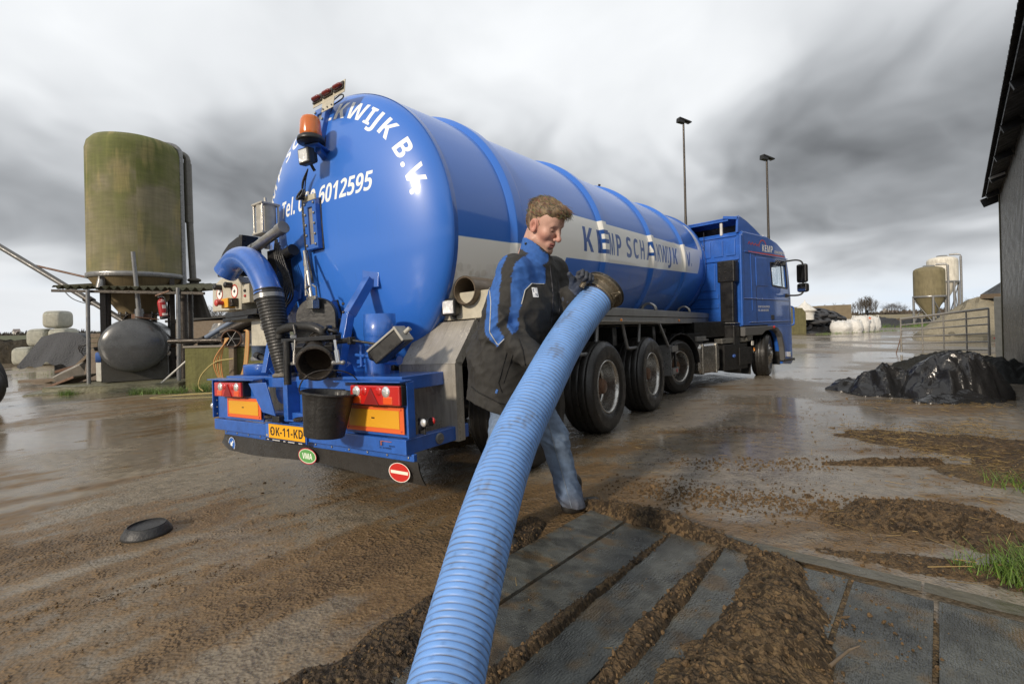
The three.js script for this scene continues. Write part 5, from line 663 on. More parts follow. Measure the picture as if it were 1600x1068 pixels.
{ // scrub line and field bank
  reseed(5); const g = []; for (let i = 0; i < 2600; i++) { const x = rr(200, 560), zf = 420 + rr(-4, 6), h = rr(2, 6.4) * (0.7 + 0.6 * n2(x * 0.03, 2)); g.push(bar([x, 0, -zf], [x + rr(-1.6, 1.6), h, -zf], rr(0.3, 0.8), 0.05, 3, false)); } const h = obj('hedge', g, twigM); tag(h, 'low brown hedge and scrub along the far field edge', 'hedge', null, 'stuff');
  const b = surf(120, 8, (u, v) => { const x = mix(31, 60, u), zf = 46 + v * 3; return [x, gy(x, -zf) + 0.9 * Math.sin(v * PI) * (0.7 + 0.3 * n2(x * 0.7, v * 2)) - 0.02, -zf]; }, true); tag(obj('field_bank', [b], mat(0.09, 0.058, 0.025, 0.95, 0, { bumpMap: again(lumps, 0.3), bumpScale: 0.06, metres: true })), 'brown earth bank along the pasture beyond the bags', 'bank', null, 'structure');
  const f = surf(2, 2, (u, v) => [mix(70, 620, u), gy(90, -60) + 0.012, -mix(75, 415, v)]); tag(obj('stubble_field', [f], mat(0.24, 0.2, 0.11, 0.95, 0, { map: again(grime, 0.05), metres: true })), 'flat pale stubble field in front of the farmhouse', 'field', null, 'structure');
  for (const [x, zf, w] of [[33.9, 44.9, 0.16], [33.2, 46.4, 0.1]]) { const p = thing('wood_post', w > 0.12 ? 'dark timber post behind the sheeted silage mound' : 'thinner dark post left of the silage mound', 'post', on(x, zf)); obj('post_body', [box(w, 1.6, w, [0, 0.75, 0], [0, 0, 0.03])], M.dark, p); obj('post_cap', [box(w + 0.05, 0.06, w + 0.05, [-0.04, 1.56, 0])], M.dark, p); }
}
// ---------------------------------------------------------------- left-hand side: silo, lean-to with the oval tank, bales, clutter
const mossyWall = mat(0.15, 0.15, 0.055, 0.9, 0, { map: again(streaks, 0.4), bumpMap: again(lumps, 0.8), bumpScale: 0.012, metres: true });
{ const s = thing('feed_silo', 'large mossy green-brown feed silo with hopper bottom, left of the tanker', 'silo', on(-10.6, 13.4)); s.rotation.y = 0.669; const g0 = s.position.y, R = 1.1, Y = (y) => y - g0;
  const shellTex = dataTex(1024, (u, v) => { const a = u * 14, m = fbm(u * 7 + 3, v * 5 + 2, 5), st = fbm(u * 60, v * 3 + 1, 4), w = fbm(u * 18, v * 70, 3), top = sst(0.35, 0.95, v + m * 0.5), pal = sst(0.12, 0.42, fbm(u * 9 + 8, v * 2.6 + 5, 4) + st * 0.35); let c = [0.46, 0.44, 0.32]; const gr = [0.37, 0.39, 0.19], tn = [0.55, 0.50, 0.33], gy2 = [0.52, 0.49, 0.41]; const k1 = clamp(top * 0.8 + m * 0.7), k2 = pal * 0.6; c = c.map((q, i) => mix(mix(mix(q, gy2[i], sst(0.0, 0.4, -m + 0.1) * 0.5), gr[i], k1), tn[i], k2) * (1 + 0.10 * w + 0.12 * st)); return c; }, true);
  shellTex.repeat.set(1, 1);
  const body = new THREE.MeshStandardMaterial({ map: shellTex, roughness: 0.78, bumpMap: again(streaks, 6, 3), bumpScale: 0.006 });
  { const prof = [[0.001, Y(6.69)], [0.4, Y(6.68)], [0.75, Y(6.63)], [0.95, Y(6.56)], [1.06, Y(6.42)], [R, Y(6.24)]]; for (let i = 1; i <= 12; i++) prof.push([R, Y(mix(6.24, 2.84, i / 12))]); const L = lathe(prof, 72), U = L.attributes.uv, P = L.attributes.position; for (let i = 0; i < U.count; i++) U.setY(i, (P.getY(i) - Y(2.84)) / 4.05); obj('shell', [L], body, s); }
  obj('rim_band', [lathe([[R - 0.02, Y(2.72)], [R + 0.035, Y(2.74)], [R + 0.035, Y(2.84)], [R, Y(2.86)]], 64)], M.galv, s);
  obj('hopper', [lathe([[R - 0.01, Y(2.74)], [0.4, Y(1.72)], [0.39, Y(1.60)], [0.001, Y(1.60)]], 56)], mat(0.20, 0.155, 0.085, 0.75, 0, { map: again(streaks, 0.5), metres: true }), s);
  { const c = obj('hopper_flange', [lathe([[0.36, Y(1.70)], [0.48, Y(1.70)], [0.48, Y(1.74)], [0.36, Y(1.75)]], 40)], M.iron, s); for (let i = 0; i < 14; i++) obj('bolt', [bar([0.45 * Math.cos(i * 0.449), Y(1.68), 0.45 * Math.sin(i * 0.449)], [0.45 * Math.cos(i * 0.449), Y(1.80), 0.45 * Math.sin(i * 0.449)], 0.02, 0.02, 6)], M.galv, c); }
  for (const [x, z] of [[-0.74, 0.74], [0.74, 0.74], [0.74, -0.74], [-0.74, -0.74]]) { obj('leg', [box(0.12, Y(2.8), 0.12, [x, Y(2.8) / 2, z])], M.iron, s); obj('brace', [bar([x, Y(0.6), z], [x * 0.35, Y(1.75), z * 0.35], 0.035)], M.iron, s); }
  obj('fill_pipe', [...tube([[0.6, Y(6.62), 0.3], [0.85, Y(6.6), 0.36], [0.97, Y(6.5), 0.4], [1.01, Y(6.3), 0.42], [1.02, Y(5.2), 0.42], [1.04, Y(2.2), 0.42]], 0.07, 60, 14)], M.galv, s);
  obj('vent_pipe', [...tube([[0.7, Y(6.52), 0.1], [1.05, Y(6.48), 0.12], [1.18, Y(6.38), 0.14], [1.2, Y(6.2), 0.15], [1.21, Y(5.2), 0.15], [1.23, Y(4.4), 0.15], [1.28, Y(2.8), 0.15]], 0.09, 60, 16), bar([1.2, Y(6.2), 0.15], [1.215, Y(4.45), 0.15], 0.11, 0.11, 18)], dirty(0.17, 0.165, 0.15, 0.6, 0.3, 1), s);
  obj('filter_sock', [surf(40, 20, (u, v) => { const t = u * 2 * PI, r = (v < 0.05 ? 0.1 : mix(0.11, 0.27, v)) * (1 + 0.09 * Math.sin(t * 9) * v); return [1.3 + 0.14 * v + r * Math.cos(t), mix(Y(2.75), Y(1.62), v), 0.15 + r * Math.sin(t) * 0.7]; }, true, true), ball(0.12, [1.31, Y(2.74), 0.17], [1.5, 0.6, 1.2], 12)], mat(0.10, 0.09, 0.075, 0.8, 0, { map: again(streaks, 1), metres: true }), s);
  obj('sight_rod', [bar([0.0, Y(1.75), 1.2], [-0.1, Y(3.35), 1.22], 0.055, 0.05), bar([0.0, Y(1.5), 1.2], [0, Y(1.85), 1.2], 0.09)], M.galv, s); obj('top_vent', [bar([0.1, Y(6.66), 0], [0.1, Y(6.78), 0], 0.03)], M.iron, s);
}
{ const a = thing('auger_pipe', 'long grey auger tube sloping down from upper left to the silo hopper', 'auger', [-14.9, 0, -13.5]); obj('tube', [bar([-1.2, 4.7, 0.0], [4.2, 1.35, 0.1], 0.075, 0.075, 16)], dirty(0.13, 0.13, 0.13, 0.6), a); obj('joint', [bar([2.78, 2.23, 0.07], [2.95, 2.125, 0.075], 0.11, 0.11, 16)], M.iron, a); obj('stay', [bar([1.3, 3.2, 0], [3.0, 2.78, 0.1], 0.03)], M.rust, a); obj('cable', tube([[2.0, 2.7, 0.1], [2.4, 2.25, 0.12], [2.9, 2.05, 0.1], [3.2, 1.98, 0.1]], 0.012, 20, 6), M.black, a); }
{ const s = thing('lean_to', 'low open lean-to with mossy corrugated roof on posts under the silo', 'shelter', on(-9.9, 12.3)); const g0 = s.position.y, Y = (y) => y - g0;
  const cor = mat(0.13, 0.125, 0.075, 0.9, 0, { map: again(streaks, 0.6), bumpMap: again(lumps, 1), bumpScale: 0.01, metres: true });
  for (let i = 0; i < 4; i++) for (const [d, f] of [[0, true], [-0.014, false]]) obj('roof_sheet', [surf(56, 4, (u, v) => [-2.0 + i + u * 0.996, Y(2.46 - 0.04 * (i + u)) + 0.045 * Math.sin(u * 2 * PI * 4.5) + d + v * 0.28, 0.1 - v * 2.2], f)], cor, s);
  obj('front_beam', [box(3.95, 0.07, 0.06, [-0.02, Y(2.28), 0.1], [0, 0, -0.041])], M.iron, s);
  for (const [x, z, r, m] of [[-1.0, 0.2, 0.045, M.galv], [1.28, 0.15, 0.045, M.galv], [-0.85, -0.2, 0.085, M.iron], [1.12, -0.3, 0.09, M.iron], [1.0, -0.7, 0.08, M.iron], [-0.9, -1.9, 0.08, M.iron]]) obj('post', [bar([x, -0.1, z], [x + 0.02, Y(2.36), z], r, r, 12)], m, s);
  obj('high_post', [bar([-0.85, Y(2.4), 0], [-0.85, Y(2.75), -0.1], 0.085)], M.galv, s);
}
{ const p = thing('concrete_plinth', 'low weathered concrete plinth under the oval tank and its lean-to', 'plinth', on(-10.1, 12.6)); obj('plinth_slab', [box(3.3, 0.26, 1.9, [0.1, 0.06, 0], [0, 0.04, 0.012], 0.03), box(1.5, 0.14, 1.4, [-1.15, 0.02, 0.45], [0.06, 0.3, 0], 0.03)], dirty(0.17, 0.165, 0.105, 0.9, 0, 0.8, 0.02), p); }
{ const t = thing('oval_tank', 'dark grey oval steel tank seen end on under the lean-to', 'tank', [-9.76, 0.9, -12.15], 0.55); const m = mat(0.115, 0.12, 0.125, 0.45, 0.25, { map: again(grime, 0.7), roughnessMap: again(smear, 0.7), metres: true });
  obj('tank_shell', [surf(64, 14, (u, v) => { const t2 = -u * 2 * PI, k = v < 0.42 ? Math.sin(v / 0.42 * PI / 2) : 1, z = v < 0.42 ? 0.24 * Math.cos(v / 0.42 * PI / 2) : -(v - 0.42) / 0.58 * 2.6; return [0.72 * k * Math.cos(t2), 0.69 * k * Math.sin(t2), z]; }, true, true)], m, t);
  obj('tank_seam', [surf(64, 1, (u, v) => [0.73 * Math.cos(-u * 2 * PI), 0.702 * Math.sin(-u * 2 * PI), -0.03 - 0.04 * v], true)], m, t); obj('manhole', [bar([0.1, 0.66, -0.6], [0.1, 0.82, -0.6], 0.22), box(0.5, 0.03, 0.3, [0.25, 0.7, -0.3], [0, 0, -0.15])], M.rust, t);
  for (const z of [-0.4, -2.0]) obj('cradle', [box(1.36, 0.62, 0.3, [0, -0.62, z])], dirty(0.06, 0.058, 0.05, 0.8), t); }
{ const f = thing('fire_extinguisher', 'red fire extinguisher hanging tilted on the right post of the lean-to', 'fire extinguisher', [-8.86, 1.62, -12.0]); f.rotation.z = 0.16; const tex = canvasTex(128, 128, (x) => { x.fillStyle = '#a3191c'; x.fillRect(0, 0, 128, 128); x.fillStyle = '#d9cfc6'; for (let i = 0; i < 6; i++) { x.fillRect(6 + (i % 2) * 6, 44 + i * 11, 40 - (i % 3) * 8, 5); x.fillRect(70, 40 + i * 11, 34, 5); } }); obj('cylinder', [lathe([[0, 0], [0.085, 0], [0.09, 0.02], [0.09, 0.36], [0.07, 0.42], [0.03, 0.45], [0.03, 0.48], [0, 0.48]], 28)], new THREE.MeshStandardMaterial({ map: tex, roughness: 0.35 }), f); obj('valve', [box(0.05, 0.05, 0.14, [0, 0.5, 0]), bar([0, 0.5, 0], [0.06, 0.56, 0], 0.012)], M.black, f); obj('hose', tube([[0.02, 0.5, 0.05], [0.14, 0.46, 0.06], [0.15, 0.2, 0.06], [0.11, 0.06, 0.05]], 0.014, 24, 8), M.black, f); obj('base', [lathe([[0, -0.06], [0.088, -0.06], [0.092, 0.0], [0, 0.0]], 24)], M.black, f); obj('bracket', [beam([-0.12, 0.56, 0], [0.25, 0.62, 0], 0.03, 0.04)], M.rust, f); }
// wrapped bales
{ const wrap = mat(0.52, 0.52, 0.44, 0.5, 0, { map: again(grime, 1), bumpMap: again(lumps, 2.2), bumpScale: 0.04, metres: true, clearcoat: 0.3 });
  const B = [[-23.25, 22.6, 0, 'white wrapped bale at the bottom left of the bale stack'], [-22.0, 22.5, 0, 'white wrapped bale at the bottom right, half behind the timber'], [-22.85, 22.9, 0.86, 'white wrapped bale on the left of the middle row'], [-21.8, 22.9, 0.86, 'white wrapped bale on the right of the middle row, by the tarpaulin'], [-22.25, 23.1, 1.72, 'topmost white wrapped bale of the stack']];
  let first; for (const [x, zf, y, l] of B) { if (!first) { first = thing('wrapped_bale', l, 'bale', [x, gy(x, -zf) + y, -zf], 0.15, 'white wrapped bales in the stack'); obj('bale_wrap', [surf(44, 20, (u, v) => { const t = -u * 2 * PI, c = Math.cos(t), s = Math.sin(t), e = (a, b, p) => Math.pow(Math.abs(a) ** p + Math.abs(b) ** p, -1 / p); const ph = (v - 0.5) * PI, q = e(Math.cos(ph), Math.sin(ph), 4.5), r = e(c, s, 4.5); return [0.42 * r * c * Math.cos(ph) * q, 0.43 + 0.43 * Math.sin(ph) * q * (1 + 0.03 * n3(c * 2, v * 4, s * 2)), 0.5 * r * s * Math.cos(ph) * q * (1 + 0.03 * n3(c * 3, v * 5, s * 3))]; }, true, true)], wrap, first); } else copyOf(first, [x, gy(x, -zf) + y, -zf], 0.15 + rr(-0.15, 0.15), l); } }
{ const c = thing('tarpaulin', 'dark grey tarpaulin draped over a frame right of the white bales', 'tarpaulin', on(-16.2, 17.2)); obj('cloth', [surf(40, 30, (u, v) => { const f = 0.5 + 0.5 * Math.sin(u * 14 + v * 2), x = -0.75 + 2.0 * u + 0.12 * v * (u < 0.3 ? -1.4 : 0), top = 1.42 - 0.55 * Math.pow(Math.abs(u - 0.42) * 1.2, 1.6) - 0.4 * sst(0.7, 1, u); return [x - 0.3 * v * (1 - u), top * (1 - v * (0.82 + 0.05 * Math.sin(u * 11) + 0.04 * Math.sin(u * 29))) + 0.02 + 0.1, 0.25 + 0.34 * v + 0.09 * f * v]; }), surf(20, 8, (u, v) => [-0.75 + 2.0 * u, 1.52 - 0.55 * Math.pow(Math.abs(u - 0.42) * 1.2, 1.6) - 0.4 * sst(0.7, 1, u) - 0.05 * v, 0.25 - 1.0 * v], true)], mat(0.05, 0.053, 0.06, 0.7, 0, { bumpMap: again(lumps, 1.2), bumpScale: 0.03, metres: true }), c); obj('frame', [box(1.5, 1.1, 0.8, [0.3, 0.5, -0.3])], M.dark, c); }
{ const h = thing('root_heap', 'long brown knobbly heap of roots or manure behind the bales at far left', 'heap', on(-27.5, 25.5)); obj('heap_body', [surf(120, 24, (u, v) => { const x = -5 + 8 * u, a = v * PI, k = 1.15 + 0.2 * n2(x * 0.8, 3), n = 0.13 * n2(x * 5, v * 22) + 0.08 * n2(x * 11, v * 40); return [x, Math.max(-0.1, Math.sin(a) * (k + n)), Math.cos(a) * (1.5 + n)]; }, true)], mat(0.10, 0.08, 0.05, 0.95, 0, { map: again(lumps, 2), bumpMap: again(lumps, 2), bumpScale: 0.08, metres: true }), h); }
// things leaning and lying by the lean-to
{ const b = thing('plastic_drum', 'white plastic drum with blue lid beside the oval tank', 'drum', on(-10.95, 12.75)); b.position.y += 0.18; obj('drum_body', [lathe([[0, 0], [0.24, 0], [0.25, 0.03], [0.25, 0.5], [0.23, 0.54], [0, 0.54]], 28)], dirty(0.5, 0.5, 0.46, 0.6, 0, 1.5), b); obj('lid', [lathe([[0.0, 0.78], [0.24, 0.78], [0.262, 0.74], [0.262, 0.52], [0.0, 0.52]], 28)], mat(0.03, 0.09, 0.3, 0.5), b); }
{ const p = thing('metal_plate', 'brown rusty plate standing upright left of the blue-lidded drum', 'plate', on(-11.75, 13.2), 0.2); obj('plate_sheet', [box(0.38, 0.95, 0.05, [0, 0.5, 0], [-0.12, 0, -0.1])], dirty(0.15, 0.11, 0.075, 0.8, 0, 1), p); obj('foot', [box(0.6, 0.06, 0.3, [0.02, 0.03, 0.1], [0, 0, -0.1])], M.rust, p); }
{ const b = thing('crate_stack', 'yellowish box with slats behind the leaning plate and poles', 'crate', on(-12.1, 14.1), 0.1); for (let i = 0; i < 4; i++) obj('slat', [box(0.62, 0.12, 0.03, [0, 0.95 + i * 0.15, 0.22])], M.wood, b); obj('crate_body', [box(0.62, 1.45, 0.42, [0, 0.72, 0])], dirty(0.24, 0.22, 0.14, 0.85), b); }
[['thin galvanised pole left of the lean-to post', -11.25, 13.4, 0.05, 1.72, 0.02, M.galv], ['shorter grey pole leaning by the crate', -11.0, 13.5, 0.06, 1.5, -0.03, M.iron], ['grey pipe leaning against the yellowish crate', -11.75, 13.55, 0.07, 1.2, -0.25, M.galv]].forEach(([l, x, zf, r, h, lean, m]) => { const p = thing('leaning_pole', l, 'pole', on(x, zf)); p.rotation.z = lean; obj('tube', [bar([0, 0, 0], [0, h, 0], r, r, 10)], m, p); obj('end_cap', [bar([0, h, 0], [0, h + 0.02, 0], r * 0.9, r * 0.7, 10)], M.black, p); });
{ const l = ['long dark plank lying low left of the plinth', 'dark plank sloping up across the scrap', 'brown board resting over the bales end', 'low dark plank nearest the yard']; [[-13.6, 14.4, 2.6, 0.06, 0.2, 0.1], [-13.0, 14.0, 2.4, 0.3, 0.55, -0.3], [-13.8, 15.6, 2.2, 0.45, 0.28, 0.3], [-13.3, 13.7, 1.9, 0.05, 0.02, 0.05]].forEach(([x, zf, L, y, rz, ry], k) => { const p = thing('plank', l[k], 'plank', on(x, zf)); obj('board', [box(L, 0.09, 0.22, [0, y + 0.1, 0], [0, ry, rz])], k === 2 ? M.rust : M.wood, p); obj('board_end', [box(0.02, 0.1, 0.2, [L / 2 * Math.cos(rz) * Math.cos(ry), y + 0.1 + L / 2 * Math.sin(rz), -L / 2 * Math.sin(ry)], [0, ry, rz])], M.dark, p); }); }
{ const s = thing('scrap_block', 'grey broken concrete block tipped over among the planks', 'block', on(-12.75, 13.7), 0.4); obj('block_body', [box(0.75, 0.4, 0.5, [0, 0.3, 0], [0.2, 0, 0.5], 0.03)], M.concrete, s); obj('dark_core', [box(0.5, 0.3, 0.4, [0.1, 0.36, -0.2], [0.2, 0.3, 0.5], 0.03)], M.dark, s); }
{ const w = thing('wire_coil', 'tangle of black wire lying on the brown board', 'wire', [-13.7, 0.75, -15.3]); for (let i = 0; i < 4; i++) obj('loop', [place(new THREE.TorusGeometry(0.3 + i * 0.04, 0.012, 6, 30), [i * 0.06, 0.02 * i, 0], [1.2 + i * 0.1, 0.3 * i, 0])], M.black, w); }
{ const p = thing('metal_chute', 'grey slanted sheet leaning over a low ramp beside the plinth', 'chute', on(-11.9, 12.6)); obj('sheet', [box(0.9, 0.03, 0.8, [0.1, 0.22, 0], [0, 0, 0.35])], M.concrete, p); obj('edge', [box(0.9, 0.06, 0.03, [0.1, 0.2, 0.4], [0, 0, 0.35])], M.rust, p); }
// mossy wall and the pipes stored on it
{ const w = thing('mossy_wall', 'low moss-covered wall with pipes stored on top, left of the tanker', 'wall', on(-7.05, 12)); obj('wall_block', [box(2.35, 1.16, 0.3, [0.0, 0.48, 0], [0, 0.05, 0], 0.03)], mossyWall, w); obj('coping', [box(2.4, 0.05, 0.34, [0, 1.075, 0], [0, 0.05, 0])], M.concrete, w); }
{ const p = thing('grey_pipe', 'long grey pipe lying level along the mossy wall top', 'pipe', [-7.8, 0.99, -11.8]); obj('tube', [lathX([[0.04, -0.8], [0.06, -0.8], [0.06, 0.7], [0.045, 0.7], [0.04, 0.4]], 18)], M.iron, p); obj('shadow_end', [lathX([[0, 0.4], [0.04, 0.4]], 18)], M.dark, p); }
{ const p = thing('round_fan', 'round dark fan duct open towards the viewer above the mossy wall', 'fan', [-6.98, 1.02, -11.7], 0.35); obj('duct', [lathZ([[0.19, -0.3], [0.225, -0.3], [0.23, 0.0], [0.21, 0.02], [0.2, 0.0], [0.19, -0.3]], 32)], M.rust, p); obj('grille', [0, 1, 2].map((i) => bar([-0.2 * Math.cos(i * 1.05), -0.2 * Math.sin(i * 1.05), -0.02], [0.2 * Math.cos(i * 1.05), 0.2 * Math.sin(i * 1.05), -0.02], 0.008)), M.galv, p); obj('duct_back', [lathZ([[0, -0.2], [0.19, -0.2]], 28)], M.iron, p); }
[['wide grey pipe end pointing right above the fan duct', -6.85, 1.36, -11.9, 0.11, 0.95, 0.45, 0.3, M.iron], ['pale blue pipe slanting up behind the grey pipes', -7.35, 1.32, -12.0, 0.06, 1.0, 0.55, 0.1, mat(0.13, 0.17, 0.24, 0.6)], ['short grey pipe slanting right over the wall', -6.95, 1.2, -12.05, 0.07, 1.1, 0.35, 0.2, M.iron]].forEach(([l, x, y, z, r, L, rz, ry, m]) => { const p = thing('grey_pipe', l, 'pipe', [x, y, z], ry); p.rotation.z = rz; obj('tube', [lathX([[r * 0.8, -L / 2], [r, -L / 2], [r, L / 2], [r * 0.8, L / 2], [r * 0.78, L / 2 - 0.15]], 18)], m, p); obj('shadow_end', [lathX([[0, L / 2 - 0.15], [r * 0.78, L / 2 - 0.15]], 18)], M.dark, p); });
{ const p = thing('grey_sheet', 'crumpled pale grey sheet propped behind the stored pipes', 'sheet', [-7.5, 1.2, -12.1]); obj('sheet_body', [surf(8, 6, (u, v) => [(-0.35 + 0.7 * u) * (0.5 + v * 0.6), 0.42 * (1 - v) - 0.2 + 0.05 * n2(u * 5, v * 5), 0.1 * u + 0.08 * n2(u * 4, v * 4 + 3)])], M.galv, p); obj('fold', [box(0.4, 0.02, 0.1, [0.05, -0.2, 0.1])], M.galv, p); }
{ const h = thing('yellow_hose', 'yellow and orange water hose hung in loops in front of the mossy wall', 'hose', [-6.85, 0, -11.5]); const ye = mat(0.42, 0.33, 0.12, 0.55), or = mat(0.5, 0.22, 0.07, 0.55); for (let i = 0; i < 5; i++) obj('loop', tube([[-0.12 + i * 0.02, 1.05, 0.05], [-0.22 - i * 0.03, 0.5, 0.08 + i * 0.02], [-0.12 - i * 0.02, -0.08 + i * 0.02, 0.1], [0.1 + i * 0.03, -0.1, 0.1], [0.3 + i * 0.02, 0.3, 0.06], [0.36 + i * 0.015, 1.15, 0.0], [0.3, 1.22, -0.02]], 0.016, 50, 7), i % 2 ? ye : or, h); obj('ring', tube([[0.1, 0.55, 0.12], [-0.3, 0.48, 0.16], [-0.62, 0.2, 0.18], [-0.7, -0.08, 0.2], [-0.55, -0.2, 0.26]], 0.016, 40, 7), ye, h); obj('trail', tube([[0.2, -0.24, 0.3], [-0.5, -0.23, 0.5], [-1.1, -0.235, 0.75], [-1.25, -0.235, 1.0], [-0.8, -0.235, 1.15], [0.3, -0.235, 1.1]], 0.017, 50, 7), ye, h); }
{ const p = thing('wood_post', 'dark timber post standing in front of the mossy wall under the fan', 'post', on(-6.98, 11.75)); obj('post_body', [box(0.13, 1.05, 0.13, [0, 0.5, 0])], M.wood, p); obj('post_cap', [box(0.15, 0.03, 0.15, [0, 1.03, 0])], M.dark, p); }
{ const p = thing('white_stick', 'thin pale stick leaning from the ground towards the wall', 'stick', on(-9.0, 11.75)); obj('rod', [bar([0, 0, 0], [1.05, 0.95, -0.1], 0.025, 0.02)], M.white, p); obj('tip', [bar([1.05, 0.95, -0.1], [1.09, 0.985, -0.104], 0.02, 0.01)], M.iron, p); }
{ const d = thing('scrap_pile', 'dark jumble of scrap, pipes and timber behind the lean-to posts', 'scrap', on(-8.0, 13.2)); reseed(404); for (let i = 0; i < 26; i++) { const x = rr(-0.9, 1.1), y = rr(0.05, 1.2), z = rr(-0.5, 0.3); obj('scrap_piece', [i % 3 ? bar([x - rr(0.2, 0.8), y, z], [x + rr(0.2, 0.8), y + rr(-0.4, 0.5), z + rr(-0.2, 0.2)], rr(0.02, 0.07), 0.03, 8) : box(rr(0.2, 0.6), rr(0.1, 0.4), rr(0.1, 0.4), [x, y * 0.7, z], [rr(-1, 1), rr(-1, 1), rr(-1, 1)], 0.02)], [M.dark, M.iron, M.rust, M.wood][i % 4], d); } for (let i = 0; i < 3; i++) obj('old_tyre', [place(new THREE.TorusGeometry(0.3, 0.1, 10, 24), [-0.2 + i * 0.2, 1.15 - i * 0.35, -0.2], [1.2, 0.3 * i, 0])], M.tyre, d); }
{ const t = thing('parked_machine', 'dark machine cut off by the left edge, only its wheel and fender showing', 'machine', on(-10.78, 9.3), 0.1); obj('tyre', [place(new THREE.TorusGeometry(0.34, 0.15, 12, 36), [0.17, 0.44, 0], [0, 0, 0])], M.tyre, t); obj('fender', [surf(16, 4, (u, v) => [mix(-0.6, 0.52, Math.sin(u * PI / 2)), mix(1.35, 0.4, u * u), -0.25 + v * 0.6])], M.black, t); obj('body', [box(1.0, 0.5, 0.6, [-0.5, 1.0, 0])], M.dark, t); obj('lamp_box', [box(0.5, 0.2, 0.2, [0.12, 1.52, 0.1], [0, 0, -0.05])], dirty(0.10, 0.115, 0.13, 0.5), t); obj('mast', [bar([-0.1, 1.0, 0], [-0.1, 2.2, 0], 0.03), box(0.25, 0.1, 0.1, [0.02, 2.2, 0])], M.iron, t); }
// distance on the left
farHouse(-505, 480, 0.9, 'small far-off house with red roof at the left horizon'); farHouse(-478, 485, 0.8, 'second tiny far-off house right of the red-roofed one');
{ const s = thing('far_shed', 'low dark shed roof seen behind the stored pipes', 'shed', on(-24, 40)); obj('roof', [beam([-4, 2.2, 0], [2.4, 2.6, 0], 4, 0.2)], M.dark, s); obj('wall', [box(6, 2.2, 3.6, [-0.8, 1.1, 0])], M.wood, s); }
bareTree('round_tree', 'bare spreading tree on the horizon between silo and tanker', -62, 100, 6.0, 4.2, 70, null, 0.3, 201); bareTree('round_tree', 'smaller bare tree just right of the spreading one, behind the control box', -56.5, 100, 5.0, 3.6, 50, null, 0.3, 202); bareTree('round_tree', 'low bare tree left of the spreading tree', -67.5, 104, 4.4, 3.2, 46, null, 0.3, 203);
{ reseed(6); const g = []; for (let i = 0; i < 1500; i++) { const x = rr(-420, -60), zf = 330 + rr(-4, 6), h = rr(1.4, 4.6) * (0.7 + 0.6 * n2(x * 0.03, 2)); g.push(bar([x, -0.3, -zf], [x + rr(-1.4, 1.4), h, -zf], rr(0.3, 0.8), 0.05, 3, false)); } tag(obj('hedge', g, twigM), 'low brown hedge on the left horizon behind the bales', 'hedge', null, 'stuff'); }
// ---------------------------------------------------------------- signed-distance meshing for the man and his clothes
function surfaceNet(f, lo, hi, h) {
  const n = [0, 1, 2].map((k) => Math.ceil((hi[k] - lo[k]) / h) + 1), [nx, ny, nz] = n, D = new Float32Array(nx * ny * nz);
  for (let k = 0; k < nz; k++) for (let j = 0; j < ny; j++) for (let i = 0; i < nx; i++) D[(k * ny + j) * nx + i] = f(lo[0] + i * h, lo[1] + j * h, lo[2] + k * h);
  const at = (i, j, k) => (k * ny + j) * nx + i, idx = new Int32Array(nx * ny * nz).fill(-1), P = [], I = [];
  const E = [[0, 1], [2, 3], [4, 5], [6, 7], [0, 2], [1, 3], [4, 6], [5, 7], [0, 4], [1, 5], [2, 6], [3, 7]];
  for (let k = 0; k < nz - 1; k++) for (let j = 0; j < ny - 1; j++) for (let i = 0; i < nx - 1; i++) {
    const v = [0, 1, 2, 3, 4, 5, 6, 7].map((c) => D[at(i + (c & 1), j + ((c >> 1) & 1), k + (c >> 2))]); let m = 0; for (let c = 0; c < 8; c++) if (v[c] < 0) m |= 1 << c; if (m === 0 || m === 255) continue;
    let x = 0, y = 0, z = 0, q = 0; for (const [a, b] of E) if ((v[a] < 0) !== (v[b] < 0)) { const t = v[a] / (v[a] - v[b]); x += (a & 1) + t * ((b & 1) - (a & 1)); y += ((a >> 1) & 1) + t * (((b >> 1) & 1) - ((a >> 1) & 1)); z += (a >> 2) + t * ((b >> 2) - (a >> 2)); q++; }
    idx[at(i, j, k)] = P.length / 3; P.push(lo[0] + (i + x / q) * h, lo[1] + (j + y / q) * h, lo[2] + (k + z / q) * h);
  }
  const quad = (a, b, c, d, flip) => { if (a < 0 || b < 0 || c < 0 || d < 0) return; if (flip) I.push(a, c, b, a, d, c); else I.push(a, b, c, a, c, d); };
  for (let k = 1; k < nz - 1; k++) for (let j = 1; j < ny - 1; j++) for (let i = 1; i < nx - 1; i++) {
    const s = D[at(i, j, k)] < 0;
    if (s !== (D[at(i + 1, j, k)] < 0)) quad(idx[at(i, j - 1, k - 1)], idx[at(i, j, k - 1)], idx[at(i, j, k)], idx[at(i, j - 1, k)], !s);
    if (s !== (D[at(i, j + 1, k)] < 0)) quad(idx[at(i - 1, j, k - 1)], idx[at(i - 1, j, k)], idx[at(i, j, k)], idx[at(i, j, k - 1)], !s);
    if (s !== (D[at(i, j, k + 1)] < 0)) quad(idx[at(i - 1, j - 1, k)], idx[at(i, j - 1, k)], idx[at(i, j, k)], idx[at(i - 1, j, k)], !s);
  }
  const g = new THREE.BufferGeometry(), N = []; const e = h * 0.7;
  for (let i = 0; i < P.length; i += 3) { const [x, y, z] = [P[i], P[i + 1], P[i + 2]], v = V(f(x + e, y, z) - f(x - e, y, z), f(x, y + e, z) - f(x, y - e, z), f(x, y, z + e) - f(x, y, z - e)).normalize(); N.push(v.x, v.y, v.z); }
  g.setAttribute('position', new THREE.Float32BufferAttribute(P, 3)); g.setAttribute('normal', new THREE.Float32BufferAttribute(N, 3)); g.setIndex(I); return g;
}
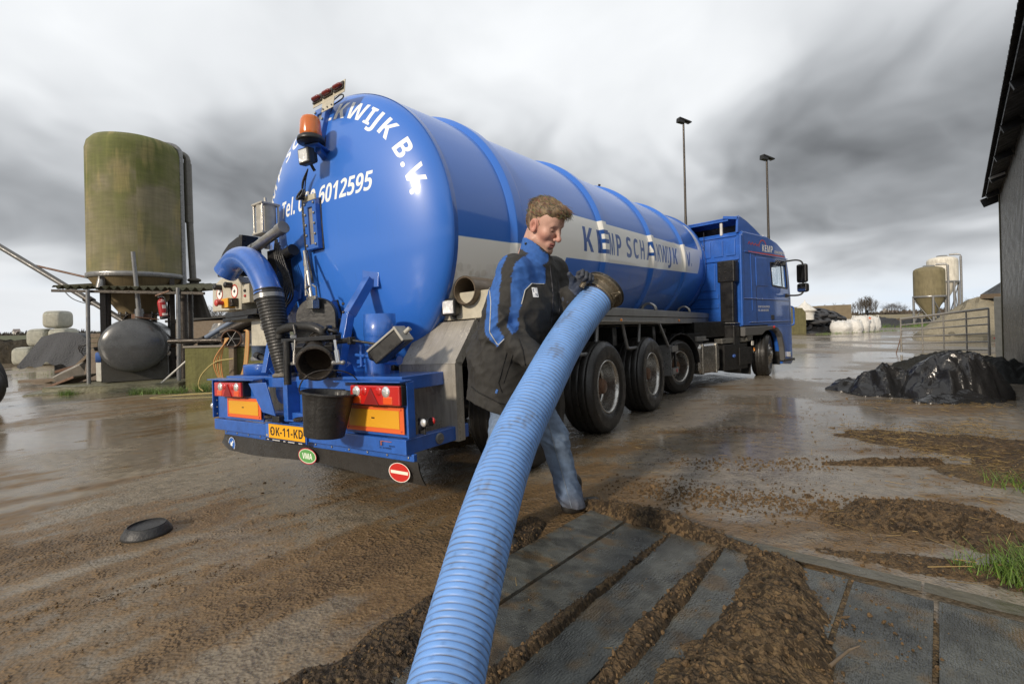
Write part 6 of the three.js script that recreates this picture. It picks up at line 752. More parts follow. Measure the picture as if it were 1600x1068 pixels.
const smin = (a, b, k) => { const h = Math.max(k - Math.abs(a - b), 0) / k; return Math.min(a, b) - h * h * k * 0.25; };
const smax = (a, b, k) => -smin(-a, -b, k);
function cone(a, b, ra, rb) {                                          // tapered capsule
  const dx = b[0] - a[0], dy = b[1] - a[1], dz = b[2] - a[2], L2 = dx * dx + dy * dy + dz * dz || 1e-9;
  return (x, y, z) => { const px = x - a[0], py = y - a[1], pz = z - a[2], t = Math.min(1, Math.max(0, (px * dx + py * dy + pz * dz) / L2)), ex = px - t * dx, ey = py - t * dy, ez = pz - t * dz; return Math.sqrt(ex * ex + ey * ey + ez * ez) - (ra + (rb - ra) * t); };
}
const ell = (c, r) => (x, y, z) => { const a = (x - c[0]) / r[0], b = (y - c[1]) / r[1], d = (z - c[2]) / r[2], k = Math.sqrt(a * a + b * b + d * d), m = Math.sqrt((a / r[0]) ** 2 + (b / r[1]) ** 2 + (d / r[2]) ** 2) || 1e-6; return k * (k - 1) / m; };
const blend = (list, k) => (x, y, z) => { let d = list[0](x, y, z); for (let i = 1; i < list.length; i++) d = smin(d, list[i](x, y, z), k); return d; };
function paintVerts(g, f) { const p = g.attributes.position, n = g.attributes.normal, c = new Float32Array(p.count * 3); for (let i = 0; i < p.count; i++) { const q = f(p.getX(i), p.getY(i), p.getZ(i), n.getX(i), n.getY(i), n.getZ(i)); c[3 * i] = q[0]; c[3 * i + 1] = q[1]; c[3 * i + 2] = q[2]; } g.setAttribute('color', new THREE.BufferAttribute(c, 3)); return g; }
function inside(poly, x, y) { let r = false; for (let i = 0, j = poly.length - 1; i < poly.length; j = i++) { const [xi, yi] = poly[i], [xj, yj] = poly[j]; if ((yi > y) !== (yj > y) && x < (xj - xi) * (y - yi) / (yj - yi) + xi) r = !r; } return r; }

// ---------------------------------------------------------------- the man
{
  const base = V(0.1, gy(0.1, -2.7), -2.7);
  const man = thing('person', 'man in a blue and black work jacket and jeans bending over the thick blue hose', 'person', base.toArray());
  const loc = (g) => { (Array.isArray(g) ? g.flat(9) : [g]).forEach((q) => q.translate(-base.x, -base.y, -base.z)); return g; };
  const K = (name, geos, m, parent = man) => obj(name, geos, m, parent);
  const rs = [0.016, 1.545, -2.45], re = [-0.075, 1.225, -2.42], rw = [0.115, 1.095, -2.345], ls = [0.245, 1.57, -2.74], le = [0.28, 1.265, -2.68], lw = [0.322, 1.415, -2.585];
  const lat = [-0.63, 0, 0.775], off = (p, s) => [p[0] + lat[0] * s, p[1], p[2] + lat[2] * s];
  const hem = [-0.015, 0.84, -2.63], wai = [0.0, 1.1, -2.615], che = [0.085, 1.38, -2.6], nek = [0.13, 1.565, -2.6];
  // jacket
  const tor = []; for (const s of [-0.095, 0, 0.095]) tor.push(cone(off(hem, s), off(wai, s), 0.172, 0.165), cone(off(wai, s), off(che, s), 0.165, 0.14), cone(off(che, s), off(nek, s * 0.5), 0.14, 0.085));
  const torso = blend(tor, 0.06), arms = [blend([cone(rs, re, 0.088, 0.076), cone(re, rw, 0.076, 0.056)], 0.03), blend([cone(ls, le, 0.085, 0.07), cone(le, lw, 0.07, 0.053)], 0.03)], yoke = blend([cone(nek, rs, 0.075, 0.08), cone(nek, ls, 0.075, 0.08)], 0.04);
  const colO = cone([0.125, 1.59, -2.6], [0.168, 1.76, -2.58], 0.094, 0.09), colI = cone([0.12, 1.56, -2.6], [0.17, 1.8, -2.58], 0.073, 0.079);
  const jacket = (x, y, z) => {
    let d = smin(torso(x, y, z), yoke(x, y, z), 0.06); d = smin(d, arms[0](x, y, z), 0.022); d = smin(d, arms[1](x, y, z), 0.022);
    const ra = (x - re[0]) ** 2 + (y - re[1]) ** 2 + (z - re[2]) ** 2, la = (x - le[0]) ** 2 + (y - le[1]) ** 2 + (z - le[2]) ** 2, el = Math.exp(-ra * 60) + Math.exp(-la * 60);
    const w1 = 1 - Math.abs(n3(x * 8 + 2 + y * 2, y * 4.2 + x * 5, z * 8)) * 2.2, w2 = 1 - Math.abs(n3(x * 11 + 12, y * 17 - x * 9, z * 11)) * 2.2;
    d -= 0.013 * w1 * sst(1.62, 1.35, y) + 0.0085 * w2 * (0.4 + 1.5 * el); d -= 0.003 * n3(x * 30, y * 30, z * 30);
    d = Math.max(d, 0.855 + 0.10 * (x + 0.24) * -1.6 + 0.012 * Math.sin(x * 22) - y);          // hem, lower at the back... front dips
    const c = Math.max(colO(x, y, z), -colI(x, y, z), (x - 0.06) * 0.6 + (y - 1.742) * 0.8 - 0.01); return smin(d, c, 0.012);
  };
  const blueC = [0.03, 0.11, 0.36], blk = [0.027, 0.026, 0.024], pipC = [0.45, 0.45, 0.42];
  const A = [[-0.135, 1.56], [-0.05, 1.66], [-0.013, 1.628], [-0.047, 1.552], [-0.059, 1.425], [-0.076, 1.263], [-0.037, 1.199], [-0.074, 1.164], [-0.14, 1.228], [-0.125, 1.381], [-0.14, 1.499]];
  const B = [[0.095, 1.64], [0.148, 1.60], [0.185, 1.56], [0.18, 1.478], [0.105, 1.476], [0.068, 1.441], [0.029, 1.306], [0.032, 1.243], [0.0, 1.221], [-0.026, 1.262], [-0.001, 1.379], [0.002, 1.514], [0.022, 1.577]];
  const C = [[0.02, 1.72], [0.06, 1.79], [0.11, 1.74], [0.165, 1.66], [0.205, 1.635], [0.2, 1.60], [0.165, 1.575], [0.144, 1.585], [0.091, 1.645], [0.04, 1.69]];
  const jc = (x, y, z) => { const wob = 0.004 * n3(x * 40, y * 40, z * 40), X = x + wob, Y = y + wob; let c = blk; if (inside(A, X, Y) || inside(B, X, Y) || inside(C, X, Y)) c = blueC; const t = 1 + 0.22 * n3(x * 60, y * 60, z * 60) + 0.15 * n3(x * 9, y * 9, z * 9); return c.map((v) => v * t); };
  const cloth = new THREE.MeshStandardMaterial({ vertexColors: true, roughness: 0.82, bumpMap: again(grain, 10), bumpScale: 0.0008 });
  const jg = surfaceNet(jacket, [-0.34, 0.72, -2.98], [0.52, 1.80, -2.16], 0.0075); K('jacket', [loc(paintVerts(jg, jc))], cloth);
  const skinPt = (x, y, z0 = -2.1) => { let z = z0; for (let i = 0; i < 60; i++) { const d = jacket(x, y, z); if (d < 0.0015) break; z -= Math.max(d * 0.8, 0.001); if (z < -2.9) break; } return [x, y, z + 0.001]; };
  const piping = (pts, r = 0.0028) => { const out = []; for (let i = 0; i < pts.length - 1; i++) for (let k = 0; k < 10; k++) out.push(skinPt(mix(pts[i][0], pts[i + 1][0], k / 10), mix(pts[i][1], pts[i + 1][1], k / 10))); out.push(skinPt(...pts[pts.length - 1])); return tube(out, r, out.length * 2, 5); };
  K('piping', loc(piping([[-0.118, 1.5], [-0.104, 1.381], [-0.112, 1.235], [-0.072, 1.168], [-0.04, 1.199]])), mat(...pipC, 0.6)); K('piping', loc(piping([[0.172, 1.477], [0.105, 1.475], [0.07, 1.441], [0.05, 1.37]])), mat(...pipC, 0.6));
  { const g = surf(8, 10, (u, v) => skinPt(mix(0.104, 0.133, u) + 0.006 * (1 - v), mix(1.405, 1.455, v))); const m = new THREE.MeshStandardMaterial({ roughness: 0.6, map: canvasTex(64, 96, (x) => { x.fillStyle = '#dfe2e6'; x.fillRect(0, 0, 64, 96); x.fillStyle = '#23324f'; x.font = 'bold 44px sans-serif'; x.fillText('E', 4, 44); x.fillText('N', 28, 88); }) }); g.translate(0, 0, 0.002); K('chest_badge', [loc(g)], m); }
  K('zip_line', loc([piping([[0.21, 1.58], [0.222, 1.45], [0.215, 1.3], [0.19, 1.1], [0.16, 0.95]], 0.003), piping([[0.262, 1.5], [0.258, 1.35], [0.245, 1.2]], 0.002)]), mat(0.05, 0.05, 0.06, 0.4, 0.5)); K('hem_tag', [loc(place(box(0.012, 0.022, 0.006), skinPt(-0.085, 0.935), [0, 0, -0.3]))], mat(0.05, 0.14, 0.4, 0.6));
  K('hem_seam', loc(piping([[-0.222, 0.945], [-0.15, 0.915], [-0.07, 0.875], [0.02, 0.85], [0.1, 0.835]], 0.0035)), mat(0.008, 0.008, 0.008, 0.8)); K('pocket_seam', loc([piping([[-0.03, 1.13], [-0.075, 0.98], [-0.06, 0.93]], 0.003), piping([[0.0, 1.12], [-0.05, 0.975]], 0.0025)]), mat(0.008, 0.008, 0.008, 0.8)); K('sleeve_cuff', loc(piping([[0.03, 1.2], [0.05, 1.14], [0.06, 1.07]], 0.0035)), mat(0.008, 0.008, 0.008, 0.8));
  K('collar_stud', [loc(ball(0.007, skinPt(0.083, 1.70)))], M.black);
  // jeans
  const rh = [-0.02, 0.93, -2.56], rk = [-0.07, 0.56, -2.52], ra = [-0.17, 0.17, -2.56], lh = [0.06, 0.93, -2.72], lk = [0.235, 0.585, -2.85], la = [0.355, 0.12, -2.97];
  const jeans = (x, y, z) => { let d = blend([cone(rh, lh, 0.115, 0.115), cone(rh, rk, 0.098, 0.076), cone(rk, ra, 0.076, 0.068), cone(lh, lk, 0.1, 0.077), cone(lk, la, 0.077, 0.072)], 0.035)(x, y, z); const w = 1 - Math.abs(n3(x * 10 + 3, y * 14 + x * 8, z * 10)) * 2; const kn = Math.exp(-((y - 0.58) ** 2) * 60) + 1.3 * Math.exp(-((y - 0.17) ** 2) * 120); return d - 0.010 * w * (0.4 + kn) - 0.002 * n3(x * 34, y * 34, z * 34); };
  const jeansCut = (x, y, z) => Math.max(jeans(x, y, z), 0.118 + 0.02 * Math.sin(x * 8) - (x > 0.1 ? y : y - 0.05));
  const legAx = (y) => [mix(la[0], lk[0], clamp((y - la[1]) / (lk[1] - la[1]), 0, 1.8)), mix(la[2], lk[2], clamp((y - la[1]) / (lk[1] - la[1]), 0, 1.8))];
  const jeanC = (x, y, z, nx, ny, nz) => { const f = 0.5 + 0.5 * n3(x * 6 + 4, y * 5, z * 6), knee = Math.exp(-((y - 0.6) ** 2) * 25), t = 1 + 0.25 * n3(x * 70, y * 70, z * 70) + 0.2 * n3(x * 18, y * 40, z * 18); const worn = clamp(0.35 * f + 0.45 * knee + 0.25 * nz); const mud = sst(0.30, 0.12, y + 0.05 * n3(x * 20, y * 20, z * 20)); const c = [mix(0.07, 0.2, worn), mix(0.115, 0.27, worn), mix(0.21, 0.38, worn)]; return [mix(c[0], 0.1, mud * 0.5), mix(c[1], 0.07, mud * 0.5), mix(c[2], 0.04, mud * 0.5)].map((v) => v * t); };
  const jn = surfaceNet(jeansCut, [-0.34, 0.08, -3.1], [0.5, 1.06, -2.36], 0.0085); K('jeans', [loc(paintVerts(jn, jeanC))], cloth);
  { const pts = []; for (let i = 0; i <= 24; i++) { const y = mix(0.14, 0.72, i / 24), [cx, cz] = legAx(y); let z = cz + 0.2; const x = cx - 0.012; for (let k = 0; k < 60; k++) { const d = jeans(x, y, z); if (d < 0.001) break; z -= Math.max(0.0008, d * 0.8); } pts.push([x, y, z]); } K('side_seam', loc(tube(pts, 0.003, 48, 5)), mat(0.2, 0.24, 0.3, 0.8)); }
  // boots
  const boot = (a, d) => blend([cone([a[0], a[1] + 0.1, a[2]], [a[0], a[1] - 0.035, a[2]], 0.058, 0.05), cone([a[0] - d[0] * 0.04, a[1] - 0.045, a[2] - d[1] * 0.04], [a[0] + d[0] * 0.17, a[1] - 0.055, a[2] + d[1] * 0.17], 0.045, 0.04)], 0.04);
  for (const [a, d] of [[[0.36, 0.16, -2.98], [0.85, -0.35]], [[-0.175, 0.155, -2.57], [0.85, 0.4]]]) { const f = boot(a, d), g0 = gy(a[0], a[2]) + 0.004; K('boot', [loc(surfaceNet((x, y, z) => Math.max(f(x, y, z), g0 - y), [a[0] - 0.13, g0 - 0.03, a[2] - 0.2], [a[0] + 0.26, a[1] + 0.2, a[2] + 0.2], 0.008))], mat(0.02, 0.018, 0.016, 0.6)); }
  // head: local x forward, y up, z to his right
  const yaw = -0.74, tilt = -0.56, HQ = new THREE.Matrix4().makeRotationFromEuler(new THREE.Euler(0.10, yaw, tilt, 'YXZ')), HC = V(0.184, 1.795, -2.565), HS = 1.02;
  const toW = new THREE.Matrix4().makeTranslation(HC.x, HC.y, HC.z).multiply(HQ).multiply(new THREE.Matrix4().makeScale(HS, HS, HS));
  const put = (g) => { g.applyMatrix4(toW); return loc(g); };
  const parts = [ell([-0.012, 0.045, 0], [0.098, 0.088, 0.076]), ell([0.03, -0.01, 0], [0.062, 0.085, 0.06]), ell([0.047, 0.068, 0], [0.052, 0.056, 0.06])];
  const jaw = blend([cone([0.005, -0.07, 0.05], [0.072, -0.104, 0.014], 0.022, 0.02), cone([0.005, -0.07, -0.05], [0.072, -0.104, -0.014], 0.022, 0.02), cone([0.07, -0.106, -0.012], [0.07, -0.106, 0.012], 0.021, 0.021), ell([0.035, -0.075, 0], [0.05, 0.035, 0.045])], 0.025);
  const neck = cone([-0.035, -0.05, 0], [-0.03, -0.26, 0.0], 0.054, 0.06);
  const headF = (x, y, z) => {
    let d = blend(parts, 0.03)(x, y, z); d = smin(d, jaw(x, y, z), 0.028); const az = Math.abs(z);
    d = smin(d, Math.hypot(x - 0.062, y + 0.012, az - 0.042) - 0.024, 0.03);                         // cheekbone
    d = smin(d, cone([0.086, 0.040, 0], [0.078, 0.040, 0.036], 0.0135, 0.012)(x, y, az), 0.016);   // brow
    d = smax(d, -(Math.hypot((x - 0.102) * 0.9, (y - 0.019) * 1.25, az - 0.031) - 0.0165), 0.018);  // eye socket
    d = smin(d, Math.hypot(x - 0.0755, y - 0.0175, az - 0.031) - 0.0142, 0.004);                     // lid over the eye
    d = smin(d, cone([0.089, 0.034, 0], [0.120, -0.016, 0], 0.0085, 0.0105)(x, y, z), 0.014);        // nose
    d = smin(d, Math.hypot(x - 0.1205, y + 0.0215, z) - 0.0135, 0.010); d = smin(d, Math.hypot(x - 0.106, y + 0.027, az - 0.0125) - 0.0095, 0.007);
    d = smax(d, -(Math.hypot(x - 0.113, y + 0.037, az - 0.007) - 0.0035), 0.004);
    d = smin(d, ell([0.083, -0.062, 0], [0.018, 0.024, 0.03])(x, y, z), 0.016);                     // muzzle
    d = smin(d, cone([0.0985, -0.0565, 0], [0.086, -0.0595, 0.021], 0.0062, 0.004)(x, y, az), 0.005); d = smin(d, cone([0.0965, -0.0705, 0], [0.085, -0.067, 0.019], 0.0072, 0.0045)(x, y, az), 0.005);
    d = smax(d, -(ell([0.101, -0.0632, 0], [0.013, 0.0022, 0.022])(x, y, z)), 0.003);               // mouth line
    d = smax(d, -(Math.hypot(x - 0.094, y + 0.0855, z * 0.4) - 0.006), 0.01);
    // ear
    const ex = (x + 0.008) * 0.95 + (y) * 0.2, ey = y * 0.98 - (x + 0.008) * 0.2 - 0.002, ez = az - 0.0735 - Math.max(0, -(x + 0.008)) * 0.25; let ear = Math.max(Math.hypot(ex / 0.017, ey / 0.030) - 1, 0) * 0.02; ear = Math.hypot(ear, Math.max(Math.abs(ez) - 0.003, 0)) - 0.0045; const rimD = Math.abs(Math.hypot(ex / 0.0155, ey / 0.0275) - 1) * 0.018; ear = smin(ear, Math.hypot(rimD, ez - 0.004) - 0.0036, 0.004); ear = smax(ear, -(Math.hypot(ex / 0.010 - 0.2, ey / 0.016, (ez - 0.009) / 0.009) - 1) * 0.008, 0.004); d = smin(d, ear, 0.006);
    d = smin(d, neck(x, y, z), 0.03); return d;
  };
  const skinC = (x, y, z) => { const az = Math.abs(z); let c = [0.53, 0.315, 0.245]; const bl = (q, k) => { c = c.map((v, i) => mix(v, q[i], clamp(k))); };
    bl([0.52, 0.21, 0.155], 0.75 * Math.exp(-((x - 0.06) ** 2 + (y + 0.025) ** 2 + (az - 0.045) ** 2) * 900)); bl([0.50, 0.19, 0.145], (az > 0.068 && x < 0.02 && y > -0.04 && y < 0.04) ? 0.6 : 0); bl([0.50, 0.20, 0.16], 0.7 * Math.exp(-((x - 0.12) ** 2 + (y + 0.02) ** 2 + z * z) * 2200));
    bl([0.32, 0.19, 0.13], 0.5 * sst(-0.06, -0.09, y) * sst(-0.02, 0.02, x)); if (y > -0.079 && y < -0.050 && x > 0.084 && az < 0.024) bl([0.45, 0.15, 0.13], 0.8); bl([0.30, 0.17, 0.12], 0.6 * Math.exp(-((x - 0.086) ** 2 + (y - 0.026) ** 2 + (az - 0.03) ** 2) * 4000)); const t = 1 + 0.09 * n3(x * 70, y * 70, z * 70) + 0.06 * n3(x * 300, y * 300, z * 300); return c.map((v) => v * t); };
  const hg = paintVerts(surfaceNet(headF, [-0.125, -0.27, -0.1], [0.15, 0.145, 0.1], 0.0032), skinC); put(hg);
  const inner = blend([cone(hem, wai, 0.1, 0.1), cone(wai, che, 0.1, 0.09), cone(che, nek, 0.09, 0.05), cone(nek, rs, 0.04, 0.045), cone(nek, ls, 0.04, 0.045), cone(rs, re, 0.045, 0.038), cone(re, rw, 0.036, 0.028), cone(ls, le, 0.045, 0.038), cone(le, lw, 0.036, 0.028), cone(hem, rh, 0.1, 0.08), cone(hem, lh, 0.1, 0.08), cone(rh, rk, 0.07, 0.05), cone(rk, ra, 0.05, 0.04), cone(lh, lk, 0.07, 0.05), cone(lk, la, 0.05, 0.04)], 0.03);
  const bg = paintVerts(surfaceNet(inner, [-0.3, 0.06, -3.08], [0.45, 1.66, -2.2], 0.016), () => [0.5, 0.27, 0.185]); loc(bg);
  const skinM = new THREE.MeshPhysicalMaterial({ vertexColors: true, roughness: 0.5, sheen: 0.2 }); K('body', [hg, bg], skinM);
  // lashes, brows, eyes
  const tubeH = (pts, r, n = 14) => tube(pts, r, n, 5).map(put);
  K('eyebrow', [1, -1].flatMap((s) => [0, 1, 2, 3, 4, 5, 6].map((k) => tubeH([[0.1 - k * 0.0035, 0.0385 + k * 0.001, s * (0.010 + k * 0.0048)], [0.0985 - k * 0.0042, 0.0435 + k * 0.0006, s * (0.015 + k * 0.005)], [0.096 - k * 0.0045, 0.045, s * (0.022 + k * 0.0048)]], 0.0013, 6))), mat(0.09, 0.055, 0.03, 0.8));
  K('eyelash', [1, -1].map((s) => tubeH([[0.0855, 0.0125, s * 0.02], [0.0895, 0.0095, s * 0.027], [0.0885, 0.009, s * 0.034], [0.0815, 0.0115, s * 0.043]], 0.0013)), mat(0.05, 0.03, 0.02, 0.8));
  K('eye', [1, -1].map((s) => put(ball(0.0125, [0.0752, 0.0145, s * 0.031]))), mat(0.35, 0.33, 0.31, 0.2));
  K('mouth_line', tubeH([[0.086, -0.0625, -0.021], [0.0965, -0.0632, -0.01], [0.099, -0.0634, 0], [0.0965, -0.0632, 0.01], [0.086, -0.0625, 0.021]], 0.0011), mat(0.12, 0.035, 0.03, 0.7));
  // hair: short back and sides, longer swept top with a quiff at the forehead
  const top = blend([ell([-0.02, 0.07, 0], [0.098, 0.083, 0.081]), ell([0.038, 0.098, 0], [0.062, 0.05, 0.062]), ell([0.076, 0.118, 0.004], [0.034, 0.026, 0.046])], 0.03), sides = ell([-0.022, 0.03, 0], [0.094, 0.092, 0.0795]);
  const hairF = (x, y, z) => { const az = Math.abs(z); let a = top(x, y, z); const line = 0.066 - 0.1 * sst(0.01, -0.02, x) * 0 - (x < 0.02 ? (0.02 - x) * 0.35 : 0) + (x > 0.02 && x < 0.07 ? 0.02 * Math.sin((x - 0.02) / 0.05 * PI) * sst(0.02, 0.05, az) : 0) + (x > 0.05 ? (x - 0.05) * 0.5 : 0); a = Math.max(a, (line - y) * 0.8); let b = sides(x, y, z); const front = 0.028 - 0.45 * Math.max(0, 0.03 - y); b = Math.max(b, x - front, -0.082 + Math.max(0, x + 0.045) * 0.9 - y); if (az > 0.05) b = Math.max(b, -(Math.hypot(x + 0.006, (y - 0.0) * 0.75) - 0.028)); let d = smin(a, b, 0.012); d -= 0.0042 * n3(x * 45 + 4 + y * 30, y * 22, z * 85) + 0.005 * n3(x * 22, y * 18 + 9, z * 34) * sst(0.05, 0.1, y); return d; };
  const hairC = (x, y, z) => { const t = 0.5 + 0.9 * n3(x * 60 + y * 30, y * 26, z * 140) + 0.3 * n3(x * 15, y * 15, z * 15), fade = sst(0.02, -0.05, y) * 0.5; const a = [0.062, 0.04, 0.022], b = [0.24, 0.165, 0.09]; return a.map((v, i) => mix(mix(v, b[i], clamp(t)), [0.3, 0.2, 0.13][i], fade)); };
  const hairM = new THREE.MeshStandardMaterial({ vertexColors: true, roughness: 0.6 });
  const hcap = paintVerts(surfaceNet(hairF, [-0.14, -0.09, -0.1], [0.125, 0.165, 0.1], 0.003), hairC); const strands = [];
  { reseed(99); const p = hcap.attributes.position, nr = hcap.attributes.normal; for (let i = 0; i < 2800; i++) { const k = Math.floor(rnd() * p.count), x = p.getX(k), y = p.getY(k), z = p.getZ(k); if (y < 0.045) { if (rnd() > 0.25) continue; } const nx = nr.getX(k), ny = nr.getY(k), nz = nr.getZ(k), quiff = sst(0.05, 0.085, x) * sst(0.09, 0.11, y); const L = (y < 0.045 ? 0.012 : rr(0.018, 0.042)) * (1 + 0.35 * quiff); let dx = -0.95 + rr(-0.25, 0.25) + quiff * 1.9, dy = 0.1 + rr(-0.2, 0.25) - quiff * rr(0.1, 0.8), dz = rr(-0.25, 0.25); if (y < 0.045) { dx = -0.5; dy = -0.8; } { const dn = dx * nx + dy * ny + dz * nz, kp = 0.82 + 0.1 * rnd(); dx -= nx * dn * kp; dy -= ny * dn * kp; dz -= nz * dn * kp; } const dl = Math.hypot(dx, dy, dz) || 1; const q = (t, o) => [x - nx * 0.002 + dx / dl * L * t + nx * o, y - ny * 0.002 + dy / dl * L * t + ny * o, z - nz * 0.002 + dz / dl * L * t + nz * o]; const a = q(0, 0), b = q(0.5, 0.0025), c = q(1, rr(-0.001, 0.002)), w = 0.0011, col = hairC(x + rr(-0.01, 0.01), y, z + rr(-0.01, 0.01)).map((v) => v * rr(0.45, 1.6)); for (const [s, e, r1, r2] of [[a, b, w, w], [b, c, w, w * 0.25]]) { const g = bar(s, e, r1, r2, 3, false); g.setAttribute('color', new THREE.BufferAttribute(new Float32Array(g.attributes.position.count * 3).map((_, j) => col[j % 3]), 3)); strands.push(g); } } }
  const hm = merge([hcap, ...strands]); put(hm); K('hair', [hm], hairM);
  // gloves: palm, four fingers, thumb
  function glove(pos, ax, up, curl, flip, thumbUp) {                    // local x along the hand, y out of the back of the hand, z towards the thumb side
    const X = V(...ax).normalize(), Z = V(...up).addScaledVector(X, -V(...up).dot(X)).normalize().multiplyScalar(flip), Y = Z.clone().cross(X); const m = new THREE.Matrix4().makeBasis(X, Y, Z).setPosition(...pos);
    const list = [ell([0.03, 0, 0], [0.052, 0.022, 0.045]), cone([-0.06, 0, 0], [0.0, 0, 0], 0.036, 0.03)]; const fz = [0.032, 0.011, -0.011, -0.031], fl = [0.95, 1.06, 1.0, 0.8];
    const fingers = fz.map((z0, i) => { let a = -curl[i] * 0.75, p = [0.072, 0.004, z0]; const segs = []; for (const [L, r] of [[0.043, 0.0118], [0.027, 0.0108], [0.022, 0.0098]]) { const q = [p[0] + Math.cos(a) * L * fl[i], p[1] + Math.sin(a) * L * fl[i], p[2] + (z0 * 0.06)]; segs.push(cone(p, q, r, r * 0.92)); p = q; a -= curl[i]; } return blend(segs, 0.006); });
    const th = blend([cone([0.0, -0.008, 0.032], [0.036, -0.016, 0.058], 0.0165, 0.0135), cone([0.036, -0.016, 0.058], [0.062 - thumbUp * 0.012, -0.024 + thumbUp * 0.006, 0.066 + thumbUp * 0.022], 0.0132, 0.0115)], 0.008);
    const palm = blend(list, 0.03); const f = (x, y, z) => { let d = palm(x, y, z); let e = fingers[0](x, y, z); for (let i = 1; i < 4; i++) e = smin(e, fingers[i](x, y, z), 0.0025); d = smin(d, e, 0.01); d = smin(d, th(x, y, z), 0.012); const cuff = cone([-0.075, 0, 0], [-0.045, 0, 0], 0.043, 0.037)(x, y, z); d = smin(d, cuff, 0.01); return d - 0.0012 * n3(x * 90, y * 90, z * 90); };
    const g = paintVerts(surfaceNet(f, [-0.125, -0.11, -0.07], [0.19, 0.05, 0.12], 0.0034), (x, y, z) => { const t = 1 + 0.4 * n3(x * 50, y * 50, z * 50), k = sst(0.02, 0.06, x) * 0.6 + 0.2; return [mix(0.055, 0.035, k) * t, mix(0.07, 0.038, k) * t, mix(0.11, 0.045, k) * t]; }); g.applyMatrix4(m); return loc(g);
  }
  const gm = new THREE.MeshStandardMaterial({ vertexColors: true, roughness: 0.7 });
  K('glove', [glove([0.352, 1.462, -2.548], [0.5, 0.8, 0.3], [-0.75, 0.35, 0.35], [1.25, 1.3, 1.3, 1.2], 1, 1)], gm);
  K('glove', [glove([0.155, 1.065, -2.325], [0.75, -0.25, 0.5], [0.1, 0.9, 0.3], [0.55, 0.55, 0.6, 0.6], 1, 0)], gm);
}
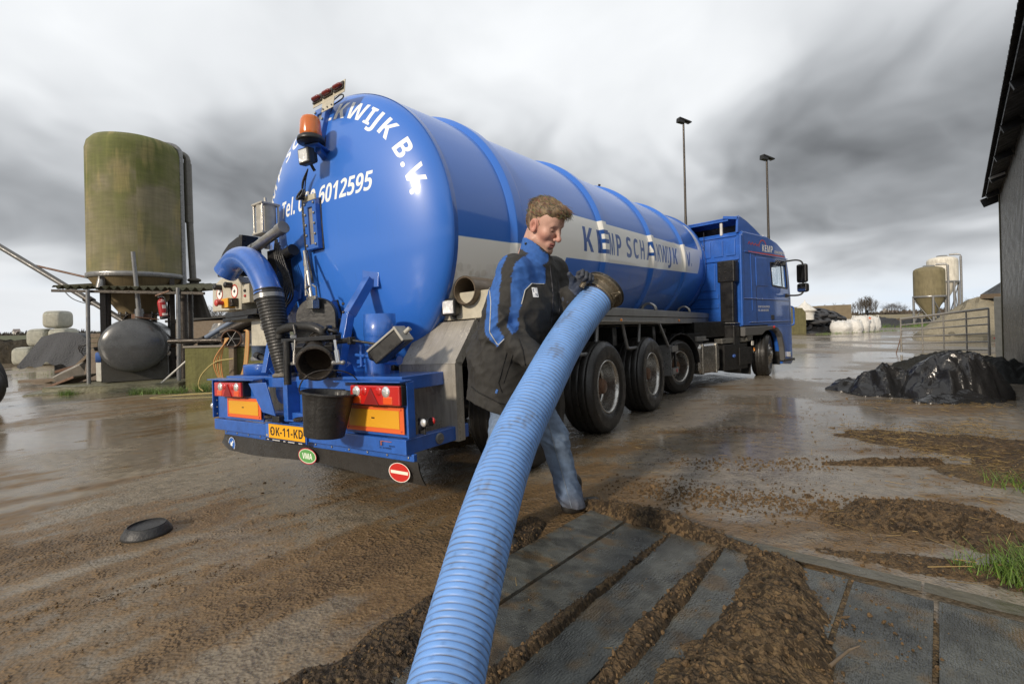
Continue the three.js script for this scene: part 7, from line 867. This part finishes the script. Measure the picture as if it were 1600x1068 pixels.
// ---------------------------------------------------------------- thick blue suction hose, held up by the man and lying on the ground in front
{
  const hose = thing('suction_hose', 'thick ribbed light blue suction hose running from the coupling down to the bottom edge', 'hose', [0, 0, 0]);
  const pts = [[0.492, 1.425, -2.60], [0.478, 1.411, -2.59], [0.377, 1.307, -2.5], [0.25, 1.159, -2.33], [0.13, 1.002, -2.1], [-0.003, 0.817, -1.83], [-0.098, 0.635, -1.52], [-0.148, 0.50, -1.33], [-0.18, 0.405, -1.16], [-0.215, 0.30, -0.85], [-0.27, 0.255, -0.5], [-0.42, 0.25, 0.1], [-0.7, 0.25, 0.8]];
  const c = new THREE.CatmullRomCurve3(pts.map((p) => V(...p)), false, 'centripetal'), L = c.getLength(), pitch = 0.0195, nr = Math.floor((L - 0.06) / pitch), per = 8, R = 0.0925;
  const P = [], N = [], C = [], I = [], seg = 56, n = nr * per, fr = c.computeFrenetFrames(400, false);
  // a fixed frame: side vector from world x
  const ring = (t) => { const p = c.getPointAt(t), T = c.getTangentAt(t), B = V(1, 0, 0).cross(T).normalize(), A = T.clone().cross(B).normalize(); return [p, A, B]; };
  for (let i = 0; i <= n; i++) { const t = (0.055 + i / n * (L - 0.06)) / L, [p, A, B] = ring(clamp(t)); const ph = (i % per) / per; 
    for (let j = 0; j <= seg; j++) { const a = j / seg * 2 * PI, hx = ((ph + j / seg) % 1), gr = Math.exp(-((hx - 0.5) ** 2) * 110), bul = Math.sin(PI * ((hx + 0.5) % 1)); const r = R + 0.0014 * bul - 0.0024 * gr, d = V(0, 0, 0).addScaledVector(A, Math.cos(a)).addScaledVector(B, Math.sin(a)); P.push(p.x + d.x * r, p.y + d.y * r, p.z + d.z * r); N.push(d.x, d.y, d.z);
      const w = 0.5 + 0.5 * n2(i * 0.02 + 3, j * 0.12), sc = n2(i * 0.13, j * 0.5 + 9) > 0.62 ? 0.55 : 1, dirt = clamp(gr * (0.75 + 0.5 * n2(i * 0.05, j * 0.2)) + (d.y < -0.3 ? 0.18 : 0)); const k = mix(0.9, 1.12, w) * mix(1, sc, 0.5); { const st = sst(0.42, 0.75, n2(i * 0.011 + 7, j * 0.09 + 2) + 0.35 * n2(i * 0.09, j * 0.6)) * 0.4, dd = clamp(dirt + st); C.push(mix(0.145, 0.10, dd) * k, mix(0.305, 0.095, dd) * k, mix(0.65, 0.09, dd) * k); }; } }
  for (let i = 0; i < n; i++) for (let j = 0; j < seg; j++) { const a = i * (seg + 1) + j, b = a + 1, d = a + seg + 1; I.push(a, b, d, b, d + 1, d); }
  const g = new THREE.BufferGeometry(); g.setAttribute('position', new THREE.Float32BufferAttribute(P, 3)); g.setAttribute('color', new THREE.Float32BufferAttribute(C, 3)); g.setIndex(I); g.computeVertexNormals();
  { const nn = g.attributes.normal; let s = 0; for (let i = 0; i < nn.count; i += 97) s += nn.getX(i) * N[3 * i] + nn.getY(i) * N[3 * i + 1] + nn.getZ(i) * N[3 * i + 2]; if (s < 0) { for (let t = 0; t < I.length; t += 3) { const q = I[t + 1]; I[t + 1] = I[t + 2]; I[t + 2] = q; } g.setIndex(I); g.computeVertexNormals(); } }
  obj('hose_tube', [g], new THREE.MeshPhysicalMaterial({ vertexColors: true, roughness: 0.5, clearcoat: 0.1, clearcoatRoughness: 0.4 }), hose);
  // coupling at the upper end
  const p0 = c.getPointAt(0.0), T0 = c.getTangentAt(0.001).multiplyScalar(-1), cp = new THREE.Group(); cp.name = 'coupling'; cp.position.copy(p0); cp.quaternion.setFromUnitVectors(V(0, 0, 1), T0); cp.scale.set(0.8, 0.8, 0.5); hose.add(cp);
  const bronze = dirty(0.17, 0.145, 0.105, 0.5, 0.4, 4, 0.003);
  obj('coupling_body', [lathZ([[0.114, -0.075], [0.12, -0.07], [0.12, -0.035], [0.116, -0.03], [0.116, 0.02], [0.125, 0.03], [0.142, 0.035], [0.148, 0.045], [0.148, 0.062], [0.14, 0.07], [0.125, 0.072], [0.11, 0.066], [0.1, 0.05], [0.098, -0.03]], 56)], bronze, cp);
  obj('rubber_ring', [shift(new THREE.TorusGeometry(0.138, 0.018, 10, 52), 0, 0, 0.072)], M.rubber, cp); obj('hose_clip', [lathZ([[0.113, -0.07], [0.1235, -0.066], [0.1235, -0.05], [0.113, -0.046]], 48)], bronze, cp); obj('hose_clip', [lathZ([[0.113, -0.1], [0.1165, -0.098], [0.1165, -0.086], [0.113, -0.084]], 48)], bronze, cp);
  for (const a of [0.2, 2.3, 4.4]) { const q = (r, z, da = 0) => [r * Math.cos(a + da), r * Math.sin(a + da), z]; obj('lever_catch', [beam(q(0.125, -0.04, -0.14), q(0.15, 0.03, 0.05), 0.016, 0.012), beam(q(0.125, -0.04, 0.14), q(0.15, 0.03, 0.05), 0.016, 0.012), bar(q(0.13, -0.04, -0.16), q(0.13, -0.04, 0.16), 0.009), ball(0.014, q(0.15, 0.03, 0.05))], bronze, cp); }
  obj('grip_tube', [bar([0.372, 1.455, -2.50], [0.41, 1.515, -2.51], 0.015, 0.015, 12, false), bar([0.372, 1.455, -2.50], [0.41, 1.515, -2.51], 0.011, 0.011, 12)], bronze, hose);
}
// ---------------------------------------------------------------- slatted concrete cover of the pit in the foreground
const SO = [0.12, 3.22], SE = [0.74, -0.672], SJ = [-0.672, -0.74];        // corner of the first slat, direction of the edge, direction towards the viewer (x, ahead)
const slatXY = (t, s) => [SO[0] + SE[0] * t + SJ[0] * s, SO[1] + SE[1] * t + SJ[1] * s];
{
  const floor = new THREE.Group(); floor.name = 'slatted_floor'; scene.add(floor); floor.userData.kind = 'structure'; reseed(31);
  const slatTex = (sd, dark) => dataTex(1024, (u, v0) => { const v = v0 * 9.4, br = fbm(u * 26 + sd, v * 5, 3), m = fbm(u * 3 + sd, v * 3, 5), wetP = sst(-0.1, 0.3, fbm(u * 1.6 + sd * 2, v * 1.1, 4)), br2 = sst(0.0, 0.4, fbm(u * 1.5 + sd + 7, v * 1.3 + 4, 5)); const sp = fbm(u * 60 + sd, v * 60, 2), b = dark * (1 + 0.28 * m + 0.07 * br + 0.22 * sp - 0.22 * wetP); return [b * mix(0.98, 1.14, br2), b * mix(1.0, 0.98, br2), b * mix(0.95, 0.74, br2)]; }, true);
  const slatR = dataTex(512, (u, v) => { const s = 0.34 + 0.34 * fbm(u * 2 + 3, v * 16, 4) + 0.2 * fbm(u * 50, v * 460, 2); return [s, s, s]; }), slatB = dataTex(512, (u, v) => { const s = 0.5 + 0.22 * fbm(u * 40, v * 30, 3) + 0.5 * fbm(u * 34 + 9, v * 320, 3); return [s, s, s]; });
  const mats = [0, 1, 2, 3].map((k) => new THREE.MeshStandardMaterial({ map: slatTex(k * 13.7 + 2, [0.31, 0.335, 0.30, 0.325][k]), roughnessMap: slatR, bumpMap: slatB, bumpScale: 0.006 }));
  for (let k = 1; k < 11; k++) {
    const w = 0.2655, t0 = 0.463 + (k - 1) * 0.2655, t1 = t0 + w - 0.016 - rr(0, 0.004), s0 = 0.0 + rr(-0.008, 0.008) + (k > 4 ? 0.06 : 0), s1 = k === 1 ? 1.12 : k === 2 ? 1.62 : 2.5, lift = 0.03 + rr(-0.003, 0.003), n = 12;
    const top = surf(3, n, (u, v) => { const [x, d] = slatXY(mix(t0, t1, u), mix(s0, s1, v)); return [x, gy(x, -d) + lift, -d]; }, true);
    const side = (ta, tb, sa, sb) => surf(1, n, (u, v) => { const [x, d] = slatXY(mix(ta, tb, v), mix(sa, sb, v)); return [x, gy(x, -d) + lift - u * 0.07, -d]; });
    const sl = [side(t0, t1, s0, s0), side(t0, t0, s0, s1), side(t1, t1, s0, s1)];
    if (top.attributes.normal.getY(4) < 0) { const q = top.index.array; for (let t = 0; t < q.length; t += 3) { const w2 = q[t + 1]; q[t + 1] = q[t + 2]; q[t + 2] = w2; } top.computeVertexNormals(); }
    obj('concrete_slat', [top, ...sl], mats[k % 4], floor);
  }
  { const e = []; for (const [ta, tb] of [[0.72, 1.35], [1.36, 2.0], [2.01, 3.2]]) { const g = surf(12, 2, (u, v) => { const [x, d] = slatXY(mix(ta, tb, u), -0.02 - v * 0.12); return [x, gy(x, -d) + 0.022 + 0.004 * n2(x * 6, d * 6) - v * 0.012, -d]; }, false); if (g.attributes.normal.getY(4) < 0) { const q = g.index.array; for (let t = 0; t < q.length; t += 3) { const w2 = q[t + 1]; q[t + 1] = q[t + 2]; q[t + 2] = w2; } g.computeVertexNormals(); } obj('edge_strip', [g], dirty(0.135, 0.125, 0.09, 0.75, 0, 1.2, 0.006), floor); } }
}
// ---------------------------------------------------------------- manure: ridges and heaps, loose crumbs, straw
const manM = new THREE.MeshStandardMaterial({ vertexColors: true, roughness: 0.72, bumpMap: again(lumps, 5), bumpScale: 0.012 }); manM.userData.metres = true;
const crumbSites = [];
function manure(name, label, line, w, h, opt = {}) {                  // line: [x, ahead] points; w, h: half width and height (numbers or per point)
  const segs = line.length - 1, W = (i) => (Array.isArray(w) ? w[i] : w), H = (i) => (Array.isArray(h) ? h[i] : h), dst = (x, d) => { let best = -9, hh = 0; for (let i = 0; i < segs; i++) { const [ax2, ad] = line[i], [bx, bd] = line[i + 1], ex = bx - ax2, ed = bd - ad, t = clamp(((x - ax2) * ex + (d - ad) * ed) / (ex * ex + ed * ed)), q = Math.hypot(x - ax2 - ex * t, d - ad - ed * t), ww = mix(W(i), W(i + 1), t), e = 1 - q / ww; if (e > best) { best = e; hh = mix(H(i), H(i + 1), t); } } return [best, hh]; };
  const mw = Array.isArray(w) ? Math.max(...w) : w, xs = line.map((p) => p[0]), ds = line.map((p) => p[1]), x0 = Math.min(...xs) - mw * 1.2, x1 = Math.max(...xs) + mw * 1.2, d0 = Math.min(...ds) - mw * 1.2, d1 = Math.max(...ds) + mw * 1.2, cell = opt.cell ?? 0.0068, nx = Math.ceil((x1 - x0) / cell), nd = Math.ceil((d1 - d0) / cell);
  const hgt = (x, d) => { let [e, hh] = dst(x, d); e += 0.42 * fbm(x * 5 + 3, d * 5 + 8, 3); if (opt.gap) e += 1.5 * fbm(x * 9 + 1, d * 9, 3) - opt.gap; if (e <= 0) return -1; const dome = Math.pow(Math.min(1, e * 1.5), 0.7); const c1 = 1 - Math.abs(n2(x * 21, d * 21)) * 1.6, c2 = 1 - Math.abs(n2(x * 47 + 5, d * 47)) * 1.7, c3 = n2(x * 105, d * 105); return hh * dome * (0.55 + 0.45 * fbm(x * 4.4 + 9, d * 4.4, 3) + 0.4) + Math.min(1, e * 3) * (0.010 * c1 + 0.0085 * c2 + 0.006 * c3) * (opt.rough ?? 1); };
  const P = [], C = [], I = [], id = new Int32Array((nx + 1) * (nd + 1)).fill(-1), base0 = opt.base ?? 0.0; let cnt = 0;
  for (let j = 0; j <= nd; j++) for (let i = 0; i <= nx; i++) { const x = x0 + (x1 - x0) * i / nx, d = d0 + (d1 - d0) * j / nd, q = hgt(x, d); if (q < -0.5) continue; id[j * (nx + 1) + i] = cnt++; P.push(x, gy(x, -d) + base0 + q - 0.012, -d); const t = 0.75 + 0.45 * n2(x * 30, d * 30) + 0.3 * n2(x * 7, d * 7) + 0.25 * n2(x * 130, d * 130), s = sst(0.5, 0.75, n2(x * 60 + 8, d * 60)) * (opt.straw ?? 0.45), col = opt.col ?? [0.105, 0.065, 0.028]; C.push(mix(col[0] * t, 0.24, s), mix(col[1] * t, 0.165, s), mix(col[2] * t, 0.06, s)); if (rnd() < (opt.crumbs ?? 0.035)) crumbSites.push([x, gy(x, -d) + base0 + q - 0.006, -d, rnd() < 0.1 ? rr(0.007, 0.014) : rr(0.003, 0.007)]); }
  for (let j = 0; j < nd; j++) for (let i = 0; i < nx; i++) { const a = id[j * (nx + 1) + i], b = id[j * (nx + 1) + i + 1], c = id[(j + 1) * (nx + 1) + i], e = id[(j + 1) * (nx + 1) + i + 1]; if (a >= 0 && b >= 0 && c >= 0) I.push(a, b, c); if (b >= 0 && e >= 0 && c >= 0) I.push(b, e, c); }
  const g = new THREE.BufferGeometry(); g.setAttribute('position', new THREE.Float32BufferAttribute(P, 3)); g.setAttribute('color', new THREE.Float32BufferAttribute(C, 3)); g.setIndex(I); g.computeVertexNormals();
  return tag(obj(name, [g], manM), label, 'manure', opt.group, 'stuff');
}
reseed(808);
const sp = (t, s) => slatXY(t, s);
manure('manure_ridge', 'thick crumbly manure ridge along the far edge of the concrete slats by the boot', [sp(0.408, -0.04), sp(0.678, -0.03), sp(0.978, -0.02), sp(1.248, 0.0), sp(1.428, 0.03)], [0.055, 0.085, 0.085, 0.075, 0.05], [0.05, 0.085, 0.08, 0.05, 0.025], { base: 0.02 });
manure('manure_ridge', 'manure ridge filling the second slot of the slats, nearest the hose', [sp(0.993, 0.05), sp(0.996, 0.4), sp(0.994, 0.8), sp(0.998, 1.2), sp(0.994, 1.6)], [0.022, 0.026, 0.036, 0.042, 0.045], [0.012, 0.022, 0.032, 0.036, 0.03], { base: 0.022, crumbs: 0.06 });
manure('manure_ridge', 'manure ridge in the third slot of the slats, right of the nearest one', [sp(1.263, 0.06), sp(1.263, 0.3), sp(1.268, 0.6), sp(1.278, 1.0), sp(1.288, 1.4)], [0.02, 0.036, 0.05, 0.055, 0.05], [0.014, 0.034, 0.045, 0.042, 0.03], { base: 0.022, crumbs: 0.06 });
manure('manure_heap', 'big loose manure heap spread over the slats at the bottom centre', [sp(1.508, 0.12), sp(1.588, 0.38), sp(1.628, 0.7), sp(1.608, 1.0), sp(1.568, 1.4)], [0.13, 0.17, 0.2, 0.22, 0.22], [0.045, 0.06, 0.075, 0.075, 0.05], { base: 0.022, col: [0.108, 0.068, 0.029] });
manure('manure_spread', 'thin trampled layer of manure right of the big heap on the slats', [sp(1.728, 0.1), sp(1.878, 0.35), sp(1.828, 0.75)], [0.1, 0.22, 0.16], [0.008, 0.010, 0.008], { base: 0.026, rough: 0.45, crumbs: 0.03, col: [0.13, 0.09, 0.045], straw: 0.4 });
manure('manure_heap', 'brown manure heap on the wet concrete at the right, left of the grass tuft', [[1.85, 2.62], [2.15, 2.62], [2.42, 2.5], [2.36, 2.28]], [0.14, 0.28, 0.28, 0.2], [0.03, 0.085, 0.075, 0.03], { straw: 0.3 });
manure('manure_spread', 'flat crumbly manure trail between the right heap and the slat edge', [[1.5, 2.3], [1.8, 2.15], [2.05, 1.98], [2.2, 1.85]], [0.06, 0.13, 0.14, 0.1], [0.006, 0.014, 0.014, 0.008], { rough: 0.7, straw: 0.35 });
manure('strawy_heap', 'strawy brown manure spread along the yard edge below the black plastic', [[3.5, 4.55], [3.9, 4.1], [4.15, 3.65], [3.6, 3.2]], [0.34, 0.45, 0.55, 0.35], [0.03, 0.055, 0.07, 0.03], { cell: 0.016, straw: 0.75, col: [0.10, 0.062, 0.028] });
manure('strawy_heap', 'golden brown matted straw and muck along the right edge above the manure heap', [[3.3, 3.3], [3.7, 3.15], [3.6, 2.75]], [0.3, 0.45, 0.3], [0.025, 0.05, 0.03], { cell: 0.014, straw: 1.0, col: [0.13, 0.085, 0.037] });
manure('manure_ridge', 'broken line of manure clods across the right of the yard', [[2.45, 3.72], [2.8, 3.68], [3.2, 3.62]], [0.035, 0.075, 0.08], [0.015, 0.04, 0.045], { straw: 0.3 });
manure('manure_heap', 'dark manure heap at the bottom edge left of the hose', [[-0.85, 1.35], [-0.55, 1.55], [-0.36, 1.85], [-0.22, 2.15], [-0.02, 2.5], [0.12, 2.8]], [0.19, 0.2, 0.16, 0.12, 0.09, 0.06], [0.03, 0.045, 0.045, 0.04, 0.035, 0.025], { col: [0.06, 0.037, 0.016] });
manure('manure_ridge', 'small dark manure lumps beside the slats just left of the hose', [[-0.1, 2.55], [0.0, 2.72], [0.1, 2.86]], [0.06, 0.08, 0.05], [0.03, 0.035, 0.02], { col: [0.06, 0.037, 0.016] });
manure('manure_spread', 'low broken streak of manure crumbs across the left foreground', [[-3.0, 2.55], [-2.6, 2.75], [-2.25, 3.05]], [0.16, 0.2, 0.1], [0.002, 0.004, 0.002], { rough: 0.55, crumbs: 0.03, gap: 0.5 });
manure('manure_spread', 'second broken streak of manure crumbs nearer the bottom left', [[-2.4, 1.9], [-1.95, 2.15], [-1.5, 2.45], [-1.3, 2.62]], [0.12, 0.16, 0.13, 0.08], [0.002, 0.004, 0.004, 0.006], { rough: 0.6, crumbs: 0.03, gap: 0.45 });
{ // crumbs: on the heaps and strewn over the yard
  const shapes = [0, 1, 2].map((k) => { const g = new THREE.IcosahedronGeometry(1, 2), p = g.attributes.position; for (let i = 0; i < p.count; i++) { const x = p.getX(i), y = p.getY(i), z = p.getZ(i), s = 1 + 0.45 * n3(x * 1.7 + k * 9, y * 1.7, z * 1.7) + 0.25 * n3(x * 4 + k, y * 4, z * 4); p.setXYZ(i, x * s, y * s * 0.75, z * s); } g.computeVertexNormals(); return norm(g); });
  const inSlat = (x, d) => { const a = (x - SO[0]) * SE[0] + (d - SO[1]) * SE[1], b = (x - SO[0]) * SJ[0] + (d - SO[1]) * SJ[1]; return a > 0.4 && b > 0 && b < 2.5 && a < 3.1; };
  let tries = 0; while (tries++ < 60000) { const u = rnd(), d = 1.0 + 6.2 * Math.pow(rnd(), 1.5), x = rr(-3.4, 4.4) * (0.35 + d * 0.12); ground(x, d); const right = sst(0.3, 1.6, x), k = look.thick * 0.3 + look.mud * 0.03 + 0.008 + right * 0.10 * sst(0.02, 0.4, n2(x * 1.3 + 4, d * 2.1 + 8)) * (d < 4 ? 1 : 0.4); const s = inSlat(x, d); if (rnd() > k * (s ? 0.5 : 1)) continue; crumbSites.push([x, gy(x, -d) + (s ? 0.032 : 0.002), -d, (rnd() < 0.05 ? rr(0.008, 0.015) : rr(0.002, 0.006)) * (0.55 + 0.16 * d)]); }
  // the rows of clods on the right of the photograph
  for (let i = 0; i < 1500; i++) { const a = rnd(), x = mix(0.8, 2.1, a) + rr(-0.2, 0.2), d = mix(3.35, 2.75, a) + rr(-0.45, 0.45) * rnd(); crumbSites.push([x, gy(x, -d) + 0.003, -d, rr(0.003, 0.011) * (rnd() < 0.12 ? 1.6 : 1)]); }
  for (let i = 0; i < 260; i++) { const a = rnd(), x = mix(1.3, 2.6, a), d = mix(3.9, 3.72, a) + rr(-0.2, 0.2); crumbSites.push([x, gy(x, -d) + 0.003, -d, rr(0.004, 0.015)]); }
  const m = new THREE.MeshStandardMaterial({ roughness: 0.78 }); const col = new THREE.Color(), M4 = new THREE.Matrix4(), Q = new THREE.Quaternion(), per = [[], [], []]; crumbSites.forEach((c, i) => per[i % 3].push(c));
  per.forEach((list, k) => { const im = new THREE.InstancedMesh(shapes[k], m, list.length); list.forEach(([x, y, z, r], i) => { Q.setFromEuler(new THREE.Euler(rr(0, 6), rr(0, 6), rr(0, 6))); im.setMatrixAt(i, M4.compose(V(x, y, z), Q, V(0.68 * r * rr(0.6, 1.7), 0.68 * r * rr(0.6, 1.2), 0.68 * r * rr(0.6, 1.5)))); const t = rr(0.55, 1.5); im.setColorAt(i, col.setRGB(0.098 * t, 0.060 * t, 0.026 * t)); }); im.name = numbered('manure_crumbs'); im.castShadow = im.receiveShadow = true; tag(im, 'loose crumbs of brown manure strewn over the wet yard', 'manure', 'loose manure crumbs', 'stuff'); scene.add(im); });
}
{ // straw
  const g = norm(place(new THREE.CylinderGeometry(1, 0.7, 1, 5, 1), [0, 0, 0], [0, 0, PI / 2])), list = []; reseed(515);
  for (let i = 0; i < 2500; i++) list.push([rr(3.2, 4.8), rr(2.7, 4.9), 0.06]); for (let i = 0; i < 650; i++) list.push([rr(4.6, 7.6), rr(5.0, 6.6), 0.012]); for (let i = 0; i < 260; i++) { const d = rr(3.5, 7); list.push([rr(0.2, 0.8) * d, d, 0.006]); } for (let i = 0; i < 50; i++) list.push([rr(1.7, 2.5), rr(1.9, 2.8), 0.07]); for (let i = 0; i < 14; i++) { const q = slatXY(rr(0.4, 2.2), rr(0.1, 1.4)); list.push([q[0], q[1], 0.045]); } for (let i = 0; i < 70; i++) list.push([rr(2.3, 3.3), rr(2.2, 3.3), 0.01]);
  const im = new THREE.InstancedMesh(g, new THREE.MeshStandardMaterial({ roughness: 0.6 }), list.length), M4 = new THREE.Matrix4(), Q = new THREE.Quaternion(), col = new THREE.Color();
  list.forEach(([x, d, h], i) => { Q.setFromEuler(new THREE.Euler(0, rr(-0.9, 0.9) + (rnd() < 0.3 ? 1.4 : 0.2), rr(-0.22, 0.22), 'YXZ')); const L = rnd() < 0.15 ? rr(0.08, 0.17) : rr(0.02, 0.08), r = rr(0.0010, 0.0023); im.setMatrixAt(i, M4.compose(V(x, gy(x, -d) + h * rnd() + 0.006, -d), Q, V(L, r, r))); const t = rr(0.35, 1.1); im.setColorAt(i, col.setRGB(0.34 * t, 0.235 * t, 0.09 * t)); });
  im.name = 'straw'; im.castShadow = im.receiveShadow = true; tag(im, 'scattered yellow straw on manure and wet concrete at the right', 'straw', null, 'stuff'); scene.add(im);
}
{ // grass tufts: right edge, along the plinth and by the wall
  const blade = surf(2, 5, (u, v) => [(u - 0.5) * 0.1 * (1 - v * 0.92), v, 0.35 * v * v + 0.02 * Math.abs(u - 0.5)]); const g = norm(blade), gm = new THREE.MeshPhysicalMaterial({ roughness: 0.55, transmission: 0.3, thickness: 0 });
  function tuft(label, n, site, hgt, w = 0.05) { const im = new THREE.InstancedMesh(g, gm, n), M4 = new THREE.Matrix4(), Q = new THREE.Quaternion(), col = new THREE.Color(); for (let i = 0; i < n; i++) { const [x, d] = site(), h = hgt * rr(0.45, 1.25); Q.setFromEuler(new THREE.Euler(rr(-0.15, 0.5), rr(0, 6.28), rr(-0.35, 0.35), 'YXZ')); im.setMatrixAt(i, M4.compose(V(x, gy(x, -d) - 0.005, -d), Q, V(w * rr(0.7, 1.3), h, h))); const t = rr(0.6, 1.3); im.setColorAt(i, rnd() < 0.12 ? col.setRGB(0.16 * t, 0.13 * t, 0.05 * t) : col.setRGB(0.14 * t, 0.24 * t, 0.035 * t)); } im.name = numbered('grass'); im.castShadow = im.receiveShadow = true; tag(im, label, 'grass', null, 'stuff'); scene.add(im); }
  reseed(616); const gauss = () => (rnd() + rnd() + rnd() - 1.5) / 1.5;
  tuft('bright green grass tuft at the right edge beside the slats', 1300, () => [2.18 + gauss() * 0.24, 1.94 + gauss() * 0.17], 0.125, 0.06); tuft('thin green blades left of the big grass tuft', 70, () => [1.98 + gauss() * 0.1, 2.06 + gauss() * 0.1], 0.09, 0.05); tuft('sparse grass blades by the straw at the right edge', 80, () => [3.2 + gauss() * 0.2, 3.05 + gauss() * 0.3], 0.12, 0.06);
  tuft('low green grass in front of the mossy wall by the lean-to', 900, () => [rr(-9.1, -7.8), 11.2 + gauss() * 0.22], 0.16, 0.09); tuft('green weeds at the foot of the mossy wall beside the hose', 700, () => [rr(-7.7, -6.2), 11.35 + gauss() * 0.18], 0.24, 0.09); tuft('small grass patch in front of the concrete plinth', 350, () => [-10.75 + gauss() * 0.35, 11.35 + gauss() * 0.12], 0.13, 0.08); tuft('sparse moss green patches by the bales at far left', 500, () => [rr(-22, -15), rr(15, 20)], 0.07, 0.12); tuft('thin grass along the front of the bulk bags', 600, () => { const a = rnd(); return [mix(19, 27, a), mix(29.5, 33, a) + gauss() * 0.3]; }, 0.16, 0.12); tuft('green strip of grass by the far silage mound', 900, () => [rr(31, 38), rr(40.5, 43)], 0.35, 0.25);
}
// rubber dish on the ground, wood splinters
{ const d = thing('rubber_dish', 'black upturned rubber dish lying alone on the wet yard at left', 'dish', on(-2.33, 2.97), 0.4); obj('dish_body', [lathe([[0.118, 0.0], [0.134, 0.004], [0.13, 0.02], [0.112, 0.05], [0.104, 0.06], [0.1, 0.06], [0.094, 0.05], [0.07, 0.046], [0.0, 0.046]], 48)], mat(0.035, 0.035, 0.036, 0.5, 0, { bumpMap: again(lumps, 4), bumpScale: 0.003, metres: true }), d); obj('base_ring', [shift(place(new THREE.TorusGeometry(0.099, 0.004, 6, 48), [0, 0, 0], [PI / 2, 0, 0]), 0, 0.06, 0)], M.rubber, d); }
{ const s = thing('wood_stick', 'short dark stick lying on the slats at the bottom right', 'stick', on(1.02, 1.5, 0.045), 0.5); obj('twig', [bar([-0.06, 0, 0], [0.06, 0.01, 0.0], 0.006, 0.004, 7)], M.wood, s); obj('twig_end', [bar([0.05, 0.01, 0], [0.085, 0.02, 0.015], 0.004, 0.002, 6)], M.wood, s); }
renderer.render(scene, camera);
